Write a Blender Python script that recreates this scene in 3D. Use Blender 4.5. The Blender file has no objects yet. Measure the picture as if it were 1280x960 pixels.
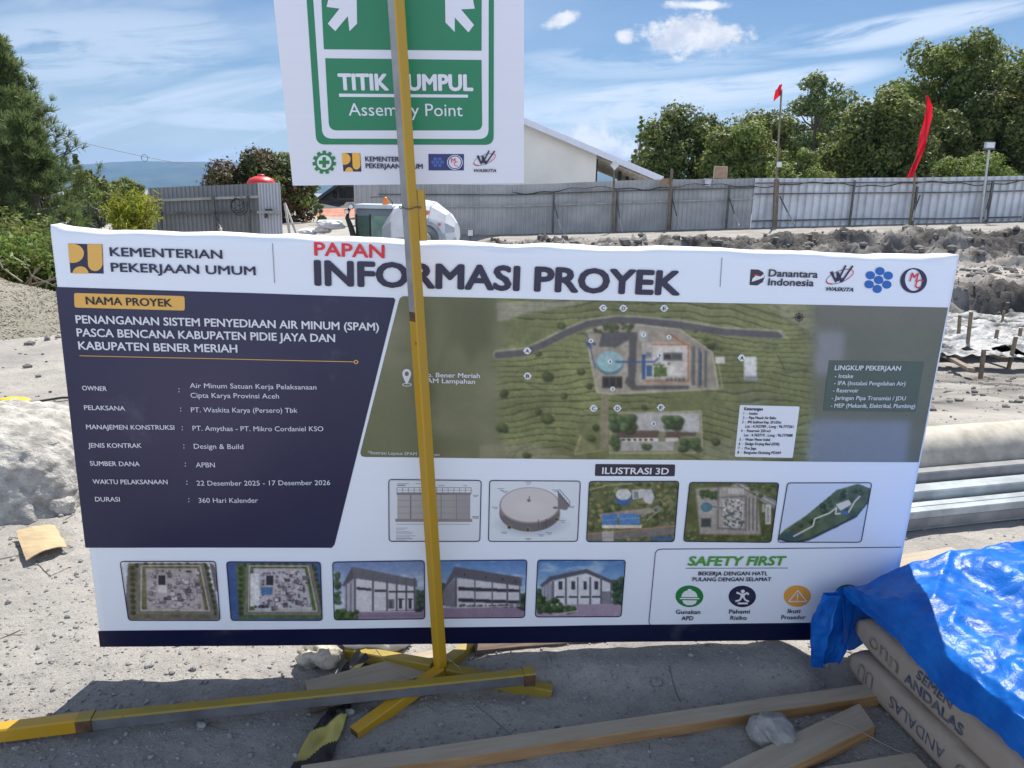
import bpy, math, random
import numpy as np
from mathutils import Vector, Matrix
random.seed(7); RNG = np.random.default_rng(11)
SC = bpy.context.scene
COL = SC.collection

# ------------------------------------------------------------------ camera
W0, H0, FPX = 1280.0, 960.0, 962.0
PITCH, ROLL, HC = math.radians(14.2), math.radians(1.2), 1.45
cam_d = bpy.data.cameras.new('camera'); cam = bpy.data.objects.new('camera', cam_d); COL.objects.link(cam)
_f = np.array([0, math.cos(PITCH), -math.sin(PITCH)]); _r = np.array([1., 0, 0]); _u = np.cross(_r, _f)
CR = _r*math.cos(ROLL)+_u*math.sin(ROLL); CU = _u*math.cos(ROLL)-_r*math.sin(ROLL); CF = _f
CP = np.array([0, 0, HC])
mw = Matrix.Identity(4)
for i in range(3):
    mw[i][0], mw[i][1], mw[i][2], mw[i][3] = CR[i], CU[i], -CF[i], CP[i]
cam.matrix_world = mw
cam_d.sensor_fit = 'HORIZONTAL'; cam_d.sensor_width = 36.0; cam_d.lens = 36.0*FPX/W0
cam_d.clip_start = 0.05; cam_d.clip_end = 30000
SC.camera = cam

# ------------------------------------------------------------------ light, sky, exposure
SUN_DIR = np.array([-0.16, -0.537, -0.828])            # the way the light travels
EL = math.asin(0.828); AZ = math.atan2(0.16, 0.537)    # towards the sun, clockwise from +Y
EXPOSURE = 0.74
SUN_STRENGTH = 5.0
SKY_STRENGTH = 0.08
sd = bpy.data.lights.new('sun', 'SUN'); sd.energy = SUN_STRENGTH; sd.angle = math.radians(0.5); sd.color = (1.0, 0.95, 0.87)
sun = bpy.data.objects.new('sun', sd); COL.objects.link(sun)
sun.rotation_euler = Vector(SUN_DIR).to_track_quat('-Z', 'Y').to_euler()
sun.location = (4, 12, 20)
SC.view_settings.view_transform = 'Standard'; SC.view_settings.look = 'None'
SC.view_settings.exposure = EXPOSURE; SC.view_settings.gamma = 1.0; SC.view_settings.use_curve_mapping = False
SC.cycles.max_bounces = 8; SC.cycles.diffuse_bounces = 4; SC.cycles.glossy_bounces = 3
SC.cycles.transparent_max_bounces = 16; SC.cycles.volume_bounces = 0
SC.cycles.caustics_reflective = False; SC.cycles.caustics_refractive = False
SC.cycles.use_denoising = True

def ray(x, y):
    return CR*(x-W0/2)/FPX - CU*(y-H0/2)/FPX + CF
def ground(x, y, z=0.02):
    d = ray(x, y); return CP+d*((z-HC)/d[2])
def atY(x, y, Y):
    d = ray(x, y); return CP+d*(Y/d[1])

world = bpy.data.worlds.new('World'); SC.world = world; world.use_nodes = True
NT = world.node_tree; NT.nodes.clear()
class G:
    """tiny node-graph builder"""
    def __init__(s, nt): s.nt = nt
    def n(s, t, **k):
        nd = s.nt.nodes.new(t)
        for a, b in k.items(): setattr(nd, a, b)
        return nd
    def put(s, sock, v):
        if hasattr(v, 'is_output'): s.nt.links.new(v, sock)
        elif v is not None: sock.default_value = v
    def m(s, op, a, b=None, c=None, clamp=False):
        nd = s.n('ShaderNodeMath', operation=op, use_clamp=clamp)
        for i, v in enumerate((a, b, c)):
            if v is not None: s.put(nd.inputs[i], v)
        return nd.outputs[0]
    def noise(s, vec, scale, detail=4, rough=.5, dist=0.0):
        nd = s.n('ShaderNodeTexNoise'); s.put(nd.inputs['Vector'], vec)
        nd.inputs['Scale'].default_value = scale; nd.inputs['Detail'].default_value = detail
        nd.inputs['Roughness'].default_value = rough; nd.inputs['Distortion'].default_value = dist
        return nd.outputs['Fac']
    def comb(s, x, y, z=0.0):
        nd = s.n('ShaderNodeCombineXYZ')
        for i, v in enumerate((x, y, z)): s.put(nd.inputs[i], v)
        return nd.outputs[0]
    def smooth(s, v, a, b, lo=0.0, hi=1.0):
        nd = s.n('ShaderNodeMapRange', interpolation_type='SMOOTHSTEP')
        s.put(nd.inputs[0], v); s.put(nd.inputs[1], a); s.put(nd.inputs[2], b); s.put(nd.inputs[3], lo); s.put(nd.inputs[4], hi)
        return nd.outputs[0]
    def mix(s, f, a, b, t='MIX'):
        nd = s.n('ShaderNodeMix', data_type='RGBA', blend_type=t)
        s.put(nd.inputs[0], f); s.put(nd.inputs[6], a); s.put(nd.inputs[7], b)
        return nd.outputs[2]
    def ramp(s, f, stops):
        nd = s.n('ShaderNodeValToRGB'); s.put(nd.inputs[0], f); e = nd.color_ramp.elements
        while len(e) < len(stops): e.new(.5)
        for q, (p, c) in zip(e, stops): q.position = p; q.color = (c[0], c[1], c[2], 1)
        return nd.outputs[0]
g = G(NT)
sky = g.n('ShaderNodeTexSky', sky_type='NISHITA', sun_disc=False, sun_elevation=EL, sun_rotation=AZ, altitude=1300.0,
          air_density=1.0, dust_density=1.0, ozone_density=1.6)
tc = g.n('ShaderNodeTexCoord'); sep = g.n('ShaderNodeSeparateXYZ'); NT.links.new(tc.outputs['Generated'], sep.inputs[0])
dx, dy, dz = sep.outputs
yy = g.m('MAXIMUM', g.m('ABSOLUTE', dy), 0.12)
az_ = g.m('DIVIDE', dx, yy); el_ = g.m('DIVIDE', dz, yy)   # directions of the sky, tangent of bearing and height
# long streaks of high cloud rising towards the right
s1 = g.m('SUBTRACT', el_, g.m('MULTIPLY', az_, 0.20))
pv = g.comb(g.m('MULTIPLY', az_, 1.3), g.m('MULTIPLY', s1, 9.0), 0.3)
st = g.noise(pv, 1.6, 8, .62, .6)
st2 = g.noise(g.comb(g.m('MULTIPLY', az_, 2.2), g.m('MULTIPLY', s1, 26.0), 4.0), 1.5, 6, .6, .4)
streak = g.m('MULTIPLY', g.smooth(st, .44, .66), g.smooth(st2, .30, .68, .35, 1.0))
low = g.smooth(el_, .26, .04)
streak = g.m('MULTIPLY', streak, g.m('ADD', g.m('MULTIPLY', low, .75), .25))
veil = g.m('MULTIPLY', g.smooth(g.noise(g.comb(g.m('MULTIPLY', az_, 1.0), g.m('MULTIPLY', s1, 3.0), 8.1), 1.9, 5, .55, .3), .30, .66), g.smooth(az_, .20, -.35, .15, .78))
bank = g.m('MULTIPLY', g.smooth(el_, .10, .0), .45)
cl = g.m('MAXIMUM', g.m('MAXIMUM', streak, veil), bank)
def puff(px, py, rx, ry, seed, edge=.55, tilt=0.0):
    d = ray(px, py); a0, e0 = d[0]/d[1], d[2]/d[1]
    u = g.m('SUBTRACT', az_, a0); v = g.m('SUBTRACT', g.m('SUBTRACT', el_, e0), g.m('MULTIPLY', u, tilt))
    u = g.m('DIVIDE', u, rx/FPX); v = g.m('DIVIDE', v, ry/FPX)
    r = g.m('SQRT', g.m('ADD', g.m('MULTIPLY', u, u), g.m('MULTIPLY', v, v)))
    nz = g.noise(g.comb(az_, g.m('MULTIPLY', el_, 1.3), seed), 30, 10, .66)
    return g.smooth(g.m('ADD', r, g.m('MULTIPLY', g.m('SUBTRACT', nz, .5), 2.2)), 1.05, edge)
def wisp(px, py, rx, ry, seed, tilt, k=1.0):
    d = ray(px, py); a0, e0 = d[0]/d[1], d[2]/d[1]
    u = g.m('SUBTRACT', az_, a0); v = g.m('SUBTRACT', g.m('SUBTRACT', el_, e0), g.m('MULTIPLY', u, tilt)); v = g.m('ADD', v, g.m('MULTIPLY', g.m('MULTIPLY', u, u), -.12))
    nz = g.noise(g.comb(g.m('MULTIPLY', u, 5.0), g.m('MULTIPLY', v, 34.0), seed), 1.0, 8, .62, .5)
    u = g.m('DIVIDE', u, rx/FPX); v = g.m('DIVIDE', v, ry/FPX)
    r = g.m('ADD', g.m('MULTIPLY', u, u), g.m('MULTIPLY', v, v))
    return g.m('MULTIPLY', g.m('MULTIPLY', g.smooth(r, 1.0, .15), g.smooth(nz, .30, .55)), k)
wp = None
for a in ((820, 122, 230, 24, 1.1, .10), (745, 140, 150, 20, 4.4, .04), (960, 108, 190, 22, 2.7, .16), (1130, 36, 210, 22, 3.9, .19, .9), (1010, 150, 230, 24, 8.8, .12, .9), (800, 78, 240, 26, 5.1, .05, .55), (640, 190, 260, 20, 6.2, .02, .8), (190, 140, 150, 12, 7.7, .02, .7), (110, 60, 260, 60, 9.3, .05, .7), (300, 150, 160, 16, 2.1, .0, .8)):
    w_ = wisp(*a); wp = w_ if wp is None else g.m('MAXIMUM', wp, w_)
cl = g.m('MULTIPLY', g.m('MAXIMUM', cl, wp), g.smooth(dz, -.03, .0))
pf = puff(868, 46, 66, 26, 1.3, .55)
for a in ((703, 24, 22, 10, 2.2, .4, .35), (781, 48, 13, 10, 3.1, .4), (728, 180, 90, 24, 5.7, .5), (870, 6, 44, 6, 7.3, .3), (145, 211, 30, 10, 6.4, .4)):
    pf = g.m('MAXIMUM', pf, puff(*a))
pf = g.m('MULTIPLY', pf, g.smooth(dz, -.03, .0))
shade = g.smooth(g.noise(g.comb(az_, g.m('MULTIPLY', el_, 1.4), 3.7), 22, 5, .6), .35, .62)
ccol = g.mix(shade, (5.0, 5.4, 6.2, 1), (7.4, 7.5, 7.6, 1))
hs_ = g.n('ShaderNodeHueSaturation'); hs_.inputs['Saturation'].default_value = 1.32; hs_.inputs['Value'].default_value = .62; NT.links.new(sky.outputs[0], hs_.inputs['Color'])
c1 = g.mix(g.m('MULTIPLY', cl, .92), hs_.outputs[0], (5.9, 6.7, 7.7, 1))
c2 = g.mix(g.m('MULTIPLY', pf, .95), c1, ccol)
# added unseen bright cloud behind the viewer, to fill the board's shaded front
rear = g.m('MULTIPLY', g.m('MULTIPLY', g.smooth(dy, .12, -.35), g.smooth(dz, .72, .30)), g.smooth(g.noise(tc.outputs['Generated'], 3.0, 6, .6), .25, .55, .45, 1.0))
c2 = g.mix(rear, c2, (8.2, 9.6, 12.4, 1))
bg = g.n('ShaderNodeBackground'); bg.inputs[1].default_value = SKY_STRENGTH
NT.links.new(c2, bg.inputs[0])
wo = g.n('ShaderNodeOutputWorld'); NT.links.new(bg.outputs[0], wo.inputs[0])

# ------------------------------------------------------------------ helpers
def lin(c):
    c = np.asarray(c, float)/255.0
    return np.where(c <= .04045, c/12.92, ((c+.055)/1.055)**2.4)
def fbm(x, y, octaves=4, seed=0, gain=.5):
    """value noise, -1..1, on numpy arrays"""
    x = np.asarray(x, float); y = np.asarray(y, float); out = np.zeros(np.broadcast(x, y).shape); a, tot, fr = 1.0, 0.0, 1.0
    def h(i, j, k):
        n = (i.astype(np.int64)*374761393 + j.astype(np.int64)*668265263 + (seed*7919+k)*974634777) & 0xffffffff
        n = ((n ^ (n >> 13))*1274126177) & 0xffffffff
        return ((n ^ (n >> 16)) & 0xffff)/32767.5-1
    for k in range(octaves):
        X, Y = x*fr+k*17.3, y*fr-k*9.1
        i, j = np.floor(X), np.floor(Y); u, v = X-i, Y-j; u = u*u*(3-2*u); v = v*v*(3-2*v)
        out = out + a*((h(i, j, k)*(1-u)+h(i+1, j, k)*u)*(1-v)+(h(i, j+1, k)*(1-u)+h(i+1, j+1, k)*u)*v)
        tot += a; a *= gain; fr *= 2.03
    return out/tot
def sstep(a, b, x):
    t = np.clip((np.asarray(x, float)-a)/(b-a), 0, 1); return t*t*(3-2*t)

MATS = {}
def mat(name, col, rough=.6, var=.12, scale=6.0, bump=0.0, bscale=60.0, metal=0.0, spec=.5, stretch=None, col2=None, detail=5, mixfac=1.0, island=0.0, trans=0.0, chips=None):
    """Principled surface: two tones broken up by noise, optional bump"""
    if name in MATS: return MATS[name]
    m = bpy.data.materials.new(name); m.use_nodes = True; nt = m.node_tree; q = G(nt)
    b = nt.nodes['Principled BSDF']; b.inputs['Roughness'].default_value = rough; b.inputs['Metallic'].default_value = metal
    b.inputs['Specular IOR Level'].default_value = spec
    t = q.n('ShaderNodeTexCoord'); vec = t.outputs['Object']
    if stretch:
        mp = q.n('ShaderNodeMapping'); nt.links.new(vec, mp.inputs[0]); mp.inputs['Scale'].default_value = stretch; vec = mp.outputs[0]
    c = np.array(col, float)
    a_ = tuple(np.clip(c*(1-var), 0, 1))+(1,)
    b_ = (tuple(np.clip(c*(1+var), 0, 1)) if col2 is None else tuple(col2))+(1,)
    f = q.smooth(q.noise(vec, scale, detail, .62), .32, .68)
    if mixfac != 1.0: f = q.m('MULTIPLY', f, mixfac)
    cc = q.mix(f, a_, b_)
    if chips:      # small worn-through spots of another colour
        cc = q.mix(q.smooth(q.noise(vec, chips[1], 6, .7), chips[2], chips[2]+.04), cc, tuple(chips[0])+(1,))
    if island:
        ge = q.n('ShaderNodeNewGeometry'); hs = q.n('ShaderNodeHueSaturation')
        r = ge.outputs['Random Per Island']
        q.put(hs.inputs['Value'], q.m('ADD', q.m('MULTIPLY', r, island*2), 1-island))
        q.put(hs.inputs['Hue'], q.m('ADD', q.m('MULTIPLY', q.m('FRACT', q.m('MULTIPLY', r, 7.3)), .05), .475))
        nt.links.new(cc, hs.inputs['Color']); cc = hs.outputs[0]
    nt.links.new(cc, b.inputs['Base Color'])
    if bump:
        bn = q.n('ShaderNodeBump'); bn.inputs['Strength'].default_value = 1.0; bn.inputs['Distance'].default_value = bump
        nt.links.new(q.noise(vec, bscale, 6, .65), bn.inputs['Height']); nt.links.new(bn.outputs[0], b.inputs['Normal'])
    if trans:
        tr = q.n('ShaderNodeBsdfTranslucent'); nt.links.new(cc, tr.inputs[0]); mx = q.n('ShaderNodeMixShader'); mx.inputs[0].default_value = trans
        nt.links.new(b.outputs[0], mx.inputs[1]); nt.links.new(tr.outputs[0], mx.inputs[2]); nt.links.new(mx.outputs[0], nt.nodes['Material Output'].inputs[0])
    MATS[name] = m; return m

def tag(o, label=None, cat=None, group=None, kind=None):
    if label: o['label'] = label
    if cat: o['category'] = cat
    if group: o['group'] = group
    if kind: o['kind'] = kind
    return o
def empty(name, loc, label, cat, group=None):
    o = bpy.data.objects.new(name, None); COL.objects.link(o); o.location = tuple(float(v) for v in loc); o.empty_display_size = .1
    return tag(o, label, cat, group)
def wloc(o):
    v = np.zeros(3)
    while o is not None: v = v+np.array(o.location); o = o.parent
    return v
def mk(name, V, F, mats, parent=None, mi=None, smooth=False, loc=None):
    """one mesh object from world-space vertices"""
    V = np.asarray(V, float).reshape(-1, 3)
    o_ = wloc(parent) if parent is not None else (np.zeros(3) if loc is None else np.asarray(loc, float))
    me = bpy.data.meshes.new(name)
    if isinstance(F, np.ndarray):
        n, k = F.shape; me.vertices.add(len(V)); me.vertices.foreach_set('co', (V-o_).astype(np.float32).ravel())
        me.loops.add(n*k); me.loops.foreach_set('vertex_index', F.astype(np.int32).ravel())
        me.polygons.add(n); me.polygons.foreach_set('loop_start', np.arange(0, n*k, k, dtype=np.int32))
        me.update(calc_edges=True); me.validate()
    else:
        me.from_pydata((V-o_).tolist(), [], [list(f) for f in F]); me.update()
    for m in (mats if isinstance(mats, (list, tuple)) else [mats]): me.materials.append(m)
    if mi is not None: me.polygons.foreach_set('material_index', np.asarray(mi, dtype=np.int32))
    me.polygons.foreach_set('use_smooth', np.full(len(me.polygons), smooth, dtype=bool)); me.update()
    o = bpy.data.objects.new(name, me); COL.objects.link(o)
    if parent is not None: o.parent = parent
    else: o.location = tuple(o_)
    return o
class MB:
    """collects shapes for one mesh"""
    def __init__(s): s.V, s.F, s.I = [], [], []
    def add(s, V, F, i=0):
        n = len(s.V); s.V += [tuple(map(float, v)) for v in V]; s.F += [tuple(k+n for k in f) for f in F]; s.I += [i]*len(F) if np.isscalar(i) else list(i); return s
    def prism(s, prof, p0, p1, up=(0, 0, 1), i=0, cap=True, prof1=None):
        """profile (a,b) swept from p0 to p1; a is sideways, b is along up"""
        p0, p1 = np.asarray(p0, float), np.asarray(p1, float); d = p1-p0; d /= np.linalg.norm(d)
        a = np.cross(d, np.asarray(up, float)); a /= np.linalg.norm(a); b = np.cross(a, d); n = len(prof)
        V = [p0+a*x+b*y for x, y in prof]+[p1+a*x+b*y for x, y in (prof1 or prof)]
        F = [(k, (k+1) % n, n+(k+1) % n, n+k) for k in range(n)]
        if cap: F += [tuple(range(n-1, -1, -1)), tuple(range(n, 2*n))]
        return s.add(V, F, i)
    def beam(s, p0, p1, w, h, c=None, up=(0, 0, 1), i=0):
        c = min(w, h)*.08 if c is None else c; x, y = w/2, h/2
        return s.prism([(-x+c, -y), (x-c, -y), (x, -y+c), (x, y-c), (x-c, y), (-x+c, y), (-x, y-c), (-x, -y+c)], p0, p1, up, i)
    def box(s, c, sx, sy, sz, ch=None, i=0):
        c = np.asarray(c, float); return s.beam(c-[0, sy/2, 0], c+[0, sy/2, 0], sx, sz, ch, i=i)
    def tube(s, p0, p1, r, n=10, r1=None, i=0, cap=True):
        r1 = r if r1 is None else r1; an = [2*math.pi*k/n for k in range(n)]
        d = np.asarray(p1, float)-np.asarray(p0, float); up = (0, 0, 1) if abs(d[2]) < .9*np.linalg.norm(d) else (0, 1, 0)
        return s.prism([(r*math.cos(t), r*math.sin(t)) for t in an], p0, p1, up, i, cap, [(r1*math.cos(t), r1*math.sin(t)) for t in an])
    def path(s, pts, r, n=6, i=0):
        pts = [np.asarray(p, float) for p in pts]; base = len(s.V); rs = r if hasattr(r, '__len__') else [r]*len(pts)
        for k, p in enumerate(pts):
            d = pts[min(k+1, len(pts)-1)]-pts[max(k-1, 0)]; d = d/(np.linalg.norm(d)+1e-9)
            a = np.cross(d, (0.1, .2, 1.0)); a /= np.linalg.norm(a)+1e-9; b = np.cross(a, d)
            s.V += [tuple(p+rs[k]*(a*math.cos(2*math.pi*q/n)+b*math.sin(2*math.pi*q/n))) for q in range(n)]
        for k in range(len(pts)-1):
            for q in range(n):
                s.F.append((base+k*n+q, base+k*n+(q+1) % n, base+(k+1)*n+(q+1) % n, base+(k+1)*n+q)); s.I.append(i)
        s.F.append(tuple(base+q for q in range(n))); s.I.append(i); s.F.append(tuple(base+(len(pts)-1)*n+q for q in range(n-1, -1, -1))); s.I.append(i)
        return s
    def lathe(s, prof, p0, axis, n=24, i=0, ref=(0, 0, 1)):
        p0 = np.asarray(p0, float); ax = np.asarray(axis, float); ax = ax/np.linalg.norm(ax)
        a = np.cross(ax, ref); a = a/np.linalg.norm(a); b = np.cross(ax, a)
        V = [p0+ax*t+r*(a*math.cos(2*math.pi*k/n)+b*math.sin(2*math.pi*k/n)) for t, r in prof for k in range(n)]
        F = [(j*n+k, j*n+(k+1) % n, (j+1)*n+(k+1) % n, (j+1)*n+k) for j in range(len(prof)-1) for k in range(n)]
        F += [tuple(range(n-1, -1, -1)), tuple(range((len(prof)-1)*n, len(prof)*n))]
        return s.add(V, F, i)
    def make(s, name, mats, parent=None, smooth=False, loc=None):
        return mk(name, s.V, s.F, mats, parent, s.I, smooth, loc)
def grid_faces(nx, ny):
    i = np.arange(nx*ny).reshape(ny, nx)
    return np.stack([i[:-1, :-1], i[:-1, 1:], i[1:, 1:], i[1:, :-1]], -1).reshape(-1, 4)
def ico(sub=1):
    import bmesh
    bm = bmesh.new(); bmesh.ops.create_icosphere(bm, subdivisions=sub, radius=1.0)
    V = np.array([v.co[:] for v in bm.verts]); F = np.array([[v.index for v in f.verts] for f in bm.faces]); bm.free(); return V, F
def rock_V(sub, size, seed, rough=.28):
    V, F = ico(sub); r = np.random.default_rng(seed); ph = r.uniform(0, 30, 3)
    n = fbm(V[:, 0]*1.3+ph[0]+V[:, 2], V[:, 1]*1.3+ph[1]-V[:, 2]*.7, 4, seed)*rough
    pl = r.normal(size=(7, 3)); pl /= np.linalg.norm(pl, axis=1)[:, None]
    s = 1+n
    for p in pl: s = np.minimum(s, .86/np.maximum(V@p, .3)*1.0)
    return V*s[:, None]*np.asarray(size), F
# ================================================================== printed boards
def quad_pose(px, width):
    """corners TL TR BR BL seen in the photograph -> a rectangle of the given width in the world"""
    A = []
    for (a, b), (x, y) in zip(((0, 0), (1, 0), (1, 1), (0, 1)), px):
        A.append([a, b, 1, 0, 0, 0, -x*a, -x*b, -x]); A.append([0, 0, 0, a, b, 1, -y*a, -y*b, -y])
    h = np.linalg.svd(np.array(A))[2][-1].reshape(3, 3); h = h/h[2, 2]
    B = np.linalg.inv(np.array([[FPX, 0, W0/2], [0, FPX, H0/2], [0, 0, 1]]))@h
    cw = lambda v: CR*v[0]-CU*v[1]+CF*v[2]
    n1, n2 = np.linalg.norm(B[:, 0]), np.linalg.norm(B[:, 1])
    eu = cw(B[:, 0])/n1; ev = cw(B[:, 1])/n2; ev = ev-eu*(ev@eu); ev /= np.linalg.norm(ev)
    return CP+cw(B[:, 2])*(width/n1), eu, ev, width*n2/n1
class Sheet:
    """a printed sheet: its own (u right, v down) metres; lays printing on its gently uneven surface"""
    def __init__(s, o, eu, ev, w, h, amp, seed):
        s.o, s.eu, s.ev, s.w, s.h, s.amp, s.seed = o, eu, ev, w, h, amp, seed
        s.n = np.cross(eu, ev); s.n = s.n*(-1 if s.n@(CP-o) < 0 else 1)
    def uv(s, x, y):
        x, y = np.asarray(x, float), np.asarray(y, float)
        d = CR*((x-W0/2)/FPX)[..., None]-CU*((y-H0/2)/FPX)[..., None]+CF
        t = ((s.o-CP)@s.n)/(d@s.n); P = CP+d*t[..., None]-s.o
        return P@s.eu, P@s.ev
    def disp(s, u, v):
        e = np.clip(np.minimum(np.minimum(u, s.w-u), np.minimum(v, s.h-v))/.12, 0, 1)
        return s.amp*(fbm(u*1.9, v*1.6, 2, s.seed)*1.2+.5*fbm(u*5+v*3, v*1.2-u*.6, 2, s.seed+3))*(.25+.75*e)
    def P(s, u, v, off=0.0):
        u, v = np.asarray(u, float), np.asarray(v, float)
        return s.o+u[..., None]*s.eu+v[..., None]*s.ev+(off+s.disp(u, v))[..., None]*s.n
    # ---- shapes given by their outline in the photograph
    def poly(s, pts, off, sub=1):
        p = np.array(pts, float); u, v = s.uv(p[:, 0], p[:, 1]); return s.P(u, v, off)

def text_geo(body, bold=0.0):
    key = (body, round(bold, 4))
    if key in text_geo.cache: return text_geo.cache[key]
    cu = bpy.data.curves.new('text', 'FONT'); cu.body = body; cu.size = 1.0; cu.resolution_u = 3; cu.offset = bold; cu.fill_mode = 'FRONT'
    o = bpy.data.objects.new('text', cu); me = o.to_mesh()
    V = np.array([v.co[:2] for v in me.vertices]) if len(me.vertices) else np.zeros((0, 2)); F = [tuple(p.vertices) for p in me.polygons]
    o.to_mesh_clear(); bpy.data.objects.remove(o); bpy.data.curves.remove(cu)
    text_geo.cache[key] = (V, F); return V, F
text_geo.cache = {}
CAP = text_geo('H', 0.0)[0][:, 1].max()
class Ink:
    """flat printing on a sheet; split() starts a new piece"""
    def __init__(s, sheet, auto=False): s.s = sheet; s.V, s.F, s.I, s.parts, s.auto = [], [], [], [], auto
    def split(s):
        if s.V: s.parts.append((s.V, s.F, s.I)); s.V, s.F, s.I = [], [], []
        return s
    def add(s, V, F, i):
        n = len(s.V); s.V += [tuple(v) for v in V]; s.F += [tuple(k+n for k in f) for f in F]; s.I += [i]*len(F); return s
    def text(s, body, l, r, cap, i=0, bold=0.0, off=.003, slant=0.0, top=None):
        if s.auto: s.split()
        V, F = text_geo(body)
        uL, vL = s.s.uv(*[np.array(q) for q in l]); uR, vR = s.s.uv(*[np.array(q) for q in r])
        uT, vT = s.s.uv(np.array(l[0]), np.array(l[1]-cap)); hc = float(vL-vT)
        x0, x1 = V[:, 0].min(), V[:, 0].max(); f = (V[:, 0]-x0)/(x1-x0); y = V[:, 1]/CAP*hc
        u = uL+(uR-uL)*f+y*slant; v = vL+(vR-vL)*f-y; b = max(bold, 0)*hc/CAP*1.1
        dirs = [(0, 0)]+([(math.cos(k*math.pi/4), math.sin(k*math.pi/4)) for k in range(8)] if b > 0 else [])
        for k, (ca, sa) in enumerate(dirs): s.add(s.s.P(u*(1)+b*ca, v+b*sa*.8, off+k*.00009), F, i)
        return s
    def poly(s, pts, i=0, off=.002):
        return s.add(s.s.poly(pts, off), [tuple(range(len(pts)))], i)
    def ell(s, c, rx, ry, i=0, off=.002, tilt=0.0, n=28, a0=0, a1=2*math.pi):
        t = np.linspace(a0, a1, n, endpoint=False); ct, sn = math.cos(tilt), math.sin(tilt)
        return s.poly([(c[0]+rx*math.cos(k)*ct-ry*math.sin(k)*sn, c[1]+rx*math.cos(k)*sn+ry*math.sin(k)*ct) for k in t], i, off)
    def ring(s, c, rx, ry, qx, qy, i=0, off=.002, tilt=0.0, n=32, a0=0.0, a1=2*math.pi, c2=None, tilt2=None):
        c2 = c2 or c; tilt2 = tilt if tilt2 is None else tilt2
        def e(c, rx, ry, k, tl): return (c[0]+rx*math.cos(k)*math.cos(tl)-ry*math.sin(k)*math.sin(tl), c[1]+rx*math.cos(k)*math.sin(tl)+ry*math.sin(k)*math.cos(tl))
        ks = np.linspace(a0, a1, n+1); pts = [e(c, rx, ry, k, tilt) for k in ks]+[e(c2, qx, qy, k, tilt2) for k in ks]
        return s.add(s.s.poly(pts, off), [(k, k+1, n+2+k, n+1+k) for k in range(n)], i)
    def line(s, pts, w, i=0, off=.002):
        for (x0, y0), (x1, y1) in zip(pts[:-1], pts[1:]):
            L = math.hypot(x1-x0, y1-y0) or 1; a, b = -(y1-y0)/L*w/2, (x1-x0)/L*w/2
            s.poly([(x0+a, y0+b), (x1+a, y1+b), (x1-a, y1-b), (x0-a, y0-b)], i, off)
        return s
    def make(s, name, mats, parent):
        s.split(); o = None
        for V, F, I in s.parts: o = mk(name, V, F, mats, parent, I)
        return o
def rounded(q, r, n=5):
    """quad outline with rounded corners; r one radius or four"""
    rs = r if hasattr(r, '__len__') else [r]*4; out = []; q = [np.array(p, float) for p in q]
    for k in range(4):
        p, a, b = q[k], q[k-1]-q[k], q[(k+1) % 4]-q[k]; rr = rs[k]
        if rr <= 0: out.append(tuple(p)); continue
        a = p+a/np.linalg.norm(a)*rr; b = p+b/np.linalg.norm(b)*rr
        for t in np.linspace(0, 1, n+1): out.append(tuple((1-t)**2*a+2*t*(1-t)*p+t*t*b))
    return out

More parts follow.
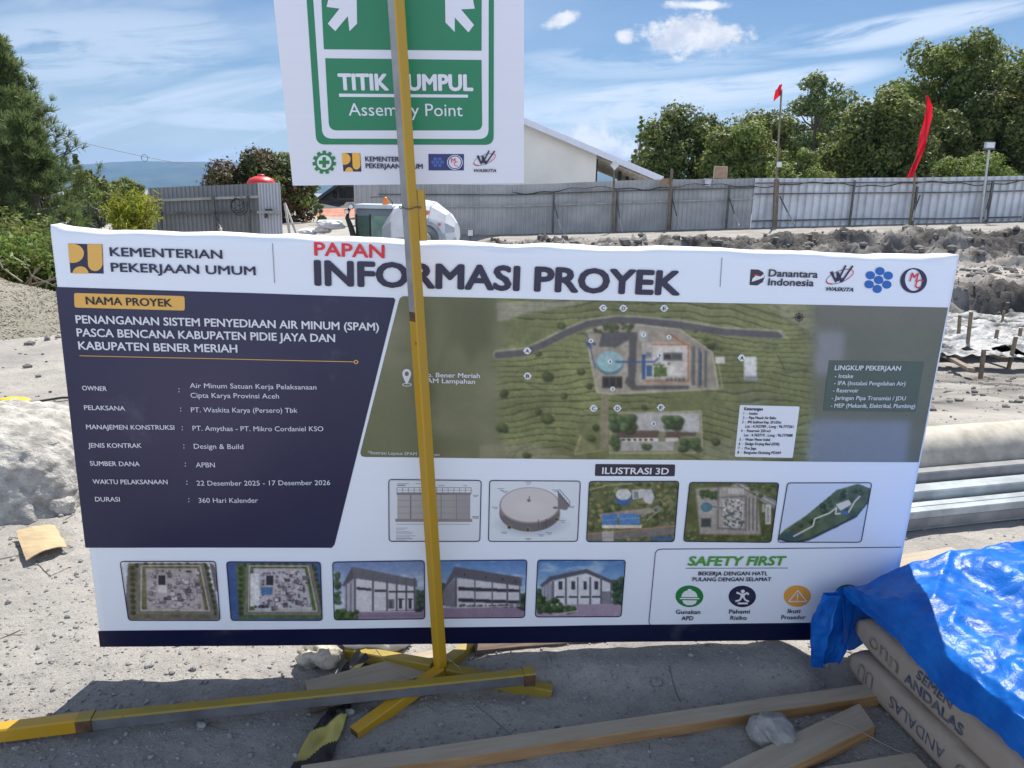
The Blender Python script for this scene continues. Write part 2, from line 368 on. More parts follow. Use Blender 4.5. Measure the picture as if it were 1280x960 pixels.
WHITE_REF = lin((196, 207, 232))
def paper(c): return np.clip(lin(c)/WHITE_REF*.78, 0.002, .85)
class Pic:
    """a small painter for printed pictures; works in the picture's own picture elements"""
    def __init__(s, x0, y0, x1, y1, step, bg):
        s.st = step; s.xs = np.arange(x0, x1+step, step); s.ys = np.arange(y0, y1+step, step)
        s.X, s.Y = np.meshgrid(s.xs, s.ys); s.C = np.zeros(s.X.shape+(3,))+np.array(bg, float)
    def lay(s, m, col): s.C = s.C*(1-m[..., None])+np.asarray(col, float)*m[..., None]; return s
    def soft(s, m, k):
        for _ in range(k):
            p = np.pad(m, 1, mode='edge'); m = (p[:-2, 1:-1]+p[2:, 1:-1]+p[1:-1, :-2]+p[1:-1, 2:]+2*m)/6
        return m
    def soft3(s, c): return np.stack([s.soft(c[..., k], 1) for k in range(3)], -1)
    def mask(s, pts):
        m = np.zeros(s.X.shape, bool); n = len(pts)
        for k in range(n):
            (xa, ya), (xb, yb) = pts[k], pts[(k+1) % n]
            if ya == yb: continue
            c = ((ya > s.Y) != (yb > s.Y)) & (s.X < (xb-xa)*(s.Y-ya)/(yb-ya)+xa); m ^= c
        return m.astype(float)
    def poly(s, pts, col, a=1.0, soft=1): return s.lay(s.soft(s.mask(pts), soft)*a, col)
    def rect(s, x0, y0, x1, y1, col, a=1.0, soft=0): return s.poly([(x0, y0), (x1, y0), (x1, y1), (x0, y1)], col, a, soft)
    def ell(s, cx, cy, rx, ry, col, a=1.0, edge=1.0):
        r = np.sqrt(((s.X-cx)/rx)**2+((s.Y-cy)/ry)**2); return s.lay(np.clip((1-r)*min(rx, ry)/(s.st*edge)+.5, 0, 1)*a, col)
    def line(s, pts, w, col, a=1.0):
        m = np.zeros(s.X.shape)
        for (xa, ya), (xb, yb) in zip(pts[:-1], pts[1:]):
            L = (xb-xa)**2+(yb-ya)**2+1e-9; t = np.clip(((s.X-xa)*(xb-xa)+(s.Y-ya)*(yb-ya))/L, 0, 1)
            m = np.maximum(m, np.clip((w/2-np.hypot(s.X-xa-t*(xb-xa), s.Y-ya-t*(yb-ya)))/s.st+.5, 0, 1))
        return s.lay(m*a, col)
    def noise(s, sc, amp, seed, m=None, octv=4):
        n = fbm(s.X/sc, s.Y/sc, octv, seed)*amp; s.C = np.clip(s.C*(1+(n if m is None else n*m))[..., None], 0, 255); return s
    def blobs(s, n, box, r0, r1, cols, seed, poly=None):
        r = np.random.default_rng(seed)
        for _ in range(n):
            x, y = r.uniform(box[0], box[2]), r.uniform(box[1], box[3])
            if poly is not None and not inpoly(x, y, poly): continue
            q = r.uniform(r0, r1); c = np.array(cols[r.integers(len(cols))], float)
            s.ell(x+q*.25, y+q*.3, q, q*.85, c*.45, .7, 2); s.ell(x, y, q*.9, q*.75, c, .9, 2); s.ell(x-q*.25, y-q*.25, q*.45, q*.38, np.clip(c*1.3, 0, 255), .7, 2)
        return s
    def build(s, name, sheet, outline, mat_, parent, off=.001):
        m = s.mask(outline) > .5; ny, nx = s.X.shape
        F = grid_faces(nx, ny); keep = m.ravel()[F].sum(1) >= 1; F = F[keep]
        px, py = s.X.ravel().copy(), s.Y.ravel().copy(); rim = np.unique(F); rim = rim[~m.ravel()[rim]]     # pull the rim onto the outline
        best = np.full(len(rim), 1e9); bx, by = px[rim].copy(), py[rim].copy(); qx, qy = px[rim], py[rim]
        for k in range(len(outline)):
            (xa, ya), (xb, yb) = outline[k], outline[(k+1) % len(outline)]; L = (xb-xa)**2+(yb-ya)**2
            if L < 1e-9: continue
            t = np.clip(((qx-xa)*(xb-xa)+(qy-ya)*(yb-ya))/L, 0, 1); nx_, ny_ = xa+t*(xb-xa), ya+t*(yb-ya); d = np.hypot(qx-nx_, qy-ny_); w = d < best
            best[w] = d[w]; bx[w] = nx_[w]; by[w] = ny_[w]
        px[rim] = bx; py[rim] = by
        u, v = sheet.uv(px, py); V = sheet.P(u, v, off); used = np.unique(F); re_ = np.full(nx*ny, -1); re_[used] = np.arange(len(used))
        o = mk(name, V[used], re_[F], mat_, parent)
        c = np.ones((len(used), 4), np.float32); c[:, :3] = paper(s.C.reshape(-1, 3)[used])
        at = o.data.color_attributes.new('print', 'FLOAT_COLOR', 'POINT'); at.data.foreach_set('color', c.ravel())
        return o
def inpoly(x, y, pts):
    c = False
    for k in range(len(pts)):
        (xa, ya), (xb, yb) = pts[k], pts[k-1]
        if (ya > y) != (yb > y) and x < (xb-xa)*(y-ya)/(yb-ya)+xa: c = not c
    return c

def print_mat(name, rough=.34, attr=False, col=None, bump=.00035):
    m = bpy.data.materials.new(name); m.use_nodes = True; nt = m.node_tree; q = G(nt); b = nt.nodes['Principled BSDF']
    b.inputs['Roughness'].default_value = rough; b.inputs['Specular IOR Level'].default_value = .45
    t = q.n('ShaderNodeTexCoord'); ob = t.outputs['Object']
    if attr:
        a = q.n('ShaderNodeVertexColor', layer_name='print'); cc = a.outputs[0]
    else: cc = tuple(col)+(1,)
    # printing is a little uneven: faint horizontal banding and smudges of dust
    sx = q.n('ShaderNodeSeparateXYZ'); nt.links.new(ob, sx.inputs[0])
    band = q.noise(q.comb(0.3, 0.2, q.m('MULTIPLY', sx.outputs[2], 240.0)), 1.0, 2, .5)
    du = q.smooth(q.noise(ob, 3.2, 7, .7), .58, .80)
    cc = q.mix(q.m('MULTIPLY', du, .16), cc, (.42, .41, .39, 1))
    hs = q.n('ShaderNodeHueSaturation'); q.put(hs.inputs['Color'], cc); q.put(hs.inputs['Value'], q.m('ADD', q.m('MULTIPLY', band, .05), .975))
    nt.links.new(hs.outputs[0], b.inputs['Base Color'])
    rn = q.m('ADD', q.m('MULTIPLY', q.noise(ob, 5.0, 4, .6), .22), rough-.11); nt.links.new(rn, b.inputs['Roughness'])
    bn = q.n('ShaderNodeBump'); bn.inputs['Distance'].default_value = bump*8
    hgt = q.m('ADD', q.noise(ob, 7.0, 3, .5), q.m('MULTIPLY', q.noise(ob, 320.0, 2, .5), .02)); nt.links.new(hgt, bn.inputs['Height']); bn.inputs['Strength'].default_value = .6
    nt.links.new(bn.outputs[0], b.inputs['Normal']); return m
PM = {k: print_mat('print_'+k, col=paper(c)) for k, c in dict(white=(196, 207, 232), navy=(30, 33, 68), deep=(6, 12, 52), red=(190, 36, 52), title=(38, 36, 66),
      gold=(196, 158, 84), paleink=(190, 200, 226), green=(28, 112, 62), leaf=(70, 140, 60), blue=(24, 88, 178), amber=(200, 146, 70), dark=(46, 42, 62), grey=(120, 126, 150),
      signgreen=(26, 112, 84), signblue=(40, 46, 110), black=(26, 24, 40), darkgreen=(66, 84, 84), midblue=(60, 88, 170), signgold=(214, 160, 66)).items()}
PM['picture'] = print_mat('print_picture', attr=True)
vinyl = print_mat('banner_vinyl', col=(.80, .82, .86), bump=.0006)
steel_grey = mat('grey_primer_steel', (.26, .265, .27), .45, .2, 9, .0006, 50)

# ------------------------------------------------------------------ the project information board
o_, eu, ev, bh = quad_pose(((63, 287), (1199, 322), (1106, 798), (125, 808)), 2.4)
BD = Sheet(o_, eu, ev, 2.4, bh, .0045, 5)
base = BD.P(np.array(1.2), np.array(bh), 0)
board = empty('project_information_board', (base[0], base[1], .03), 'long white printed project information board with navy text panel, site map and building pictures', 'board')
def make_banner():
    nu, nv = 150, 76
    U = np.linspace(0, 2.4, nu); Vv = np.linspace(.020, bh, nv)
    rows = []; ce = np.clip(np.minimum(U, 2.4-U)/.035, 0, 1)**.7; peak = .005*np.exp(-(U/.02)**2)+.004*np.exp(-((2.4-U)/.04)**2)
    # the vinyl rolls over the top rail in soft uneven puckers
    wob = .005*fbm(U*2.6, U*0+3, 3, 8)+.0045*fbm(U*7, U*0+1, 2, 9)+.003*np.clip(fbm(U*15, U*0+5, 2, 12), 0, 1)-.005*np.sin(math.pi*np.clip(U/2.4, 0, 1))
    for v_, back in ((-.002, .055), (-.003, .026), (.000, .012), (.005, .005), (.012, .0015)):
        w = wob*np.clip((.022-v_)/.02, 0, 1.3)
        rows.append(BD.o+U[:, None]*eu+(v_-w-peak*(v_ < .004))[:, None]*ev+(-back*(ce if back < .03 else 1)+.006*fbm(U*6, U*0+v_*90, 2, 4)*(1 if v_ > -.005 else .3)+BD.disp(U, U*0+.02))[:, None]*BD.n)
    for v_ in Vv: rows.append(BD.P(U, U*0+v_, 0))
    for v_, back in ((bh+.004, .006), (bh+.004, .040)): rows.append(BD.o+U[:, None]*eu+v_*ev-back*BD.n)
    R = np.array(rows); L = R[:, :1]-eu*.003-BD.n*.006; L2 = R[:, :1]-eu*.003-BD.n*.045; Rr = R[:, -1:]+eu*.003-BD.n*.006; R2 = R[:, -1:]+eu*.003-BD.n*.045
    R = np.concatenate([L2, L, R, Rr, R2], 1)
    return mk('banner', R.reshape(-1, 3), grid_faces(R.shape[1], R.shape[0]), vinyl, board, smooth=True)
make_banner()
fr = MB()
def bp(u, v, off): return BD.o+u*eu+v*ev+off*BD.n
for a, b in (((.02, .03), (2.38, .03)), ((.02, bh-.03), (2.38, bh-.03)), ((.02, .6), (2.38, .6))): fr.beam(bp(*a, -.032), bp(*b, -.032), .03, .03)
for u in (.03, .8, 1.6, 2.37): fr.beam(bp(u, .045, -.032), bp(u, bh-.045, -.032), .028, .028, up=tuple(eu))
fr.make('frame', steel_grey, board)
for u in (.72, 1.10):
    p = bp(u, bh-.03, -.05); MB().beam(p, (p[0], p[1]+.95, .02), .03, .03).make('rear_strut', steel_grey, board)
# bottom stripe
ink = Ink(BD)
q_ = [(122.7+k*19.71, 788.6-k*.228) for k in range(51)]+[(125+k*19.62, 808.6-k*.19) for k in range(51)]; ink.add(BD.poly(q_, .001), [(k, k+1, 52+k, 51+k) for k in range(50)], 0)
ink.make('bottom_stripe', [PM['deep']], board)

# ministry header
ink = Ink(BD)
ink.poly([(85.3, 304.4), (128.2, 305.2), (129.8, 342), (88.4, 341)], 1, .001)
ink.poly([(85.4, 304.6), (91.5, 304.7)]+[(91.5+14*math.sin(t), 316.6-11.9*math.cos(t)) for t in np.linspace(.1, math.pi, 12)]+[(87.4, 328.4)], 0, .002)
ink.poly([(109.6, 305), (127.7, 305.3), (128.9, 331)]+[(119.5+9.0*math.cos(t), 330+8.6*math.sin(t)) for t in np.linspace(.05, math.pi, 10)], 0, .002)
ink.poly([(91.2+10*(1-math.cos(t)), 341.6-8.8*math.sin(t)) for t in np.linspace(0, math.pi, 14)], 0, .002)
ink.make('ministry_logo', [PM['gold'], PM['navy']], board)
ink = Ink(BD, True); ink.text('KEMENTERIAN', (138.7, 319.8), (278, 323.3), 10.6, 0, .022); ink.text('PEKERJAAN UMUM', (140, 339.2), (319.3, 343.8), 10.6, 0, .022)
ink.make('ministry_lettering', [PM['navy']], board); ink = Ink(BD)
ink.line([(340.5, 303.7), (343.2, 353.7)], .9, 1); ink.split(); ink.line([(902, 322), (899.5, 358)], .9, 1)
ink.make('divider_line', [PM['navy'], PM['grey']], board)
ink = Ink(BD, True); ink.text('PAPAN', (393.7, 319), (480.3, 322.4), 16.2, 1, .024); ink.text('INFORMASI PROYEK', (395, 355.6), (847.5, 367.8), 29.3, 0, .040)
ink.make('title_lettering', [PM['title'], PM['red']], board)
# partner logos
ink = Ink(BD)
ink.poly([(938, 336.5), (948, 336.9), (953.5, 340), (955.6, 346), (953, 352.5), (946, 356.8), (936.4, 356)], 0, .001)
ink.poly([(940, 348), (944, 344.5), (950, 345.5), (955, 341.5), (954.5, 346.5), (947, 349.5), (939, 352)], 1, .002)
ink.poly([(940, 344.5), (944, 342.6), (950, 344.3), (944.5, 344.6)], 2, .002)
ink.text('Danantara', (960, 345.2), (1021, 347), 8.6, 0, .026); ink.text('Indonesia', (959.3, 356.3), (1016, 357.6), 8.6, 0, .026)
ink.make('partner_logo', [PM['dark'], PM['white'], PM['red']], board)
def w_logo(ink, cx, cy, s, off=.002):
    ink.ring((cx-.5*s, cy+.5*s), 18.4*s, 7.4*s, 17.4*s, 6.4*s, 1, off, -.38, a0=-.9, a1=1.2); ink.ring((cx-.5*s, cy+.5*s), 18.4*s, 7.4*s, 17.8*s, 6.8*s, 0, off, -.38, a0=1.2, a1=5.4)
    ink.ring((cx-.5*s, cy+.5*s), 18.6*s, 7.6*s, 17.0*s, 6.0*s, 1, off, -.38, a0=2.3, a1=3.3)
    p = lambda x, y: (cx+x*s, cy+y*s)
    ink.poly([p(-13, -5), p(-9.5, -6.5), p(-6, 3), p(-4.5, 1), p(-5.2, -4.5), p(-2, -5.5), p(1.6, 3), p(3.5, 1), p(.5, 8.2), p(-2, 3.6), p(-6, 8.5)], 0, off+.0006)
    ink.line([p(-3.5, 6), p(6.8, -13.6)], 2.2*s, 0, off+.001); ink.line([p(1.2, 7.6), p(15.5, -13.2)], 2.2*s, 0, off+.001)
ink = Ink(BD); w_logo(ink, 1050, 345.2, 1.0); ink.text('WASKITA', (1030.5, 363.2), (1065.7, 364.3), 4.6, 0, .035, slant=.35)
ink.make('contractor_logo', [PM['navy'], PM['red']], board)
ink = Ink(BD)
for c in ((1099.4, 338.8), (1087.5, 344), (1109.8, 344.4), (1097.8, 349.8), (1085.9, 355.3), (1108, 355.6), (1096, 361)): ink.ell(c, 5.8, 5.1, 0, .002)
ink.make('seven_dot_logo', [PM['blue']], board)
ink = Ink(BD); ink.ring((1141.5, 350.6), 16.8, 15.6, 10.6, 13.6, 0, .002, -.15, tilt2=-.1, c2=(1141.3, 350))
ink.text('M', (1136, 351.5), (1145, 352), 11, 1, .01, slant=.1); ink.text('C', (1141.5, 360), (1149.5, 360.3), 11, 1, .006, slant=.2)
ink.make('monogram_logo', [PM['navy'], PM['red']], board)

# navy details panel
pn = Pic(66, 355, 500, 688, 2.5, (32, 34, 70))
pn.lay(sstep(.2, 1.0, 1-np.hypot((pn.X-250)/260, (pn.Y-500)/230))*.55, (62, 56, 88))      # violet middle: print fade plus reflected sheen, painted in
panel = pn.build('details_panel', BD, [(69.5, 358.5), (492, 372.2), (494.2, 375)]+[(418.5, 680), (415, 684.2), (107, 684.4)], PM['picture'], board)
ink = Ink(BD); ink.poly(rounded([(93, 366), (231, 370), (231.5, 388), (93.7, 384.2)], 3), 0, .002); ink.text('NAMA PROYEK', (108.7, 380), (215.5, 383), 9.3, 1, .022)
ink.make('name_badge', [PM['gold'], PM['black']], panel)
ink = Ink(BD, True)
for t, l, r in (('PENANGANAN SISTEM PENYEDIAAN AIR MINUM (SPAM)', (96.2, 403.5), (473.5, 413)), ('PASCA BENCANA KABUPATEN PIDIE JAYA DAN', (97.5, 420), (419, 427)), ('KABUPATEN BENER MERIAH', (99.5, 436.3), (297, 440.3))):
    ink.text(t, l, r, 9.7, 0, .022)
LB = [('OWNER', (104, 487.2), (134.8, 487.9)), ('PELAKSANA', (106.6, 511.5), (157.8, 512.2)), ('MANAJEMEN KONSTRUKSI', (109.2, 535.5), (219.1, 536.1)), ('JENIS KONTRAK', (111.8, 558.4), (178.5, 558.6)),
      ('SUMBER DANA', (114.1, 581), (176.2, 581.4)), ('WAKTU PELAKSANAAN', (117.4, 603.7), (210.6, 604)), ('DURASI', (120.4, 625.7), (151.2, 625.7))]
for t, l, r in LB: ink.text(t, l, r, 5.6, 0, .012)
VL = [('Air Minum Satuan Kerja Pelaksanaan', (238.2, 484.3), (396, 486.2)), ('Cipta Karya Provinsi Aceh', (239.2, 496.4), (349.4, 497.4)), ('PT. Waskita Karya (Persero) Tbk', (239.8, 514.5), (372.4, 515.1)),
      ('PT. Amythas - PT. Mikro Cordaniel KSO', (241.8, 537.4), (404.5, 538.4)), ('Design & Build', (243.4, 559.8), (305.1, 560.1)), ('APBN', (246, 583), (269.7, 583)),
      ('22 Desember 2025 - 17 Desember 2026', (247, 605.7), (413, 605.7)), ('360 Hari Kalender', (249.3, 627.3), (323.2, 627.3))]
for t, l, r in VL: ink.text(t, l, r, 6.0, 0, -.004)
ink.split()
for x, y in ((224.6, 489.6), (226.8, 513.4), (228.9, 536.8), (230.8, 559.5), (232.7, 582), (234.6, 604.6), (236.9, 626.6)):
    ink.split(); ink.ell((x, y-.6), .65, .65, 0, .003, n=8); ink.ell((x, y-4.2), .65, .65, 0, .003, n=8)
ink.make('details_lettering', [PM['paleink']], panel)
ink = Ink(BD); ink.line([(100, 444.4), (185, 446.2), (270, 448.1), (355, 450), (442.6, 452)], .8, 0); ink.ring((445.2, 452.2), 2.8, 2.6, 1.6, 1.5, 0, n=16)
ink.make('rule_line', [PM['gold']], panel)

# ---- site map
P_ = Pic(446, 366, 1190, 582, 1.15, (112, 117, 96))
X, Y = P_.X, P_.Y
P_.lay(np.clip(.5+fbm(X/60, Y/95, 3, 2)*.9, 0, 1)*.55, (88, 96, 74)); P_.lay(np.clip(fbm(X/70+4, Y/40, 3, 6)*1.3, 0, 1)*.5, (146, 146, 132))
land = sstep(612, 640, X+8*fbm(Y/30, Y*0, 2, 3))*sstep(1036, 1000, X)
n = fbm(X/75, Y/55, 3, 21); terr = (120+20*fbm(X/60, Y/34, 3, 23))
P_.lay(land, (0, 0, 0)); P_.C += land[..., None]*(np.stack([terr*.93, terr*1.0, terr*.70], -1))
# terraces: contour steps with a lit lip and a dark riser
hgt = (Y-440)/8.5+2.6*fbm(X/120, Y/80, 2, 21)+.35*fbm(X/26, Y/16, 2, 30)+.9*np.cos((X-700)/90); fr_ = hgt-np.floor(hgt)
tm = land*sstep(-.25, .15, fbm(X/110, Y/60, 2, 33)+.12)
P_.lay(tm*sstep(.72, .92, fr_)*.78, (58, 64, 42)); P_.lay(tm*sstep(.35, .0, fr_)*.28, (156, 160, 118))
P_.poly([(620, 378), (740, 376), (700, 384), (660, 391), (640, 398), (622, 402)], (158, 158, 158), .7, 4)
P_.poly([(600, 556), (660, 552), (720, 572), (600, 575)], (140, 140, 126), .6, 5)
P_.poly([(880, 552), (925, 546), (960, 580), (880, 580)], (138, 140, 126), .5, 5)
road = [(622, 444), (655, 441), (680, 430), (710, 415), (735, 405), (770, 400), (800, 401), (850, 406), (905, 415), (975, 419)]
P_.line([(a, b-1) for a, b in road], 11.5, (150, 150, 140)); P_.line(road, 8.5, (84, 86, 94)); P_.line([(972, 413), (985, 424)], 2, (150, 150, 140))
comp = [(733, 414), (760, 406), (788, 405), (788, 412), (796, 405), (850, 412), (890, 440), (898, 486), (762, 492), (746, 490), (738, 450)]
P_.poly(comp, (150, 146, 142), 1, 1); P_.line(comp+comp[:1], 1.6, (178, 172, 160)); P_.noise(9, .10, 5, P_.mask(comp))
P_.blobs(46, (735, 402, 790, 415), 1.6, 3.0, [(60, 74, 44), (76, 88, 52)], 4, [(735, 414), (760, 404), (790, 404), (790, 412), (738, 418)])
P_.blobs(40, (850, 408, 906, 440), 1.8, 3.4, [(66, 80, 50), (82, 92, 60)], 5, [(850, 408), (862, 407), (908, 440), (900, 446)])
P_.poly([(752, 415), (796, 415), (794, 480), (784, 481), (786, 424), (770, 434), (748, 433)], (80, 82, 90), 1, 1)
P_.poly([(784, 470), (796, 482), (860, 482), (860, 486), (790, 487), (780, 478)], (82, 84, 90), 1, 1)
P_.ell(762, 454, 17, 14.5, (92, 118, 138)); P_.rect(745, 452, 779, 458, (92, 118, 138), .0); P_.ell(762, 451.5, 16.4, 13, (140, 178, 196)); P_.ell(760, 449, 9, 6, (158, 192, 208), .5, 6)
P_.rect(753, 470, 778, 485, (70, 66, 66)); [P_.rect(755+q*8, 472, 760.5+q*8, 483, (38, 38, 42)) for q in range(3)]
P_.rect(802, 428, 862, 474, (176, 174, 180)); P_.rect(816, 432, 858, 470, (196, 194, 200)); P_.line([(815, 430), (860, 430), (860, 476), (806, 476)], 1.6, (172, 108, 72)); P_.line([(838, 418), (856, 430)], 2, (172, 100, 66))
P_.rect(828, 440, 853, 450, (110, 112, 120)); P_.rect(830, 442, 837, 448, (50, 52, 60)); P_.rect(840, 442, 851, 448, (84, 86, 96))
P_.rect(817, 459, 833, 470, (92, 112, 70)); P_.rect(836, 458, 846, 468, (206, 206, 214)); P_.rect(808, 456, 814, 470, (58, 92, 140)); P_.rect(802, 442, 806, 474, (64, 88, 140))
for q in range(5): P_.ell(834+q*5, 474, 2, 2.2, (98, 98, 104)); P_.rect(806+q*2, 440, 807+q*2, 447, (80, 90, 120))
P_.blobs(18, (817, 452, 836, 470), .8, 1.6, [(70, 96, 48)], 8)
for a in ((864, 432, 869, 482), (872, 434, 875, 484), (880, 438, 884, 484)): P_.rect(*a, (102, 104, 108))
P_.rect(874, 440, 877, 482, (62, 82, 108)); P_.line([(770, 452), (806, 452), (818, 452), (826, 444)], 1.8, (48, 78, 150)); P_.line([(733, 416), (744, 460)], 1.4, (62, 84, 140)); P_.blobs(6, (733, 426, 743, 438), 1.2, 2, [(60, 80, 140)], 3)
P_.rect(799, 413, 809, 426, (158, 168, 172)); P_.ell(804, 417, 4.5, 3.2, (190, 200, 202))
P_.rect(894, 446, 905, 454, (196, 198, 204)); P_.line([(898, 455), (903, 485), (898, 486)], 1.2, (160, 160, 140))
P_.poly([(751, 492), (760, 492), (761, 562), (750, 564)], (132, 128, 112), 1, 1)
low_ = [(764, 516), (876, 514), (878, 566), (762, 566)]
P_.poly(low_, (126, 128, 108), 1, 1); P_.poly([(784, 516), (874, 516), (875, 540), (786, 538)], (176, 178, 188), 1, 1); P_.line(low_+low_[:1], 1.6, (168, 166, 148)); P_.rect(772, 552, 842, 563, (160, 162, 166))
P_.poly([(772, 538), (824, 538), (822, 548), (770, 547)], (92, 76, 72)); P_.rect(773, 547, 823, 551.5, (206, 204, 206)); [P_.rect(777+q*7, 548.2, 781+q*7, 550.6, (40, 40, 48)) for q in range(6)]
P_.poly([(832, 539), (850, 539), (850, 548), (831, 547)], (92, 76, 72)); P_.rect(832, 547, 848, 551.5, (200, 198, 200)); P_.rect(850, 540, 870, 545, (96, 82, 78))
P_.blobs(34, (765, 520, 792, 536), 4, 6.5, [(64, 88, 56), (86, 106, 70)], 9); P_.blobs(30, (830, 522, 850, 534), 3.5, 6, [(62, 86, 56), (86, 106, 70)], 10); P_.blobs(16, (850, 550, 874, 562), 3, 5, [(70, 92, 58)], 12); P_.blobs(14, (764, 546, 772, 560), 2.5, 4, [(70, 92, 58)], 13); P_.blobs(8, (796, 555, 812, 561), 2, 4, [(82, 98, 66)], 14)
P_.blobs(1, (683, 468, 684, 470), 7, 7, [(64, 78, 44)], 15)
for (a, b, q) in ((725, 463, 5), (681, 523, 7), (672, 513, 4), (737, 482, 4), (629, 491, 5), (627, 534, 6), (744, 534, 4), (738, 547, 4), (659, 569, 5), (705, 494, 4), (886, 433, 4), (893, 551, 5), (702, 407, 5), (672, 441, 4), (630, 537, 4), (805, 509, 3)): P_.blobs(3, (a-q*.5, b-q*.3, a+q*.5, b+q*.3), q*.6, q, [(58, 72, 42), (74, 88, 54)], int(a))
P_.line([(642, 470), (660, 480), (690, 492), (740, 494)], 1, (70, 76, 50), .8); P_.line([(642, 470), (648, 462), (668, 460)], 1, (70, 76, 50), .8); P_.poly([(724, 543), (716, 566), (748, 562)], (150, 150, 112), .5, 2); P_.line([(726, 544), (718, 567), (750, 563)], 1.2, (180, 178, 140), .8)
P_.line([(640, 575), (646, 562), (664, 555)], .9, (84, 86, 70), .8)
P_.rect(930, 446, 946, 474, (206, 210, 222), 1, 1); P_.poly([(930, 470), (946, 470), (947, 476), (931, 476)], (140, 144, 156)); P_.line([(972, 444), (983, 466), (1010, 462)], 1.2, (70, 76, 54))
for q in range(6): P_.line([(930+q*9, 386+q*2), (960+q*8, 392+q*3), (1010, 404+q*5)], .8, (100, 106, 84), .7)
P_.poly([(955, 379), (1020, 382), (1018, 420), (985, 398)], (150, 152, 140), .5, 6)
# right hand side: blurred enlargement
rt = sstep(1004, 1032, X); P_.lay(rt*.96, (92, 101, 100)); P_.lay(rt*np.clip(.4+fbm(X/60, Y/50, 2, 41), 0, 1)*.5, (112, 118, 112)); P_.lay(rt*sstep(430, 376, Y)*.5, (112, 110, 116))
P_.lay(P_.soft(P_.mask([(1022, 413), (1056, 415), (1052, 470), (1018, 468)]), 40)*.8, (134, 138, 160), )
P_.lay(P_.soft(P_.mask([(1012, 524), (1138, 526), (1132, 581), (1006, 581)]), 40)*.72, (128, 142, 178))
P_.lay(sstep(60, 0, X-452)*.0, (0, 0, 0)); P_.lay(sstep(640, 600, X)*sstep(.1, .7, fbm(X/38+9, Y/70, 2, 50))*.6, (74, 82, 60))
P_.C *= .91; P_.noise(3.2, .13, 61, land*.8+.2, 3).noise(14, .12, 62, land); P_.C = P_.soft3(P_.C)
map_out = rounded([(500, 370.2), (1185, 384.4), (1148, 577.6), (449, 571)], [6, 0, 0, 8])
smap = P_.build('site_map', BD, map_out, PM['picture'], board)
ink = Ink(BD, True)
ink.text('Kab. Bener Meriah', (523.5, 470.8), (599.7, 472), 5.6, 0, .022); ink.text('SPAM Lampahan', (523.5, 477.9), (593.6, 479.3), 5.6, 0, .022); ink.text('*Ilustrasi Layout SPAM Lampahan', (460, 567), (549.5, 569.5), 3.8, 0, 0)
ink.split(); ink.ring((508.5, 467), 5.6, 6, 2.6, 2.8, 0); ink.poly([(503.5, 470), (513.5, 470), (511, 476), (508.6, 480.5), (506, 476)], 0, .0026); ink.ring((508.6, 480.5), 6, 2.2, 4.8, 1.4, 0)
for t, l, r in (('LINGKUP PEKERJAAN', (1042.3, 462), (1124.6, 462.8)),): ink.text(t, l, r, 5.7, 0, .024, .0036)
for t, l, r in (('- Intake', (1042.3, 471.9), (1065, 472)), ('- IPA (Instalasi Pengolahan Air)', (1041.5, 480.6), (1130.4, 481.5)), ('- Reservoir', (1040, 489.7), (1071.5, 490)), ('- Jaringan Pipa Transmisi / JDU', (1038.2, 499), (1130.7, 499.9)), ('- MEP (Mekanik, Elektrikal, Plumbing)', (1037, 508.6), (1142.6, 509.5))):
    ink.text(t, l, r, 5.0, 0, .012, .0036)
ink.split(); ink.poly([(1036, 450), (1155, 452), (1144, 515), (1028, 513)], 1, .0018)
ink.make('map_lettering', [PM['paleink'], PM['darkgreen'], PM['black']], smap); ink = Ink(BD)
def marker(c, t):
    ink.split(); ink.ell(c, 4.3, 4.3, 0, .002, n=16); ink.poly([(c[0]-5.6, c[1]), (c[0], c[1]-4.6), (c[0]+5.6, c[1]), (c[0], c[1]+4.6)], 0, .0018); ink.text(t, (c[0]-2.1, c[1]+2.3), (c[0]+2.1, c[1]+2.3), 4.4, 2, .012)
for t, c in (('C', (753.6, 384.7)), ('D', (778.8, 385)), ('E', (829.7, 385)), ('A', (659, 438.2)), ('B', (659.3, 469.6)), ('C', (741.7, 509.8)), ('D', (771.4, 509.8)), ('E', (825.7, 508.8)), ('A', (926.7, 447))): marker(c, t)
for c, t in (((738.5, 425.8), '6'), ((762, 451.5), '4'), ((804, 418), '7'), ((835.5, 421), '2'), ((823.7, 444), '3'), ((765.5, 485.6), '5'), ((816.6, 529), '8')): ink.split(); ink.ell(c, 3.2, 3, 0, .002, n=14); ink.text(t, (c[0]-1, c[1]+1.6), (c[0]+1, c[1]+1.6), 3.2, 2, .01)
cx, cy = 998.5, 396.5; ink.split()
for k in range(8):
    t = k*math.pi/4; L = 8.6 if k % 2 == 0 else 5.5; ink.poly([(cx+L*math.cos(t), cy+L*math.sin(t)), (cx+1.6*math.cos(t+.6), cy+1.6*math.sin(t+.6)), (cx, cy), (cx+1.6*math.cos(t-.6), cy+1.6*math.sin(t-.6))], 2, .0022)
ink.ring((cx, cy), 5.2, 5.2, 4.5, 4.5, 2, .0024, n=20)
ink.make('map_marker', [PM['paleink'], PM['darkgreen'], PM['black']], smap)
ink = Ink(BD); ink.poly(rounded([(924.5, 506), (999, 507.7), (989.8, 571.6), (918, 570.4)], 2), 0, .0018)
rows = ['Keterangan', '1  :  Intake', '2  :  Pipa Masuk Air Baku', '3  :  IPA Sedimen Kap. 20 L/Det', '      Lat : 4.762789 , Long : 96.777261', '4  :  Reservoir 250 m3', '      Lat : 4.762719 , Long : 96.777688', '5  :  Water Meter Induk', '6  :  Sludge Drying Bed (SDB)', '7  :  Pos Jaga', '8  :  Bangunan Eksisting PDAM']
xr = [952.5, 946, 969, 975.5, 990.5, 962, 989.5, 962, 973, 944.5, 974.5]
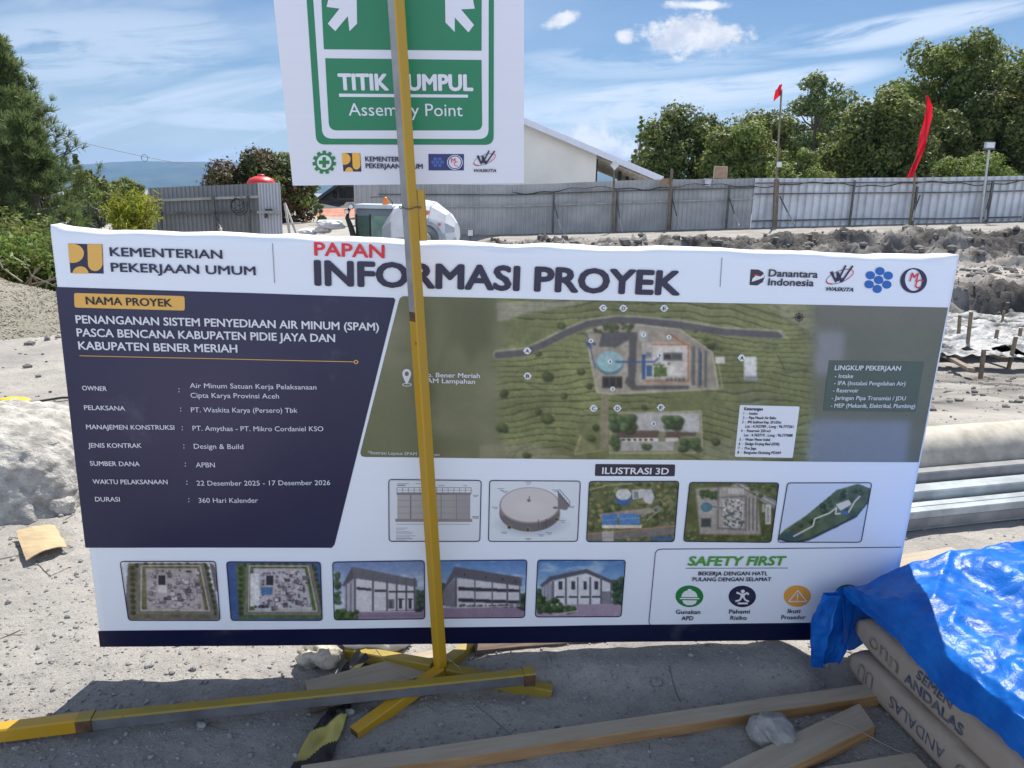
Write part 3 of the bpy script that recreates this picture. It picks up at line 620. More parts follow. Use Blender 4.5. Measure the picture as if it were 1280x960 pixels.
for k, t in enumerate(rows):
    y = 512.3+k*5.42; x = 929.6-k*.86; t2 = t.strip(); x += 5 if t.startswith(' ') else 0
    ink.text(t2, (x, y), (xr[k], y+.3), 3.3 if k else 3.8, 1, .012 if k else .03, .0028)
ink.make('map_legend', [PM['white'], PM['title']], smap)

# ---- illustrations
GN = [(62, 78, 44), (78, 92, 56), (96, 106, 70)]
def frame_ink(q, parent, r=4):
    k = Ink(BD); pts = rounded(q, r); k.line(pts+pts[:1], 1.1, 0, .0024); k.make('picture_border', [PM['navy']], parent)
def illus(q, bg, fn, r=4, step=.8):
    xs, ys = [p[0] for p in q], [p[1] for p in q]; p = Pic(min(xs)-1, min(ys)-1, max(xs)+1, max(ys)+1, step, bg); fn(p)
    if fn.__name__ not in ('tank_side', 'tank_top', 'slab'): p.noise(2.0, .07 if fn.__name__.startswith('wh') else .13, 401, None, 2).noise(8, .05 if fn.__name__.startswith('wh') else .10, 402); p.C = p.soft3(p.C)
    o = p.build('illustration', BD, rounded(q, r), PM['picture'], board); frame_ink(q, o, r); return o
WH = (188, 200, 226)
def tank_side(p):
    p.rect(496.5, 617, 588, 650, (150, 152, 166))
    sh = np.clip((p.X-496)/92, 0, 1); mm = p.mask([(496.5, 617), (588, 617), (588, 650), (496.5, 650)]); p.lay(mm*sstep(.5, 1, sh)*.35, (96, 98, 116))
    for x in (513, 533, 551, 570): p.rect(x, 618, x+1.2, 650, (98, 100, 116))
    for y in (625, 633, 641): p.rect(497, y, 588, y+.8, (126, 128, 144))
    p.rect(494.5, 648, 590, 652, (122, 122, 134)); p.rect(496, 615.5, 589, 618, (112, 114, 128)); p.rect(496, 609, 589, 609.9, (110, 112, 128)); p.rect(496, 612.2, 589, 613, (140, 142, 156))
    for k in range(14): p.rect(496+k*7.1, 609, 496.8+k*7.1, 617, (110, 112, 128))
    p.rect(496, 654.6, 588, 655.2, (130, 136, 156))
    for x0, x1, y in ((497, 511, 604), (497, 507, 605.8), (520, 528, 604), (548, 556, 606), (579, 584, 606), (591, 598, 618), (592, 597, 620), (590, 598, 645), (591, 598, 647)): p.rect(x0, y, x1, y+1, (90, 96, 118), .8)
    for k in range(9): p.rect(495, 659+k*1.9, 503+[7, 3, 9, 14, 12, 16, 10, 13, 6][k], 659.9+k*1.9, (120, 126, 150), .7)
illus([(486, 599), (601.5, 600), (599.7, 676), (486.5, 676)], WH, tank_side)
def tank_top(p):
    p.ell(664, 655, 42, 14, (152, 162, 188), .6, 8); p.ell(662, 641, 38, 23, (96, 94, 104)); p.rect(624.5, 630, 699.5, 644, (110, 108, 118), 1)
    p.lay(p.soft(p.mask([(676, 632), (699, 630), (697, 650), (676, 662)]), 2)*.4, (70, 68, 78)); p.ell(662, 631, 37.8, 22.6, (130, 130, 142)); p.ell(662, 630.5, 36, 21.2, (178, 178, 194)); p.ell(661, 634, 20, 8, (186, 186, 202), .6, 8)
    p.poly([(697, 615), (712, 632), (708, 637), (697, 636)], (104, 104, 114)); p.line([(697, 614), (711, 631)], 1.2, (76, 76, 88)); p.line([(699, 611), (712, 626), (712, 633)], .8, (90, 90, 104))
    for k in range(6): p.line([(698+k*2.4, 613+k*2.8), (698+k*2.4, 618+k*2.8)], .7, (70, 72, 84))
    p.ell(661, 625, 2.4, 1.8, (112, 112, 124)); p.line([(662, 620), (660, 626)], 1, (80, 80, 90)); p.ell(694, 634, 3, 1.6, (96, 96, 108))
    for x, y in ((637, 658), (660, 661), (696, 648)): p.ell(x, y, 3.2, 2.8, (120, 112, 108)); p.ell(x-.4, y+.4, 1.8, 1.7, (52, 50, 56))
    for x in (672, 682): p.rect(x, 648, x+1.4, 660, (76, 74, 84))
    for x, y in ((626, 610), (631, 613), (660, 602), (619, 633), (630, 664), (660, 672), (676, 667), (686, 665), (714, 632), (703, 650), (694, 611)): p.rect(x-4, y, x+4, y+.9, (96, 100, 118), .8); p.rect(x-2, y+1.8, x+3, y+2.6, (96, 100, 118), .8)
illus([(612, 600), (725.2, 600.7), (721.6, 676), (610.5, 676)], WH, tank_top)
def aerial(p):
    p.noise(14, .35, 61); p.lay(sstep(.1, .5, fbm(p.X/16, p.Y/12, 3, 62))*.5, (120, 118, 92)); p.blobs(150, (734, 603, 848, 676), 2, 4.5, GN+[(110, 108, 76)], 63)
    p.poly([(748, 642), (812, 634), (820, 640), (752, 650)], (138, 130, 128)); p.poly([(733, 668), (850, 658), (850, 668), (733, 676)], (104, 102, 108), 1); p.line([(735, 667), (848, 657)], 2.2, (136, 112, 96))
    p.poly([(789, 612), (806, 611), (806, 622), (790, 624)], (166, 170, 184)); p.poly([(806, 612), (814, 611), (818, 621), (814, 630), (806, 628), (803, 620)], (168, 170, 186)); p.rect(792, 614, 798, 622, (112, 118, 130))
    p.ell(779, 623, 9.6, 8.5, (52, 84, 148)); p.rect(769.6, 617, 788.4, 624, (52, 84, 148)); p.ell(779, 617.5, 9.6, 7, (176, 182, 196))
    p.poly([(752, 643), (771, 641), (772, 656), (752, 657)], (70, 112, 174)); p.poly([(774, 641), (797, 641), (801, 655), (774, 656)], (74, 118, 182)); p.line([(774, 648), (799, 647)], 1, (120, 156, 200)); p.line([(753, 650), (771, 649)], .8, (110, 146, 194)); p.rect(752, 656, 802, 659.5, (190, 184, 184))
    p.line([(802, 645), (822, 632), (826, 636), (808, 650)], 1.8, (140, 138, 136)); p.ell(823, 635, 3, 3, (110, 116, 128)); p.rect(752, 664, 767, 677, (150, 150, 158)); p.rect(815, 671, 841, 676, (60, 90, 140))
    p.line([(736, 612), (760, 606), (790, 604)], 1.4, (144, 146, 120))
illus([(736.4, 601.2), (848.5, 601.2), (842.7, 677), (732.9, 676.4)], (86, 92, 66), aerial)
def plan(p):
    p.noise(12, .3, 71); p.poly([(924, 602), (975, 628), (975, 640), (915, 604)], (120, 122, 128)); p.line([(926, 606), (974, 633)], 1, (180, 182, 190)); p.blobs(60, (856, 660, 970, 676), 1.5, 2.6, GN, 72); p.blobs(20, (935, 603, 972, 620), 1.8, 3, GN, 73)
    site = [(869, 610), (912, 608), (918, 604), (946, 620), (951, 668), (875, 668)]
    p.poly(site, (142, 138, 140)); p.line(site+site[:1], 1.5, (104, 106, 88)); p.noise(6, .1, 74, p.mask(site)); p.blobs(40, (876, 613, 896, 623), 1.3, 2.4, [(62, 84, 50)], 75)
    p.ell(883, 634, 8.6, 7.6, (162, 160, 160)); p.ell(883, 634, 7.4, 6.4, (70, 106, 128)); p.line([(889, 633), (908, 636), (908, 646)], 1.6, (70, 92, 110)); p.rect(876, 648, 889, 659, (70, 80, 84)); p.rect(877.5, 649.5, 887.5, 657.5, (52, 62, 68))
    p.line([(898, 610), (897, 660), (932, 662), (932, 620), (900, 622)], 2.4, (104, 104, 110)); p.rect(904, 624, 929, 659, (168, 166, 170))
    r = np.random.default_rng(76)
    for k in range(120):
        x, y = r.uniform(903, 927), r.uniform(622, 657); w, h = (r.uniform(1.2, 5), r.uniform(1.2, 4)) if k < 40 else (r.uniform(.8, 2), r.uniform(.8, 2)); p.rect(x+.6, y+.6, x+w+.6, y+h+.6, (60, 60, 68), .6); p.rect(x, y, x+w, y+h, [(92, 94, 104), (196, 196, 200), (78, 98, 66), (70, 84, 120), (120, 120, 126)][r.integers(5)], .9)
    for x in (935, 940, 945): p.rect(x, 622, x+1.8, 663, (86, 88, 92))
    p.rect(910, 610, 930, 617, (170, 172, 176)); p.rect(956, 630, 963.5, 655, (176, 178, 182)); p.rect(952, 629, 955, 640, (150, 152, 154)); p.rect(958, 633, 961, 652, (140, 142, 148))
illus([(862, 602.7), (972.8, 602.7), (963.3, 677.5), (854.3, 676.7)], (78, 86, 54), plan)
def slab(p):
    sl = [(972, 671), (980, 662), (1007, 644), (1045, 612), (1072, 604), (1087, 610), (1085, 624), (1070, 643), (1045, 656), (1012, 672), (992, 677)]
    p.poly([(x, y+3) for x, y in sl], (44, 56, 66)); p.poly(sl, (76, 90, 72)); p.noise(8, .3, 81, p.mask(sl)); p.blobs(120, (980, 606, 1080, 668), 2, 4, [(50, 66, 48), (62, 78, 54)], 82, [(978, 665), (1007, 644), (1045, 612), (1072, 606), (1080, 616), (1040, 634), (1000, 660)])
    p.poly([(972, 671), (985, 664), (1006, 668), (992, 677)], (58, 78, 92)); p.line([(992, 670), (1016, 657), (1018, 648), (1036, 641), (1045, 634), (1044, 642), (1060, 640), (1068, 626), (1074, 620)], 1.8, (190, 192, 196)); p.poly([(1044, 630), (1060, 624), (1064, 630), (1050, 638)], (188, 190, 200)); p.rect(1050, 638, 1060, 643, (70, 100, 150))
illus([(983.5, 602.7), (1088.8, 602.7), (1075.8, 677.3), (971.7, 677.3)], (178, 194, 230), slab)
def plant(p, seed, green, ground_, tx):
    out = [(160+tx, 704), (259+tx, 704), (272+tx, 772), (164+tx, 773)]
    p.poly(out, green, 1, 1); p.noise(5, .25, seed, p.mask(out))
    for k in range(9): p.blobs(1, (171+tx+k*10.4, 705, 172+tx+k*10.4, 706), 2.6, 3.2, [(50, 56, 42)], seed+k); p.blobs(1, (165+tx, 709+k*7, 166+tx, 710+k*7), 2.4, 3.2, [(50, 58, 42)], seed+20+k); p.blobs(1, (258+tx+k*1.2, 709+k*7, 259+tx+k*1.2, 710+k*7), 2.4, 3.2, [(56, 62, 46)], seed+40+k)
    p.line([(175+tx, 706), (172+tx, 766), (266+tx, 766), (253+tx, 706)], 3.6, (104, 104, 112)); p.line([(177+tx, 707), (176+tx, 763), (262+tx, 763), (250+tx, 707), (177+tx, 707)], 1.4, (176, 172, 178))
    p.poly([(182+tx, 710), (246+tx, 710), (256+tx, 762), (184+tx, 762)], ground_, 1)
    r = np.random.default_rng(seed)
    for k in range(130):
        x = r.uniform(184, 248)+tx; y = r.uniform(711, 757); big = k < 50; w, h = (r.uniform(3, 9), r.uniform(2.5, 6)) if big else (r.uniform(.9, 3.6), r.uniform(.9, 2.6)); p.rect(x+.8, y+.8, x+w+.8, y+h+.8, (50, 48, 62), .7); p.rect(x, y, x+w, y+h, [(150, 144, 160), (96, 92, 108), (176, 172, 188), (72, 70, 84), (120, 114, 132)][r.integers(5)])
    p.rect(196+tx, 718, 209+tx, 746, (160, 156, 172)); p.rect(198+tx, 719, 207+tx, 731, (44, 46, 60))
def q1f(p): p.poly([(160, 708), (155, 775), (276, 775), (262, 704), (268, 706), (276, 740)], (98, 94, 106), 1); plant(p, 91, (92, 92, 74), (150, 146, 158), 0); p.rect(197, 732, 208, 741, (190, 188, 200))
illus([(150.5, 701.4), (269.5, 701.4), (275.6, 774.9), (160.8, 775.3)], (178, 188, 210), q1f)
def q2f(p):
    p.noise(40, .12, 3); plant(p, 131, (74, 92, 62), (160, 162, 182), 135); p.rect(327, 733, 341, 743, (70, 106, 160)); p.rect(313, 716, 324, 757, (190, 194, 214)); [p.ell(320+k*4.6, 757.5, 1.7, 1.7, (40, 44, 64)) for k in range(4)]
illus([(283.3, 701.8), (400.8, 701.8), (403.2, 774.4), (289.4, 774.7)], (58, 82, 140), q2f)
def sky_grad(p, top=(92, 124, 180), bot=(168, 184, 214)):
    y0, y1 = p.ys[0], p.ys[-1]; t = np.clip((p.Y-y0)/(y1-y0)/.7, 0, 1)[..., None]; p.C = np.array(top)*(1-t)+np.array(bot)*t; p.lay(sstep(.15, .6, fbm(p.X/22, p.Y/9, 3, 7))*.45, (196, 206, 226))
def wh1(p):
    sky_grad(p, (96, 118, 172)); p.poly([(410, 764), (535, 758), (535, 776), (410, 776)], (122, 112, 142)); p.blobs(26, (418, 716, 424, 752), 2, 3.6, [(70, 92, 74)], 5); p.blobs(40, (520, 738, 532, 760), 2.5, 4.5, [(62, 78, 74)], 6)
    p.poly([(430, 733), (442, 721), (520, 732), (519, 761), (442, 764), (431, 760)], (182, 186, 206)); p.poly([(430, 733), (443, 722), (443, 765), (431, 760)], (150, 152, 176))
    p.poly([(428, 731), (440, 708), (521, 724), (521, 733), (443, 722), (430, 733)], (78, 80, 96)); p.poly([(440, 708), (521, 724), (521, 733), (443, 722)], (94, 96, 112))
    for x in (442.5, 465, 483, 494.5, 506.5, 517): p.rect(x, 722, x+2.4, 763, (86, 86, 104))
    for x in (432.5, 438): p.rect(x, 728, x+1.4, 764, (96, 96, 114))
    p.poly([(446, 733), (464, 735), (464, 738), (446, 736.4)], (56, 58, 74)); p.rect(468, 736, 483, 739.5, (66, 68, 84)); p.rect(486, 737.5, 518, 740, (66, 68, 84)); p.rect(485, 748, 493.5, 760, (110, 112, 126)); p.rect(487, 750, 491, 760, (72, 76, 92)); p.rect(499, 748, 503, 760, (58, 60, 76)); p.rect(511, 748, 515, 760, (58, 60, 76)); p.rect(498, 747, 505, 749, (52, 54, 68)); p.rect(510, 747, 516, 749, (52, 54, 68))
    p.rect(440, 763, 519, 764.2, (180, 176, 196)); p.blobs(40, (417, 762, 446, 774), 2, 4, [(54, 76, 50), (72, 92, 60)], 8); p.rect(446, 768, 531, 770, (104, 96, 124), .6)
illus([(416.1, 701.6), (530.4, 700), (531, 772.9), (418.2, 773.8)], (150, 170, 205), wh1)
def wh2(p):
    sky_grad(p, (74, 112, 176), (150, 174, 214)); p.poly([(545, 760), (660, 756), (660, 774), (545, 774)], (124, 112, 142)); p.blobs(40, (540, 730, 556, 756), 3, 5, [(60, 76, 66)], 3); p.blobs(24, (648, 740, 660, 758), 2.5, 4.5, [(52, 70, 62)], 4)
    p.poly([(554, 737), (569, 722), (651, 731), (650, 757), (569, 759), (555, 757)], (178, 182, 204)); p.poly([(554, 737), (570, 722), (570, 759), (555, 757)], (104, 106, 126)); p.poly([(553, 737), (568, 708), (652, 721), (652, 732), (569, 721), (554, 738)], (82, 82, 98))
    for y, h in ((733, 4.6), (747, 4.6)): p.poly([(573, y), (650, y+3), (650, y+3+h*.8), (573, y+h)], (48, 50, 66))
    for x in (569, 592.5, 614, 633, 648.5): p.rect(x, 722, x+2.2, 758, (84, 84, 102))
    for k, (x, y) in enumerate(((580, 716), (606, 719.5), (627, 722), (643, 724))): p.rect(x, y, x+1.6, y+3, (44, 46, 58))
    p.blobs(40, (575, 755.5, 648, 757), 1, 1.6, [(60, 72, 70)], 9); p.line([(572, 758.6), (650, 756.6)], 1, (176, 172, 192))
illus([(547, 700.2), (658.6, 699.1), (655.6, 771), (551, 772)], (150, 170, 205), wh2)
def wh3(p):
    sky_grad(p, (62, 106, 172), (170, 192, 222)); p.poly([(668, 756), (782, 752), (782, 774), (668, 774)], (140, 130, 160)); p.blobs(40, (766, 722, 782, 752), 3, 5, [(48, 70, 62), (60, 82, 70)], 3); p.blobs(12, (668, 735, 676, 750), 2.5, 4, [(58, 80, 70)], 4)
    p.poly([(677, 732), (692, 726), (733, 713), (764, 728), (764, 755), (692, 755), (678, 750)], (184, 190, 212)); p.poly([(677, 732), (692, 726), (692, 756), (678, 750)], (140, 144, 168)); p.poly([(675, 731), (687, 720), (733, 710.5), (767, 726), (766, 730), (733, 716), (690, 725), (677, 734)], (76, 78, 94))
    for x in (690, 706, 721, 736.5, 750, 762.5): p.rect(x, 720 if 700 < x < 755 else 726, x+2, 755, (88, 90, 108))
    for x in (698, 714, 729, 743): p.rect(x, 726, x+4.4, 736, (58, 62, 80)); p.rect(x-3.5, 744, x+7.5, 747, (64, 66, 84))
    p.rect(752.5, 739, 763, 755, (112, 116, 134)); [p.rect(680+k*4, 730, 681.4+k*4, 752, (104, 108, 132)) for k in range(3)]
    p.blobs(70, (672, 746, 718, 764), 2.2, 4, [(48, 72, 44), (66, 92, 56)], 8, [(670, 742), (690, 746), (722, 762), (700, 768), (670, 768)]); p.line([(692, 768), (722, 763)], 1.4, (182, 178, 190))
illus([(672, 699.4), (781.7, 699.7), (776.2, 770.4), (669, 770.4)], (150, 170, 205), wh3)
ink = Ink(BD); ink.poly(rounded([(743.9, 579.5), (843.9, 580.4), (843.3, 595.2), (743.3, 594.6)], 2), 0, .001); ink.text('ILUSTRASI 3D', (752.3, 591.4), (835, 592.3), 7.8, 1, .024)
ink.make('illustration_badge', [PM['dark'], PM['white']], board)
# ---- safety panel
ink = Ink(BD); ink.line([(1126, 683.6), (980, 685.2), (826, 686.4), (822, 687.4), (819.2, 691), (815, 735), (811, 777), (811.8, 780), (814, 781.2), (920, 780.4), (1012, 779.6), (1107, 778.5)], .9, 1)
ink.make('safety_border', [PM['leaf'], PM['navy'], PM['deep']], board); ink = Ink(BD, True)
ink.text('SAFETY FIRST', (859.6, 706.5), (979, 706), 11, 0, .034, slant=.16); ink.split(); ink.line([(857, 710.2), (984.7, 709.8)], .7, 1)
ink.text('BEKERJA DENGAN HATI,', (872.6, 718.7), (958.4, 718.7), 4.7, 2, .016); ink.text('PULANG DENGAN SELAMAT', (865.2, 726), (963.2, 726), 4.7, 2, .016)
for t, l, r in (('Gunakan', (844.4, 766.8), (874.7, 766.8)), ('APD', (851.4, 774.6), (866, 774.6)), ('Pahami', (910.8, 766.5), (936.6, 766.5)), ('Risiko', (912.4, 774.3), (932.6, 774.3)), ('Ikuti', (983.9, 765.8), (999.3, 765.8)), ('Prosedur', (976, 773.6), (1006, 773.4))): ink.text(t, l, r, 5.0, 2, .012)
safe = ink.make('safety_lettering', [PM['leaf'], PM['navy'], PM['deep']], board)
ink = Ink(BD); c = (861.7, 745.3); ink.ell(c, 17.4, 13.5, 0, .001)
ink.poly([(851.5, 746), (852.5, 742), (855.5, 739), (859.5, 737.5), (859.7, 736), (864, 736), (864.2, 737.5), (868, 739), (871, 742.4), (871.6, 746)], 1, .002); ink.poly(rounded([(849.4, 747), (874, 747), (874, 748.6), (849.4, 748.6)], .6), 1, .002); ink.poly([(852.6, 750), (871, 750), (869.6, 753.6), (865, 756), (858, 756), (854, 753.4)], 1, .002)
ink.make('helmet_icon', [PM['green'], PM['white']], board)
ink = Ink(BD); c = (927.8, 745.6); ink.ell(c, 17.2, 13.5, 0, .001)
ink.ell((928.4, 739), 2.5, 2.2, 1, .002); ink.poly([(925.6, 741.6), (931, 741.8), (930.6, 747), (925.4, 747.2)], 1, .002)
for l in ([(926, 742.6), (920.4, 740.2)], [(930.6, 742.6), (934.2, 740.6), (935.4, 743.4)], [(926.4, 746.6), (924.6, 750), (919, 751.4)], [(929.6, 746.6), (931.6, 750), (936, 751.6)], [(922, 754), (934.4, 754)]): ink.line(l, 2.2, 1, .0022)
ink.make('running_person_icon', [PM['navy'], PM['white']], board)
ink = Ink(BD); c = (996.4, 745); ink.ell(c, 17, 13.4, 0, .001); t3 = [(997, 737.6), (1007.8, 751.4), (985.4, 751.6)]; ink.line(t3+t3[:1], 1.3, 1, .0022); ink.line([(996.8, 742), (996.5, 747.4)], 1.5, 1, .0022); ink.ell((996.5, 749.4), .9, .8, 1, .0022, n=8)
ink.make('warning_icon', [PM['amber'], PM['white']], board)
ink = Ink(BD); c = (1060, 744); ink.ell(c, 17, 13.4, 0, .001); ink.poly([(1050, 741), (1054, 738.5), (1059, 740), (1064, 738), (1069, 741), (1066, 748), (1060, 752), (1054, 747)], 1, .002)
ink.make('hands_icon', [PM['green'], PM['white']], board)

# ------------------------------------------------------------------ assembly point sign on its yellow post
SW = .585
so, su, sv, _h = quad_pose(((342, 0), (655, 0), (652, 229), (363, 232)), SW)
SH = .80; so = so+sv*(_h-SH)
SG = Sheet(so, su, sv, SW, SH, .0012, 15)
J = np.array([-.197, 2.005, .115])                       # where the legs meet
top_d = ray(495, 0); topP = CP+top_d*(1.905/top_d[1]); ax = (topP-J)/np.linalg.norm(topP-J)
sign = empty('assembly_point_sign', (J[0], J[1], .03), 'green and white assembly point sign on a leaning yellow square post with low splayed feet', 'sign')
b_ = MB(); b_.V = []
for off in (0.0, -.016):
    b_.V += [tuple(so+u*su+v*sv+off*SG.n) for u, v in ((0, 0), (SW, 0), (SW, SH), (0, SH))]
b_.F = [(0, 3, 2, 1), (4, 5, 6, 7), (0, 1, 5, 4), (1, 2, 6, 5), (2, 3, 7, 6), (3, 0, 4, 7)]; b_.I = [0]*6
sign_white = print_mat('sign_vinyl', col=(.74, .73, .77), bump=.0003)
panel_s = b_.make('sign_panel', [sign_white], sign)
ink = Ink(SG)
def up_to(x0, y0, x1, y1, y): return x0+(x1-x0)*(y-y0)/(y1-y0)
yt = -235
ink.poly(rounded([(up_to(383.4, 0, 393.5, 150, yt), yt), (up_to(617.5, 0, 617.3, 150, yt), yt), (617, 181), (395.5, 180.6)], [14, 14, 11, 11], 8), 0, .001)
ink.poly(rounded([(up_to(391.3, 0, 401, 150, -227), -227), (611.2, -227), (610.6, 173.6), (403.4, 173.2)], [14, 14, 12, 12], 8), 1, .0016)
ink.poly(rounded([(up_to(401.9, 0, 405, 61.6, -219), -219), (602.6, -219), (601.9, 63.4), (405, 61.6)], [12, 12, 0, 0], 8), 0, .0022)
ink.poly(rounded([(406.6, 72.8), (601.9, 75), (602.8, 163), (411.6, 163)], [0, 0, 9, 10], 8), 0, .0022)
for sx in (0, 1):
    A = [(283, 28), (335, 35), (288, 95), (318, 125), (368, 65), (375, 125), (405, 95), (403, -45), (300, -40)] if not sx else [(875, 35), (820, 38), (872, 100), (850, 130), (795, 70), (795, 128), (758, 90), (756, -45), (860, -40)]
    pts = [(320+x/3.2, y/3.2) for x, y in A]; ink.poly(pts, 1, .003); ink.poly([(x, -156-y) for x, y in pts], 1, .003)
for cxp in (468, 503, 538):
    ink.ell((cxp, -118), 9, 11, 1, .003); ink.poly([(cxp-13, -100), (cxp+13, -100), (cxp+10, -60), (cxp+7, -28), (cxp-7, -28), (cxp-10, -60)], 1, .003)
ink.make('sign_symbol', [PM['signgreen'], sign_white], panel_s)
ink = Ink(SG, True); ink.text('TITIK KUMPUL', (424.7, 111.9), (590.6, 113), 19.2, 0, .040); ink.text('Assembly Point', (436.3, 144.4), (578.4, 145.2), 15.4, 0, -.002); ink.split(); ink.poly([(423.8, 117), (585, 118.3), (585, 122), (424.2, 121)], 0, .003)
ink.make('sign_lettering', [sign_white], panel_s)
ink = Ink(SG); c = (405.5, 202.8); pts = []
for k in range(11):
    for dt, r in ((-.20, 11.6), (-.14, 14.8), (.14, 14.8), (.20, 11.6)): t = k*2*math.pi/11+dt-math.pi/2; pts.append((c[0]+r*math.cos(t), c[1]+r*math.sin(t)))
ink.poly(pts, 0, .002); ink.ell(c, 9, 9, 1, .0026); ink.poly([(c[0]+x, c[1]+y) for x, y in ((-2.2, -6.6), (2.2, -6.6), (2.2, -2.2), (6.6, -2.2), (6.6, 2.2), (2.2, 2.2), (2.2, 6.6), (-2.2, 6.6), (-2.2, 2.2), (-6.6, 2.2), (-6.6, -2.2), (-2.2, -2.2))], 0, .0032)
ink.make('safety_gear_logo', [PM['green'], sign_white], panel_s)
ink = Ink(SG); ink.poly([(427.5, 191.2), (450.3, 191.4), (451.8, 214.5), (429.3, 214.3)], 1, .001)
ink.poly([(427.6, 191.3), (431, 191.3)]+[(431+7.4*math.sin(t), 198.6-7.2*math.cos(t)) for t in np.linspace(.1, math.pi, 10)]+[(428.6, 205.8)], 0, .002); ink.poly([(440.2, 191.4), (449.9, 191.5), (450.7, 207)]+[(445.7+4.8*math.cos(t), 206.6+5.2*math.sin(t)) for t in np.linspace(.05, math.pi, 8)], 0, .002)
ink.poly([(431.6+5*(1-math.cos(t)), 214.3-5.4*math.sin(t)) for t in np.linspace(0, math.pi, 10)], 0, .002); ink.make('ministry_logo', [PM['signgold'], PM['title']], panel_s)
ink = Ink(SG, True); ink.text('KEMENTERIAN', (457, 201.5), (513, 202), 5.9, 0, .028); ink.text('PEKERJAAN UMUM', (457.5, 210), (528.5, 210.8), 5.9, 0, .028); ink.text('WASKITA', (591.4, 214.8), (620, 214.9), 3.5, 0, .035, slant=.35); ink.split(); w_logo(ink, 606, 199, .8)
ink.make('ministry_lettering', [PM['title'], PM['red']], panel_s)
ink = Ink(SG); ink.poly([(535.5, 192.3), (580, 192.5), (579.8, 213), (535.8, 213)], 0, .001)
for a, b in ((0, 0), (5.6, 0), (-5.6, 0), (2.8, -4), (-2.8, -4), (2.8, 4), (-2.8, 4)): ink.ell((547+a, 202.6+b), 2.5, 2.1, 1, .002, n=14)
ink.ell((568.6, 202.8), 9.8, 9.3, 2, .002); ink.ring((568.6, 202.8), 8.8, 8.4, 7.6, 7.4, 0, .0026); ink.text('M', (564, 203.5), (569.4, 203.6), 6, 3, .006, .003); ink.text('C', (567.4, 207.6), (572.4, 207.7), 6, 3, .0, .0036)
ink.make('emblem_plate', [PM['signblue'], PM['midblue'], sign_white, PM['red']], panel_s)
yellow = mat('yellow_paint', (.56, .31, .012), .42, .16, 14, .0007, 70, col2=(.44, .26, .02), spec=.5, chips=((.09, .06, .035), 34, .68))
yellow_old = mat('scuffed_yellow_paint', (.40, .27, .02), .5, .2, 16, .0008, 60, col2=(.26, .20, .04), chips=((.12, .10, .07), 30, .64))
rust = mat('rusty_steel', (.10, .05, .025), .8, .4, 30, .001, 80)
def diamond(w): return [(0, -w), (w, 0), (0, w), (-w, 0)]
def post_seg(p0, p1, w, il, ir, m):
    p0, p1 = np.asarray(p0), np.asarray(p1); d = (p1-p0)/np.linalg.norm(p1-p0); a = np.cross(d, (0, 1, 0)); a /= np.linalg.norm(a); b = np.cross(a, d)
    f = b if b@(CP-p0) > 0 else -b; c = w*.12
    prof = [(-w, c), (-w, -c), (-c, -w), (c, -w), (w, -c), (w, c), (c, w), (-c, w)]
    V = [p+a*x-f*y for p in (p0, p1) for x, y in prof]; n = 8
    F = [(k, (k+1) % n, n+(k+1) % n, n+k) for k in range(n)]+[tuple(range(n-1, -1, -1)), tuple(range(n, 2*n))]
    I = [il, il, ir, ir, ir, ir, il, il, ir, ir]
    # faces towards the camera: one turned left, one turned right
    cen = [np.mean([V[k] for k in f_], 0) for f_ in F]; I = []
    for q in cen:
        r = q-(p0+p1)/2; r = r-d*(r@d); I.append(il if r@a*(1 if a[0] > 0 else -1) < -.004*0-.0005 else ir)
    m.add(V, F, I); return m
def onpost(ypx):
    ts = np.linspace(0, 1.4, 400); Q = J+ax*np.linalg.norm(topP-J)*ts[:, None]; v = Q-CP; yy_ = H0/2-FPX*(v@CU)/(v@CF); return Q[np.argmin(abs(yy_-ypx))]
pole = MB(); b0 = onpost(402); b1 = onpost(388); endP = so+SW/2*su+.03*sv+SG.n*.02
topE = J+ax*(np.linalg.norm(topP-J)+.33)
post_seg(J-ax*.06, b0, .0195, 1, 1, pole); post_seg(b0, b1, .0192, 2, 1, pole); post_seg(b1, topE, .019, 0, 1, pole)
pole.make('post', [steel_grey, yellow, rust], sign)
br = MB(); p0, p1 = onpost(300), onpost(236); br.beam(p0+np.array([.028, .012, 0]), p1+np.array([.028, .012, 0]), .018, .02, up=(0, 1, 0)); br.make('bracket', [yellow], sign)
wr = MB(); q = onpost(258); wr.path([q+np.array([.026*math.cos(t), -.026*math.sin(t), .003*math.sin(3*t)]) for t in np.linspace(0, 6.28, 22)], .0013, 5); wr.make('tie_wire', [mat('tie_wire', (.05, .045, .04), .5)], sign)
def foot(p0, p1, name='foot', m=None, w=.036):
    f = MB(); p0, p1 = np.array(p0), np.array(p1); f.beam(p0, p1, w, w, .003, i=0)
    d = (p1-p0)/np.linalg.norm(p1-p0); f.beam(p1-d*.004, p1+d*.0012, w*.8, w*.8, .001, i=1)    # open dark tube end
    return f.make(name, [m or yellow, rust], sign)
A1 = ground(443, 918, .022); foot(J+np.array([.004, -.006, -.052]), A1)
A2 = ground(690, 866, .024); foot(J+np.array([.02, 0, -.056]), A2, m=yellow_old)
foot(J+np.array([-.02, .01, -.05]), (J[0]-.30, J[1]+.13, .03), m=yellow_old)
foot(J+np.array([.01, .02, -.05]), (J[0]+.20, J[1]+.32, .03), m=yellow_old)
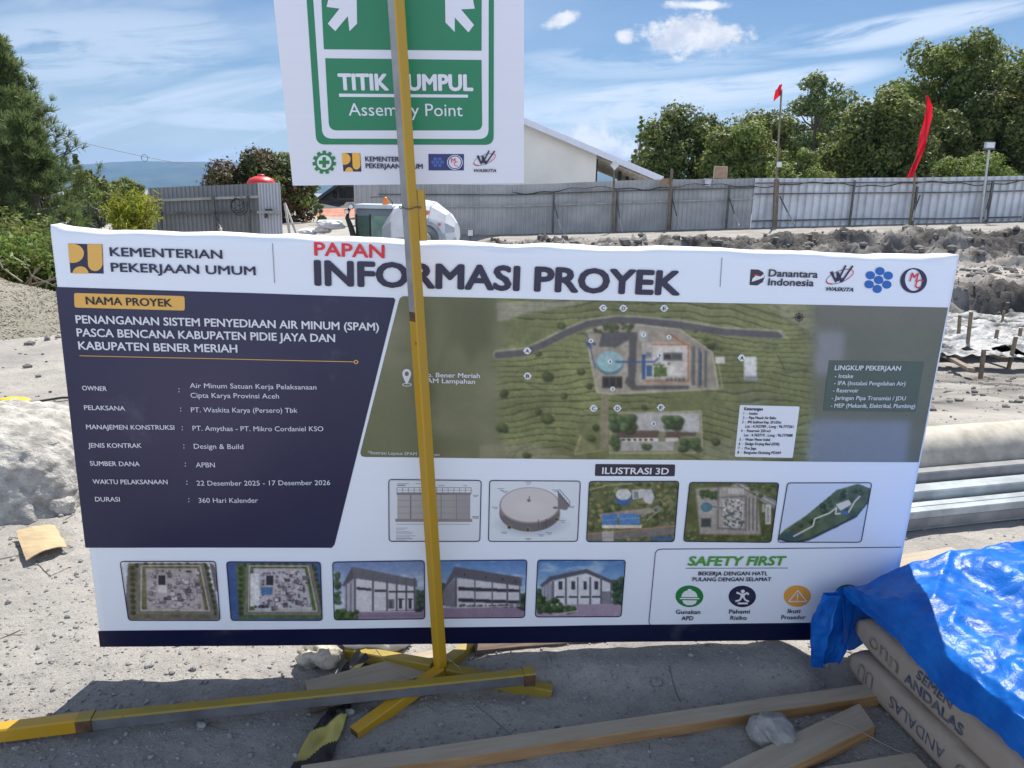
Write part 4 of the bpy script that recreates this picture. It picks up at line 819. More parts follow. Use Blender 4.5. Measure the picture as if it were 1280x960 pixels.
# ================================================================== the ground
def terrain(x, y):
    x, y = np.asarray(x, float), np.asarray(y, float)
    right = np.interp(y, [0, 5, 7.5, 12, 17.4, 18.1, 24.6, 26.2, 36, 70, 200], [0, 0, -.5, -1.3, -1.3, -.62, -.62, .0, .0, .3, 1.0])
    fb = np.clip(-.55+(x+2)*.042, -.8, .6); right = right+fb*sstep(24.6, 26.2, y)
    mid = np.interp(y, [0, 5, 10, 22, 30, 33, 40, 80], [0, 0, -1.75, -1.8, -1.7, -.5, -.4, -1.0])
    left = np.interp(y, [0, 9, 11, 20, 26, 45, 90, 300, 1500], [0, 0, -.5, -.9, -.35, -.3, -6, -30, -60])
    wl = sstep(-5.2, -6.0, x-.0*y)*sstep(3, 7, y); wl = np.maximum(wl, sstep(-1.4, -2.2, x)*sstep(16, 11, y)*sstep(2, 4, y))
    wr = sstep(-2.2, -.6, x)
    z = left*wl+(1-wl)*(right*wr+mid*(1-wr))
    z = z*(1-sstep(300, 1500, np.hypot(x, y)))-60*sstep(300, 1500, np.hypot(x, y))
    return z
def bumps(x, y):
    near = sstep(9, 4, y)
    b = .012*fbm(x*2.1, y*2.1, 3, 3)+.009*fbm(x*7, y*7, 3, 4)*near+.006*fbm(x*20, y*20, 3, 5)*near
    b = b+.046*sstep(-.50, .20, x)*sstep(1.00, .86, x)*sstep(1.95, 2.06, y)*sstep(3.2, 2.6, y)     # soil banked up under the board
    # heaps of dug earth
    bk = sstep(23.6, 24.9, y)*sstep(29, 26.6, y)*sstep(-2.6, -.8, x)
    face = sstep(17.0, 17.8, y)*sstep(20.5, 18.6, y)*sstep(-2, 0, x)
    rough = sstep(5.2, 7.0, y)*sstep(13, 11.5, y)*sstep(.4, 1.4, x)
    cl_ = 1-np.abs(fbm(x*.85, y*.85, 5, 12, .58))*1.6
    b = b+bk*(.42*(cl_-.5)+.46*fbm(x*1.9, y*2.4, 5, 13, .72))+face*(.34*(1-np.abs(fbm(x*1.1, y*1.4, 5, 16, .65))*1.7-.4)+.34*fbm(x*2.3, y*2.6, 5, 36, .7))+rough*(.07*fbm(x*1.7, y*1.7, 5, 17, .6))
    b = b+sstep(18.5, 20, y)*sstep(24, 22, y)*sstep(-1, 1, x)*.10*fbm(x*1.1, y*1.1, 5, 18, .6)
    # wheel ruts and scraped soil on the left
    lf = sstep(-1.2, -2.0, x)*sstep(2.0, 2.6, y)*sstep(9.5, 7, y)
    b = b+lf*(.028*fbm(x*1.2+y*.6, y*3.2-x*.5, 4, 19, .6))
    return b
def zg(x, y): return float(terrain(x, y)+bumps(x, y))+.02
def axis(dense0, dense1, d, lo, hi, grow, dmax):
    a = list(np.arange(dense0, dense1, d)); s = d; v = dense1
    while v < hi: a.append(v); s = min(s*grow, dmax(v)); v += s
    a.append(hi); s = d; v = dense0-d; b = []
    while v > lo: b.append(v); s = min(s*grow, dmax(v)); v -= s
    b.append(lo); return np.array(b[::-1]+a)
GX = axis(-2.3, 1.5, .02, -9000, 9000, 1.045, lambda v: .12 if -3 < v < 20 else abs(v)*.22)
GY = axis(1.35, 2.7, .018, -3, 9000, 1.03, lambda v: .05 if v < 5 else (.12 if v < 17 else (.085 if v < 28 else (.3 if v < 36 else v*.12))))
gx, gy = np.meshgrid(GX, GY); gz = terrain(gx, gy)+bumps(gx, gy)+.02
def earth_mat():
    m = bpy.data.materials.new('dusty_volcanic_earth'); m.use_nodes = True; nt = m.node_tree; q = G(nt); b = nt.nodes['Principled BSDF']
    t = q.n('ShaderNodeTexCoord'); ob = t.outputs['Object']
    a = q.smooth(q.noise(ob, .9, 7, .65), .3, .7); c = q.mix(a, (.26, .248, .236, 1), (.40, .378, .345, 1))
    s = q.smooth(q.noise(ob, 9.0, 6, .7), .46, .70); c = q.mix(q.m('MULTIPLY', s, .5), c, (.20, .19, .18, 1))
    d = q.smooth(q.noise(ob, 75.0, 4, .7), .52, .70); c = q.mix(q.m('MULTIPLY', d, .42), c, (.12, .115, .11, 1))
    e = q.smooth(q.noise(ob, 130.0, 3, .6), .60, .72); c = q.mix(q.m('MULTIPLY', e, .6), c, (.52, .51, .48, 1))
    k_ = q.smooth(q.noise(ob, 24.0, 5, .75), .60, .70); c = q.mix(q.m('MULTIPLY', k_, .55), c, (.11, .10, .09, 1))
    cr = q.smooth(q.noise(ob, .22, 3, .5), .52, .68); c = q.mix(q.m('MULTIPLY', cr, .35), c, (.36, .33, .27, 1))
    dp = q.smooth(q.noise(ob, .75, 6, .66), .54, .68); c = q.mix(q.m('MULTIPLY', dp, .32), c, (.17, .158, .145, 1))      # damp patches
    dg = q.n('ShaderNodeAttribute', attribute_name='dug_shade'); c = q.mix(dg.outputs['Fac'], c, q.mix(a, (.085, .080, .076, 1), (.175, .165, .155, 1)))    # damp dug soil, with the bank's shade darkened into its colour
    nt.links.new(c, b.inputs['Base Color']); b.inputs['Roughness'].default_value = .95; b.inputs['Specular IOR Level'].default_value = .15
    bn = q.n('ShaderNodeBump'); bn.inputs['Distance'].default_value = .016; bn.inputs['Strength'].default_value = .95
    h = q.m('ADD', q.m('MULTIPLY', q.noise(ob, 34.0, 7, .72), .8), q.m('MULTIPLY', q.noise(ob, 160.0, 3, .6), .22)); nt.links.new(h, bn.inputs['Height'])
    b2 = q.n('ShaderNodeBump'); b2.inputs['Distance'].default_value = .30; nt.links.new(q.m('MULTIPLY', q.smooth(dg.outputs['Fac'], .45, .9), 1.0), b2.inputs['Strength']); nt.links.new(q.noise(ob, 2.6, 9, .72), b2.inputs['Height']); nt.links.new(bn.outputs[0], b2.inputs['Normal'])
    nt.links.new(b2.outputs[0], b.inputs['Normal']); return m
EARTH = earth_mat()
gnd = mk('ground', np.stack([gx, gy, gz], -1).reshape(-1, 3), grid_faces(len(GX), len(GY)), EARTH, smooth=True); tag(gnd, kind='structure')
dug = (np.maximum(sstep(17.0, 17.5, gy)*sstep(18.9, 18.2, gy), sstep(23.8, 25.0, gy)*sstep(27.8, 26.8, gy))*sstep(-3, -1, gx)*np.clip(.85+.8*fbm(gx*.8, gy*.8, 4, 33, .6), 0, 1))  # mask for dug soil and the shade painted on its faces
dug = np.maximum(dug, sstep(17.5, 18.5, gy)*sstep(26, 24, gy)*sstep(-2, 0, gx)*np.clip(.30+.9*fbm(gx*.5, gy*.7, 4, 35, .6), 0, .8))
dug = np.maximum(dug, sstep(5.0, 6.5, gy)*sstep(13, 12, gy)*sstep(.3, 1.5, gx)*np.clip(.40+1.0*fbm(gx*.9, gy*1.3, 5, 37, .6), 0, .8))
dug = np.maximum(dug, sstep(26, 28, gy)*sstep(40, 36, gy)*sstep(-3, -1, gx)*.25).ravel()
gnd.data.attributes.new('dug_shade', 'FLOAT', 'POINT').data.foreach_set('value', dug.astype(np.float32))

def scatter_rocks(name, label, pts, sizes, m, seed, sub=1):
    V0, F0 = ico(sub); r = np.random.default_rng(seed); n = len(pts); VV = []; 
    for k in range(n):
        s = sizes[k]*np.array([1, r.uniform(.6, 1), r.uniform(.45, .8)]); v = V0*(1+r.normal(0, .16, len(V0)))[:, None]*s
        a = r.uniform(0, 6.28); ca, sa = math.cos(a), math.sin(a); v = np.stack([v[:, 0]*ca-v[:, 1]*sa, v[:, 0]*sa+v[:, 1]*ca, v[:, 2]], 1); VV.append(v+pts[k]+[0, 0, s[2]*.35])
    F = (F0[None]+(np.arange(n)*len(V0))[:, None, None]).reshape(-1, 3)
    return tag(mk(name, np.concatenate(VV), F, m), label, kind='stuff')
STONE = mat('grey_stone', (.25, .245, .24), .9, .35, 40, .002, 120)
r = np.random.default_rng(3); P = []; S = []
for k in range(6000):
    y = r.uniform(1.45, 2.3); x = r.uniform(-.85*y, .85*y); P.append((x, y, zg(x, y))); S.append(.0012+.0045*r.random()**2.5)
for k in range(8200):
    y = 1.45+r.random()**1.5*3.6; x = r.uniform(-.85*y, .85*y) if k < 5000 else r.uniform(-.85*y, -.45*y); s = .0018+.011*r.random()**5.0
    P.append((x, y, zg(x, y))); S.append(s*(1 if y > 2.6 else .9))
scatter_rocks('loose_gravel', 'small grey stones lying loose over the earth', P, S, STONE, 5)
P = []; S = []
for k in range(1500):
    y = r.uniform(5.5, 12); x = r.uniform(1.8, 9); P.append((x, y, zg(x, y))); S.append(.010+.05*r.random()**6)
for k in range(2600):
    y = r.uniform(17.3, 28); x = r.uniform(-1, 21); P.append((x, y, zg(x, y))); S.append(.03+.18*r.random()**6)
for k in range(260):
    y = r.uniform(4.8, 8.5); x = r.uniform(-7, -2.8); P.append((x, y, zg(x, y))); S.append(.012+.05*r.random()**4)
scatter_rocks('rubble', 'clods and stones on the dug slopes behind the board', P, S, mat('earth_clod', (.16, .152, .142), .95, .3, 6, .004, 40), 6)
# dry stalks and roots
m_ = MB()
for k in range(64):
    x, y = (r.uniform(-2.6, -1.2), r.uniform(1.75, 3.6)) if k < 58 else (r.uniform(-.9, .7), r.uniform(1.65, 2.3)); a = r.uniform(0, 6.28); L = r.uniform(.03, .16); b = a+r.uniform(-.6, .6)
    pts = [np.array([x+math.cos(a)*L*t+math.cos(b)*L*t*t*.6, y+math.sin(a)*L*t+math.sin(b)*L*t*t*.6, 0]) for t in np.linspace(0, 1, 5)]
    for p in pts: p[2] = zg(p[0], p[1])+.002
    m_.path(pts, .0007+.0009*r.random(), 4)
tag(m_.make('dry_stalks', mat('dry_stalk', (.12, .09, .06), .9, .3)), 'thin dry stalks lying on the pale earth', kind='stuff')

# ================================================================== things on the ground in front
WOOD = mat('sawn_timber', (.56, .34, .15), .75, .25, 4, .0012, 90, stretch=(1.4, 18, 18), col2=(.30, .165, .07), detail=8)
WOODG = mat('weathered_timber_top', (.50, .43, .33), .85, .22, 4, .0008, 90, stretch=(1.2, 14, 14), col2=(.33, .27, .20), detail=8)
WOODB = mat('old_brown_timber', (.10, .072, .052), .85, .35, 5, .0014, 60, stretch=(2, 16, 16))
def plank(label, p0, p1, w, h, mats=None, name='timber_plank', lift=0.0, roll=0.0, end_cut=None):
    """a sawn board lying from p0 to p1 (on its underside); local X runs along it"""
    p0, p1 = np.array(p0, float), np.array(p1, float); L = np.linalg.norm(p1-p0); c = min(w, h)*.06
    m = MB(); n = max(6, int(L/.06)); sd_ = abs(hash(label)) % 97
    prof = [(-w/2+c, 0), (w/2-c, 0), (w/2, c), (w/2, h-c), (w/2-c, h), (-w/2+c, h), (-w/2, h-c), (-w/2, c)]; V = []; F = []; I = []
    for k in range(n+1):
        t = k/n; wob = .0016*float(fbm(t*L*5, sd_, 3, 4)); 
        for a, b in prof: V.append((t*L+(0 if 0 < k < n else .0), a*(1+.01*float(fbm(t*L*9, a*40+sd_, 2, 7)))+wob, b+.0012*float(fbm(t*L*7, a*30, 2, 9))))
    if end_cut:
        for q in range(8): V[n*8+q] = (V[n*8+q][0]-(end_cut if V[n*8+q][1] < 0 else 0), V[n*8+q][1], V[n*8+q][2])
    for k in range(n):
        for q in range(8): F.append((k*8+q, k*8+(q+1) % 8, (k+1)*8+(q+1) % 8, (k+1)*8+q)); I.append(1 if q in (4,) else 0)
    F += [tuple(range(7, -1, -1)), tuple(range(n*8, n*8+8))]; I += [0, 0]
    o = mk(name, V, F, mats or [WOOD, WOODG], None, I); o.location = tuple(p0+[0, 0, lift])
    d = (p1-p0)/L; o.rotation_euler = (roll, -math.asin(d[2]), math.atan2(d[1], d[0])); return tag(o, label, 'plank')
def gp(x, y, dz=0.0):
    p = ground(x, y); p[2] = zg(p[0], p[1])+dz; return p
a_, b_ = ground(700, 918.7, .058), ground(1092, 861.5, .058); d_ = (a_-b_)/np.linalg.norm(a_-b_); a_ = a_+d_*.66
plank('long sawn timber plank lying in front of the board, its end under the tarp', (a_[0], a_[1], .022), (b_[0], b_[1], .022), .056, .036)
a_, b_ = ground(1020, 923, .062), ground(1090, 889.5, .062); d_ = (a_-b_)/np.linalg.norm(a_-b_); a_ = a_+d_*.6
plank('short thick timber plank with a cut end beside the cement bags', (a_[0], a_[1], .022), (b_[0], b_[1], .022), .085, .040, end_cut=.045)
a_, b_ = ground(1080, 963, .04), ground(1150, 951, .04); d_ = (a_-b_)/np.linalg.norm(a_-b_); a_ = a_+d_*.3
plank('timber plank at the lower right running under the cement bags', (a_[0], a_[1], .018), (b_[0], b_[1], .018), .06, .024, [WOODB, WOODG])
plank('old brown timber board under the yellow bar, left of the post', ground(385, 876, .02), ground(560, 832, .03), .12, .028, [WOODB, WOODG])
plank('dark brown timber board beneath the board edge, right of the post', ground(590, 832, .02)+[0, .06, .03], ground(860, 808, .02)+[0, .05, .035], .12, .022, [WOODB, WOODB])

# the loose yellow bar
R1 = ground(655, 846, .084); L1 = ground(100, 903, .062); L0 = L1+(L1-R1)*.42; L0[2] = .04
bar = empty('yellow_steel_bar', (R1[0], R1[1], .03), 'long yellow square steel bar lying across the sign feet into the left edge', 'bar')
def sq_tube(p0, p1, w, itop, ifr, m, c=.004):
    p0, p1 = np.array(p0), np.array(p1); h = w/2
    V, F = [], []; d = (p1-p0)/np.linalg.norm(p1-p0); a = np.cross(d, (0, 0, 1)); a /= np.linalg.norm(a); a = a if a[1] < 0 else -a; b = np.array([0, 0, 1.0])
    prof = [(-h+c, -h), (h-c, -h), (h, -h+c), (h, h-c), (h-c, h), (-h+c, h), (-h, h-c), (-h, -h+c)]
    V = [p+a*x+b*y for p in (p0, p1) for x, y in prof]; F = [(k, (k+1) % 8, 8+(k+1) % 8, 8+k) for k in range(8)]+[tuple(range(7, -1, -1)), tuple(range(8, 16))]
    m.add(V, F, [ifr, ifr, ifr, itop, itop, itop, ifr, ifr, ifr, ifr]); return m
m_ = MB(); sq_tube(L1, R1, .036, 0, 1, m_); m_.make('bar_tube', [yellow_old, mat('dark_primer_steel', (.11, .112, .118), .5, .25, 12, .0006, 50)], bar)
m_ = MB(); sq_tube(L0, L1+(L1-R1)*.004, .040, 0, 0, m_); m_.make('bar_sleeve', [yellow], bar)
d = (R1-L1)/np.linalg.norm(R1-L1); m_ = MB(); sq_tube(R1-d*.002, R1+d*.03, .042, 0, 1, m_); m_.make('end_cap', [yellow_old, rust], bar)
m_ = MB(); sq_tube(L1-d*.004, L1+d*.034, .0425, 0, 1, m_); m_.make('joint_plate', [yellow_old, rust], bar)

# barrier tape
tp = [ground(*q, z) for q, z in (((452, 818), .05), (436, 836), (418, 858), (421, 884), (410, 905), (396, 936), (380, 985)) for z in ()] or []
ctr = [(455, 817, .07), (440, 832, .05), (424, 852, .035), (428, 880, .03), (413, 905, .040), (396, 938, .042), (380, 975, .042)]
wd = [.055, .05, .028, .05, .07, .085, .085]; C_ = np.array([ground(x, y, z) for x, y, z in ctr]); tt = np.linspace(0, len(C_)-1, 90)
Cc = np.stack([np.interp(tt, range(len(C_)), C_[:, k]) for k in range(3)], 1); Ww = np.interp(tt, range(len(C_)), wd); V = []; I = []
NW = 40
s_acc = np.concatenate([[0], np.cumsum(np.linalg.norm(np.diff(Cc, axis=0), axis=1))])
for k in range(len(tt)):
    dd = Cc[min(k+1, len(tt)-1)]-Cc[max(k-1, 0)]; dd[2] = 0; dd /= np.linalg.norm(dd); sd_ = np.array([-dd[1], dd[0], 0])
    for q in range(NW+1):
        w = (q/NW-.5)*Ww[k]; p = Cc[k]+sd_*w; p[2] += .010*float(fbm(s_acc[k]*22, w*25, 2, 5))+.006*math.cos(q/NW*9)*(1 if k < 150 else .2); V.append(p)
F = grid_faces(NW+1, len(tt)); I = []
for k in range(len(tt)-1):
    for q in range(NW): I.append(int(math.floor((s_acc[k]*1.0+(q/NW)*.10)/.115)) % 2)
tape = mk('barrier_tape', np.array(V), F, [mat('tape_black', (.018, .017, .018), .4, .3), mat('tape_yellow', (.42, .36, .10), .45, .2)], None, I, True, loc=(C_[3][0], C_[3][1], .03))
tag(tape, 'crumpled yellow and black barrier tape on the ground by the sign feet', 'tape')

# stones, cardboard, broken concrete block
def stone(label, x, y, size, seed, m=STONE, name='stone', cat='stone', sub=5, sink=.25, p=None):
    p = gp(x, y) if p is None else np.array(p); V, F = rock_V(sub, size, seed, .45); V = V*(1+.05*fbm(V[:, 0]/size[0]*5, V[:, 1]/size[0]*5+V[:, 2]/size[0]*4, 4, seed, .65))[:, None]; V = V+[p[0], p[1], p[2]+size[2]*(1-sink)]
    return tag(mk(name, V, F, m, None, None, True, loc=p), label, cat)
stone('pale grey fist-sized stone between the two front planks', 961, 931, (.062, .055, .046), 14, mat('pale_stone', (.27, .265, .255), .85, .2, 24, .002, 70))
BLK = mat('rough_concrete', (.40, .385, .355), .95, .34, 13, .022, 34, detail=9)
V, F = ico(6); q_ = (np.abs(V)**np.array([5., 6, 4.])).sum(1)**(-1/5.); V = V*q_[:, None]*[.48, .38, .24]
V = V+(.060*fbm(V[:, 0]*3.5+V[:, 2]*3, V[:, 1]*3.5-V[:, 2]*2, 6, 44, .68)+.030*fbm(V[:, 0]*22, V[:, 1]*22+V[:, 2]*22, 4, 45, .6))[:, None]*V/np.linalg.norm(V, axis=1)[:, None]
V[:, 2] -= .10*np.clip(V[:, 0]-.1, 0, 1)*1.2; fr_w = np.clip(-V[:, 1]/.38, 0, 1)*np.clip(V[:, 0]*2.2+.55, 0, 1); V[:, 1] -= fr_w*(.22-V[:, 2])*.55; ca_, sa_ = math.cos(.42), math.sin(.42); bc_ = np.array([-2.56, 3.47, .13])
tag(mk('concrete_block', np.stack([V[:, 0]*ca_-V[:, 1]*sa_, V[:, 0]*sa_+V[:, 1]*ca_, V[:, 2]], 1)+bc_, F, BLK, None, None, True, loc=bc_), 'large pale broken concrete block cut by the left edge of the picture', 'block')
stone('small grey stone at the foot of the concrete block', 78, 640, (.06, .05, .04), 24, BLK)
for k, (x, y, s) in enumerate(((252, 909, .014), (252, 888, .013), (437, 895, .016), (820, 863, .016))):
    stone(['small round stone in shade just below the yellow bar', 'second small stone touching the yellow bar at its left', 'small pale stone between barrier tape and yellow foot', 'small dark stone on the shaded ground above the long plank'][k], x, y, (s, s*.8, s*.7), 60+k, STONE, sub=3)
c_ = [ground(20, 664, .05), ground(68, 657, .05), ground(85, 686, .035), ground(32, 700, .03)]
V = []; n = 12
for k in range(n+1):
    for q in range(n+1):
        s, t = q/n, k/n; p = c_[0]*(1-s)*(1-t)+c_[1]*s*(1-t)+c_[2]*s*t+c_[3]*(1-s)*t; e = .004*float(fbm(s*9, t*9, 2, 6)) if (k in (0, n) or q in (0, n)) else 0
        V.append(p+[e, e*.6, .02*math.sin(2.6*s)*(.5+.5*t)+.004*float(fbm(s*3, t*3, 2, 3))])
V = np.array(V); nV = len(V); F = grid_faces(n+1, n+1); F2 = F[:, ::-1]+nV; rim = [k for k in range(n)]+[n+(n+1)*k for k in range(n)]+[(n+1)*(n+1)-1-k for k in range(n)]+[(n+1)*n-(n+1)*k for k in range(n)]
side = np.array([[rim[k], rim[(k+1) % len(rim)], rim[(k+1) % len(rim)]+nV, rim[k]+nV] for k in range(len(rim))])
cb = mk('cardboard_sheet', np.concatenate([V, V-[0, 0, .004]]), np.concatenate([F, F2, side]), mat('cardboard', (.42, .32, .19), .85, .12, 12, .0005, 120, stretch=(1, 9, 1)), None, None, False, loc=c_[3])
tag(cb, 'torn square of tan cardboard lying in front of the concrete block', 'cardboard')
# cable across the ground on the left with a yellow ramp on it
m_ = MB(); pts = [gp(x, y, .02) for x, y in ((-60, 524), (0, 512.5), (40, 507), (78, 503), (150, 498), (300, 490))]; m_.path(pts, .008, 8); tag(m_.make('ground_cable', mat('dark_hose', (.035, .032, .03), .6), loc=pts[1]), 'dark hose lying across the pale ground left of the board', 'hose')
yc = gp(20, 510, .03); V, F = rock_V(3, (.10, .05, .022), 71, .06); tag(mk('plastic_marker', V+yc+[0, 0, .012], F, mat('bright_yellow_plastic', (.75, .52, .0), .45), None, None, True, loc=yc), 'bright yellow plastic marker lying on the dark hose', 'marker')
# sacks behind the lower edge of the board
def sack(label, c, size, seed, m, extra=None):
    V, F = rock_V(4, size, seed, .30); V[:, 2] = np.clip(V[:, 2], -size[2]*.8, None); n = (np.abs(fbm(V[:, 0]*16+V[:, 2]*9, V[:, 1]*16+V[:, 2]*14, 5, seed, .65))-.25)*-.045; V = V*(1+n[:, None]/np.linalg.norm(V, axis=1)[:, None])
    o = mk('plastic_sack', V+np.array(c), F, m, None, None, True, loc=(c[0], c[1], .03)); tag(o, label, 'sack'); return o
SK = mat('clear_plastic_sack', (.42, .38, .31), .35, .3, 30, .006, 55); SK2 = mat('white_woven_sack', (.58, .58, .58), .5, .15, 20, .004, 60)
sack('crumpled cream plastic sack on the sunny ground below the board', ground(398, 818, .05), (.062, .05, .042), 31, SK)
s2 = sack('white printed sack lying just under the board beside the barrier tape', ground(462, 804, .06)+[0, .05, 0], (.115, .06, .048), 36, SK2)
# wires round the foot
WIRE = mat('galvanised_wire', (.30, .29, .26), .4, .2, metal=.6)
for lab, w in (('loose wire looping over the yellow feet', [(470, 812, .09), (490, 838, .07), (520, 852, .06), (552, 852, .055), (580, 840, .07), (560, 822, .1), (548, 826, .11)]), ('thin wire trailing over the short plank to the cement bags', [(1032, 898, .07), (1060, 906, .068), (1090, 922, .062), (1120, 938, .05), (1146, 945, .045)])):
    C_ = np.array([ground(*q) for q in w]); t = np.linspace(0, len(C_)-1, 40); pts = [np.array([np.interp(k, range(len(C_)), C_[:, j]) for j in range(3)]) for k in t]
    for k in range(4): pts = [pts[0]]+[(pts[q-1]+pts[q]*2+pts[q+1])/4 for q in range(1, len(pts)-1)]+[pts[-1]]
    m_ = MB(); m_.path(pts, .0011, 5); tag(m_.make('loose_wire', WIRE, loc=pts[0], smooth=True), lab, 'wire')

# ================================================================== cement bags under the blue tarp
E1 = np.array([.16, -.987, 0]); E2 = np.array([.987, .16, 0]); O_ = np.array([1.045, 2.075, .022]); UP = np.array([0, 0, 1.])
KRAFT = mat('kraft_paper', (.42, .345, .275), .8, .14, 5, .004, 16, col2=(.34, .285, .235), detail=8); BAGINK = mat('bag_printing', (.05, .075, .14), .8, .2, 45, col2=(.17, .165, .18), detail=8); BAGLINE = mat('bag_line_printing', (.17, .14, .12), .8, .2, 45, col2=(.30, .25, .21), detail=8)
BL, BW, BH = .66, .42, .115
def bag_point(s, t, k, lvl, sh):
    return O_+E1*(s+sh[0])+E2*(t+sh[1])+UP*(k+lvl*BH)
def cement_bag(lvl, sh, label, texts):
    n = 40; m = 18; V = []; F = []
    ss = np.linspace(0, 1, n)
    th = np.linspace(0, 2*math.pi, 4*m, endpoint=False)
    for a in ss:
        e = 1-abs(2*a-1)**9*.5
        for t in th:
            c_, s_ = math.cos(t), math.sin(t); px = math.copysign(abs(c_)**.28, c_)*BW/2; pz = math.copysign(abs(s_)**.42, s_)*BH*.5*e
            dn = .007*float(fbm(a*7+lvl*5, t*1.5, 3, 9))+.003*float(fbm(a*24+lvl*5, t*3, 3, 10))
            V.append(bag_point(a*BL, BW/2+px*(1+dn*1.5), BH/2+pz+dn*.6, lvl, sh))
    M = len(th)
    for k in range(n-1):
        for q in range(M): F.append((k*M+q, k*M+(q+1) % M, (k+1)*M+(q+1) % M, (k+1)*M+q))
    F += [tuple(range(M-1, -1, -1)), tuple(range((n-1)*M, n*M))]
    b = mk('cement_bag', V, F, KRAFT, None, None, True, loc=O_+UP*lvl*BH); tag(b, label, 'cement bag', 'stacked cement bags')
    for body, s0, s1, z0, cap, bold, flip, i in texts:
        VV, FF, II = [], [], []
        tv, tf = text_geo(body); x0, x1 = tv[:, 0].min(), tv[:, 0].max(); f = (tv[:, 0]-x0)/(x1-x0); y = tv[:, 1]/CAP*cap
        nn = len(VV)
        bb = max(bold, 0)*cap/CAP*1.1; L_ = abs(s1-s0)
        for kk, (ca, sa) in enumerate([(0, 0)]+([(math.cos(q*math.pi/4), math.sin(q*math.pi/4)) for q in range(8)] if bb > 0 else [])):
          FF += [tuple(k+len(VV) for k in q) for q in tf]; II += [i]*len(tf)
          for f_, y_ in zip(f, y):
            s_ = s0+(s1-s0)*f_+bb*ca; z_ = (z0+y_)+bb*sa
            ang = np.clip((z_-BH/2)/(BH*.5), -.99, .99); px = -BW/2*(1-abs(ang)**(1/.42*1))**.14 if False else -BW/2*abs(math.cos(math.asin(np.sign(ang)*abs(ang)**(1/.42))))**.28
            VV.append(bag_point(s_, BW/2+px-.0022-.00012*kk, z_, lvl, sh))
        mk('bag_lettering', VV, FF, [BAGINK, BAGLINE], b, II)
    return b
cement_bag(0, (0, .0), 'lower kraft cement bag of the stack, its lettering upside down', [('ANDALAS', .42, .20, .080, -.034, .03, 0, 0), ('UU', .12, .05, .084, -.046, -.008, 0, 1), ('UO', .56, .46, .086, -.054, -.008, 0, 1)])
cement_bag(1, (.004, .004), 'kraft cement bag lettered SEMEN ANDALAS beneath the blue tarp', [('SEMEN', .275, .405, .076, .022, .026, 0, 0), ('ANDALAS', .235, .455, .036, .028, .03, 0, 0), ('on', .07, .155, .042, .05, -.008, 0, 1), ('n', .165, .205, .036, .05, -.008, 0, 1)])
cement_bag(2, (.02, .02), 'topmost kraft cement bag hidden beneath the blue tarp', [])
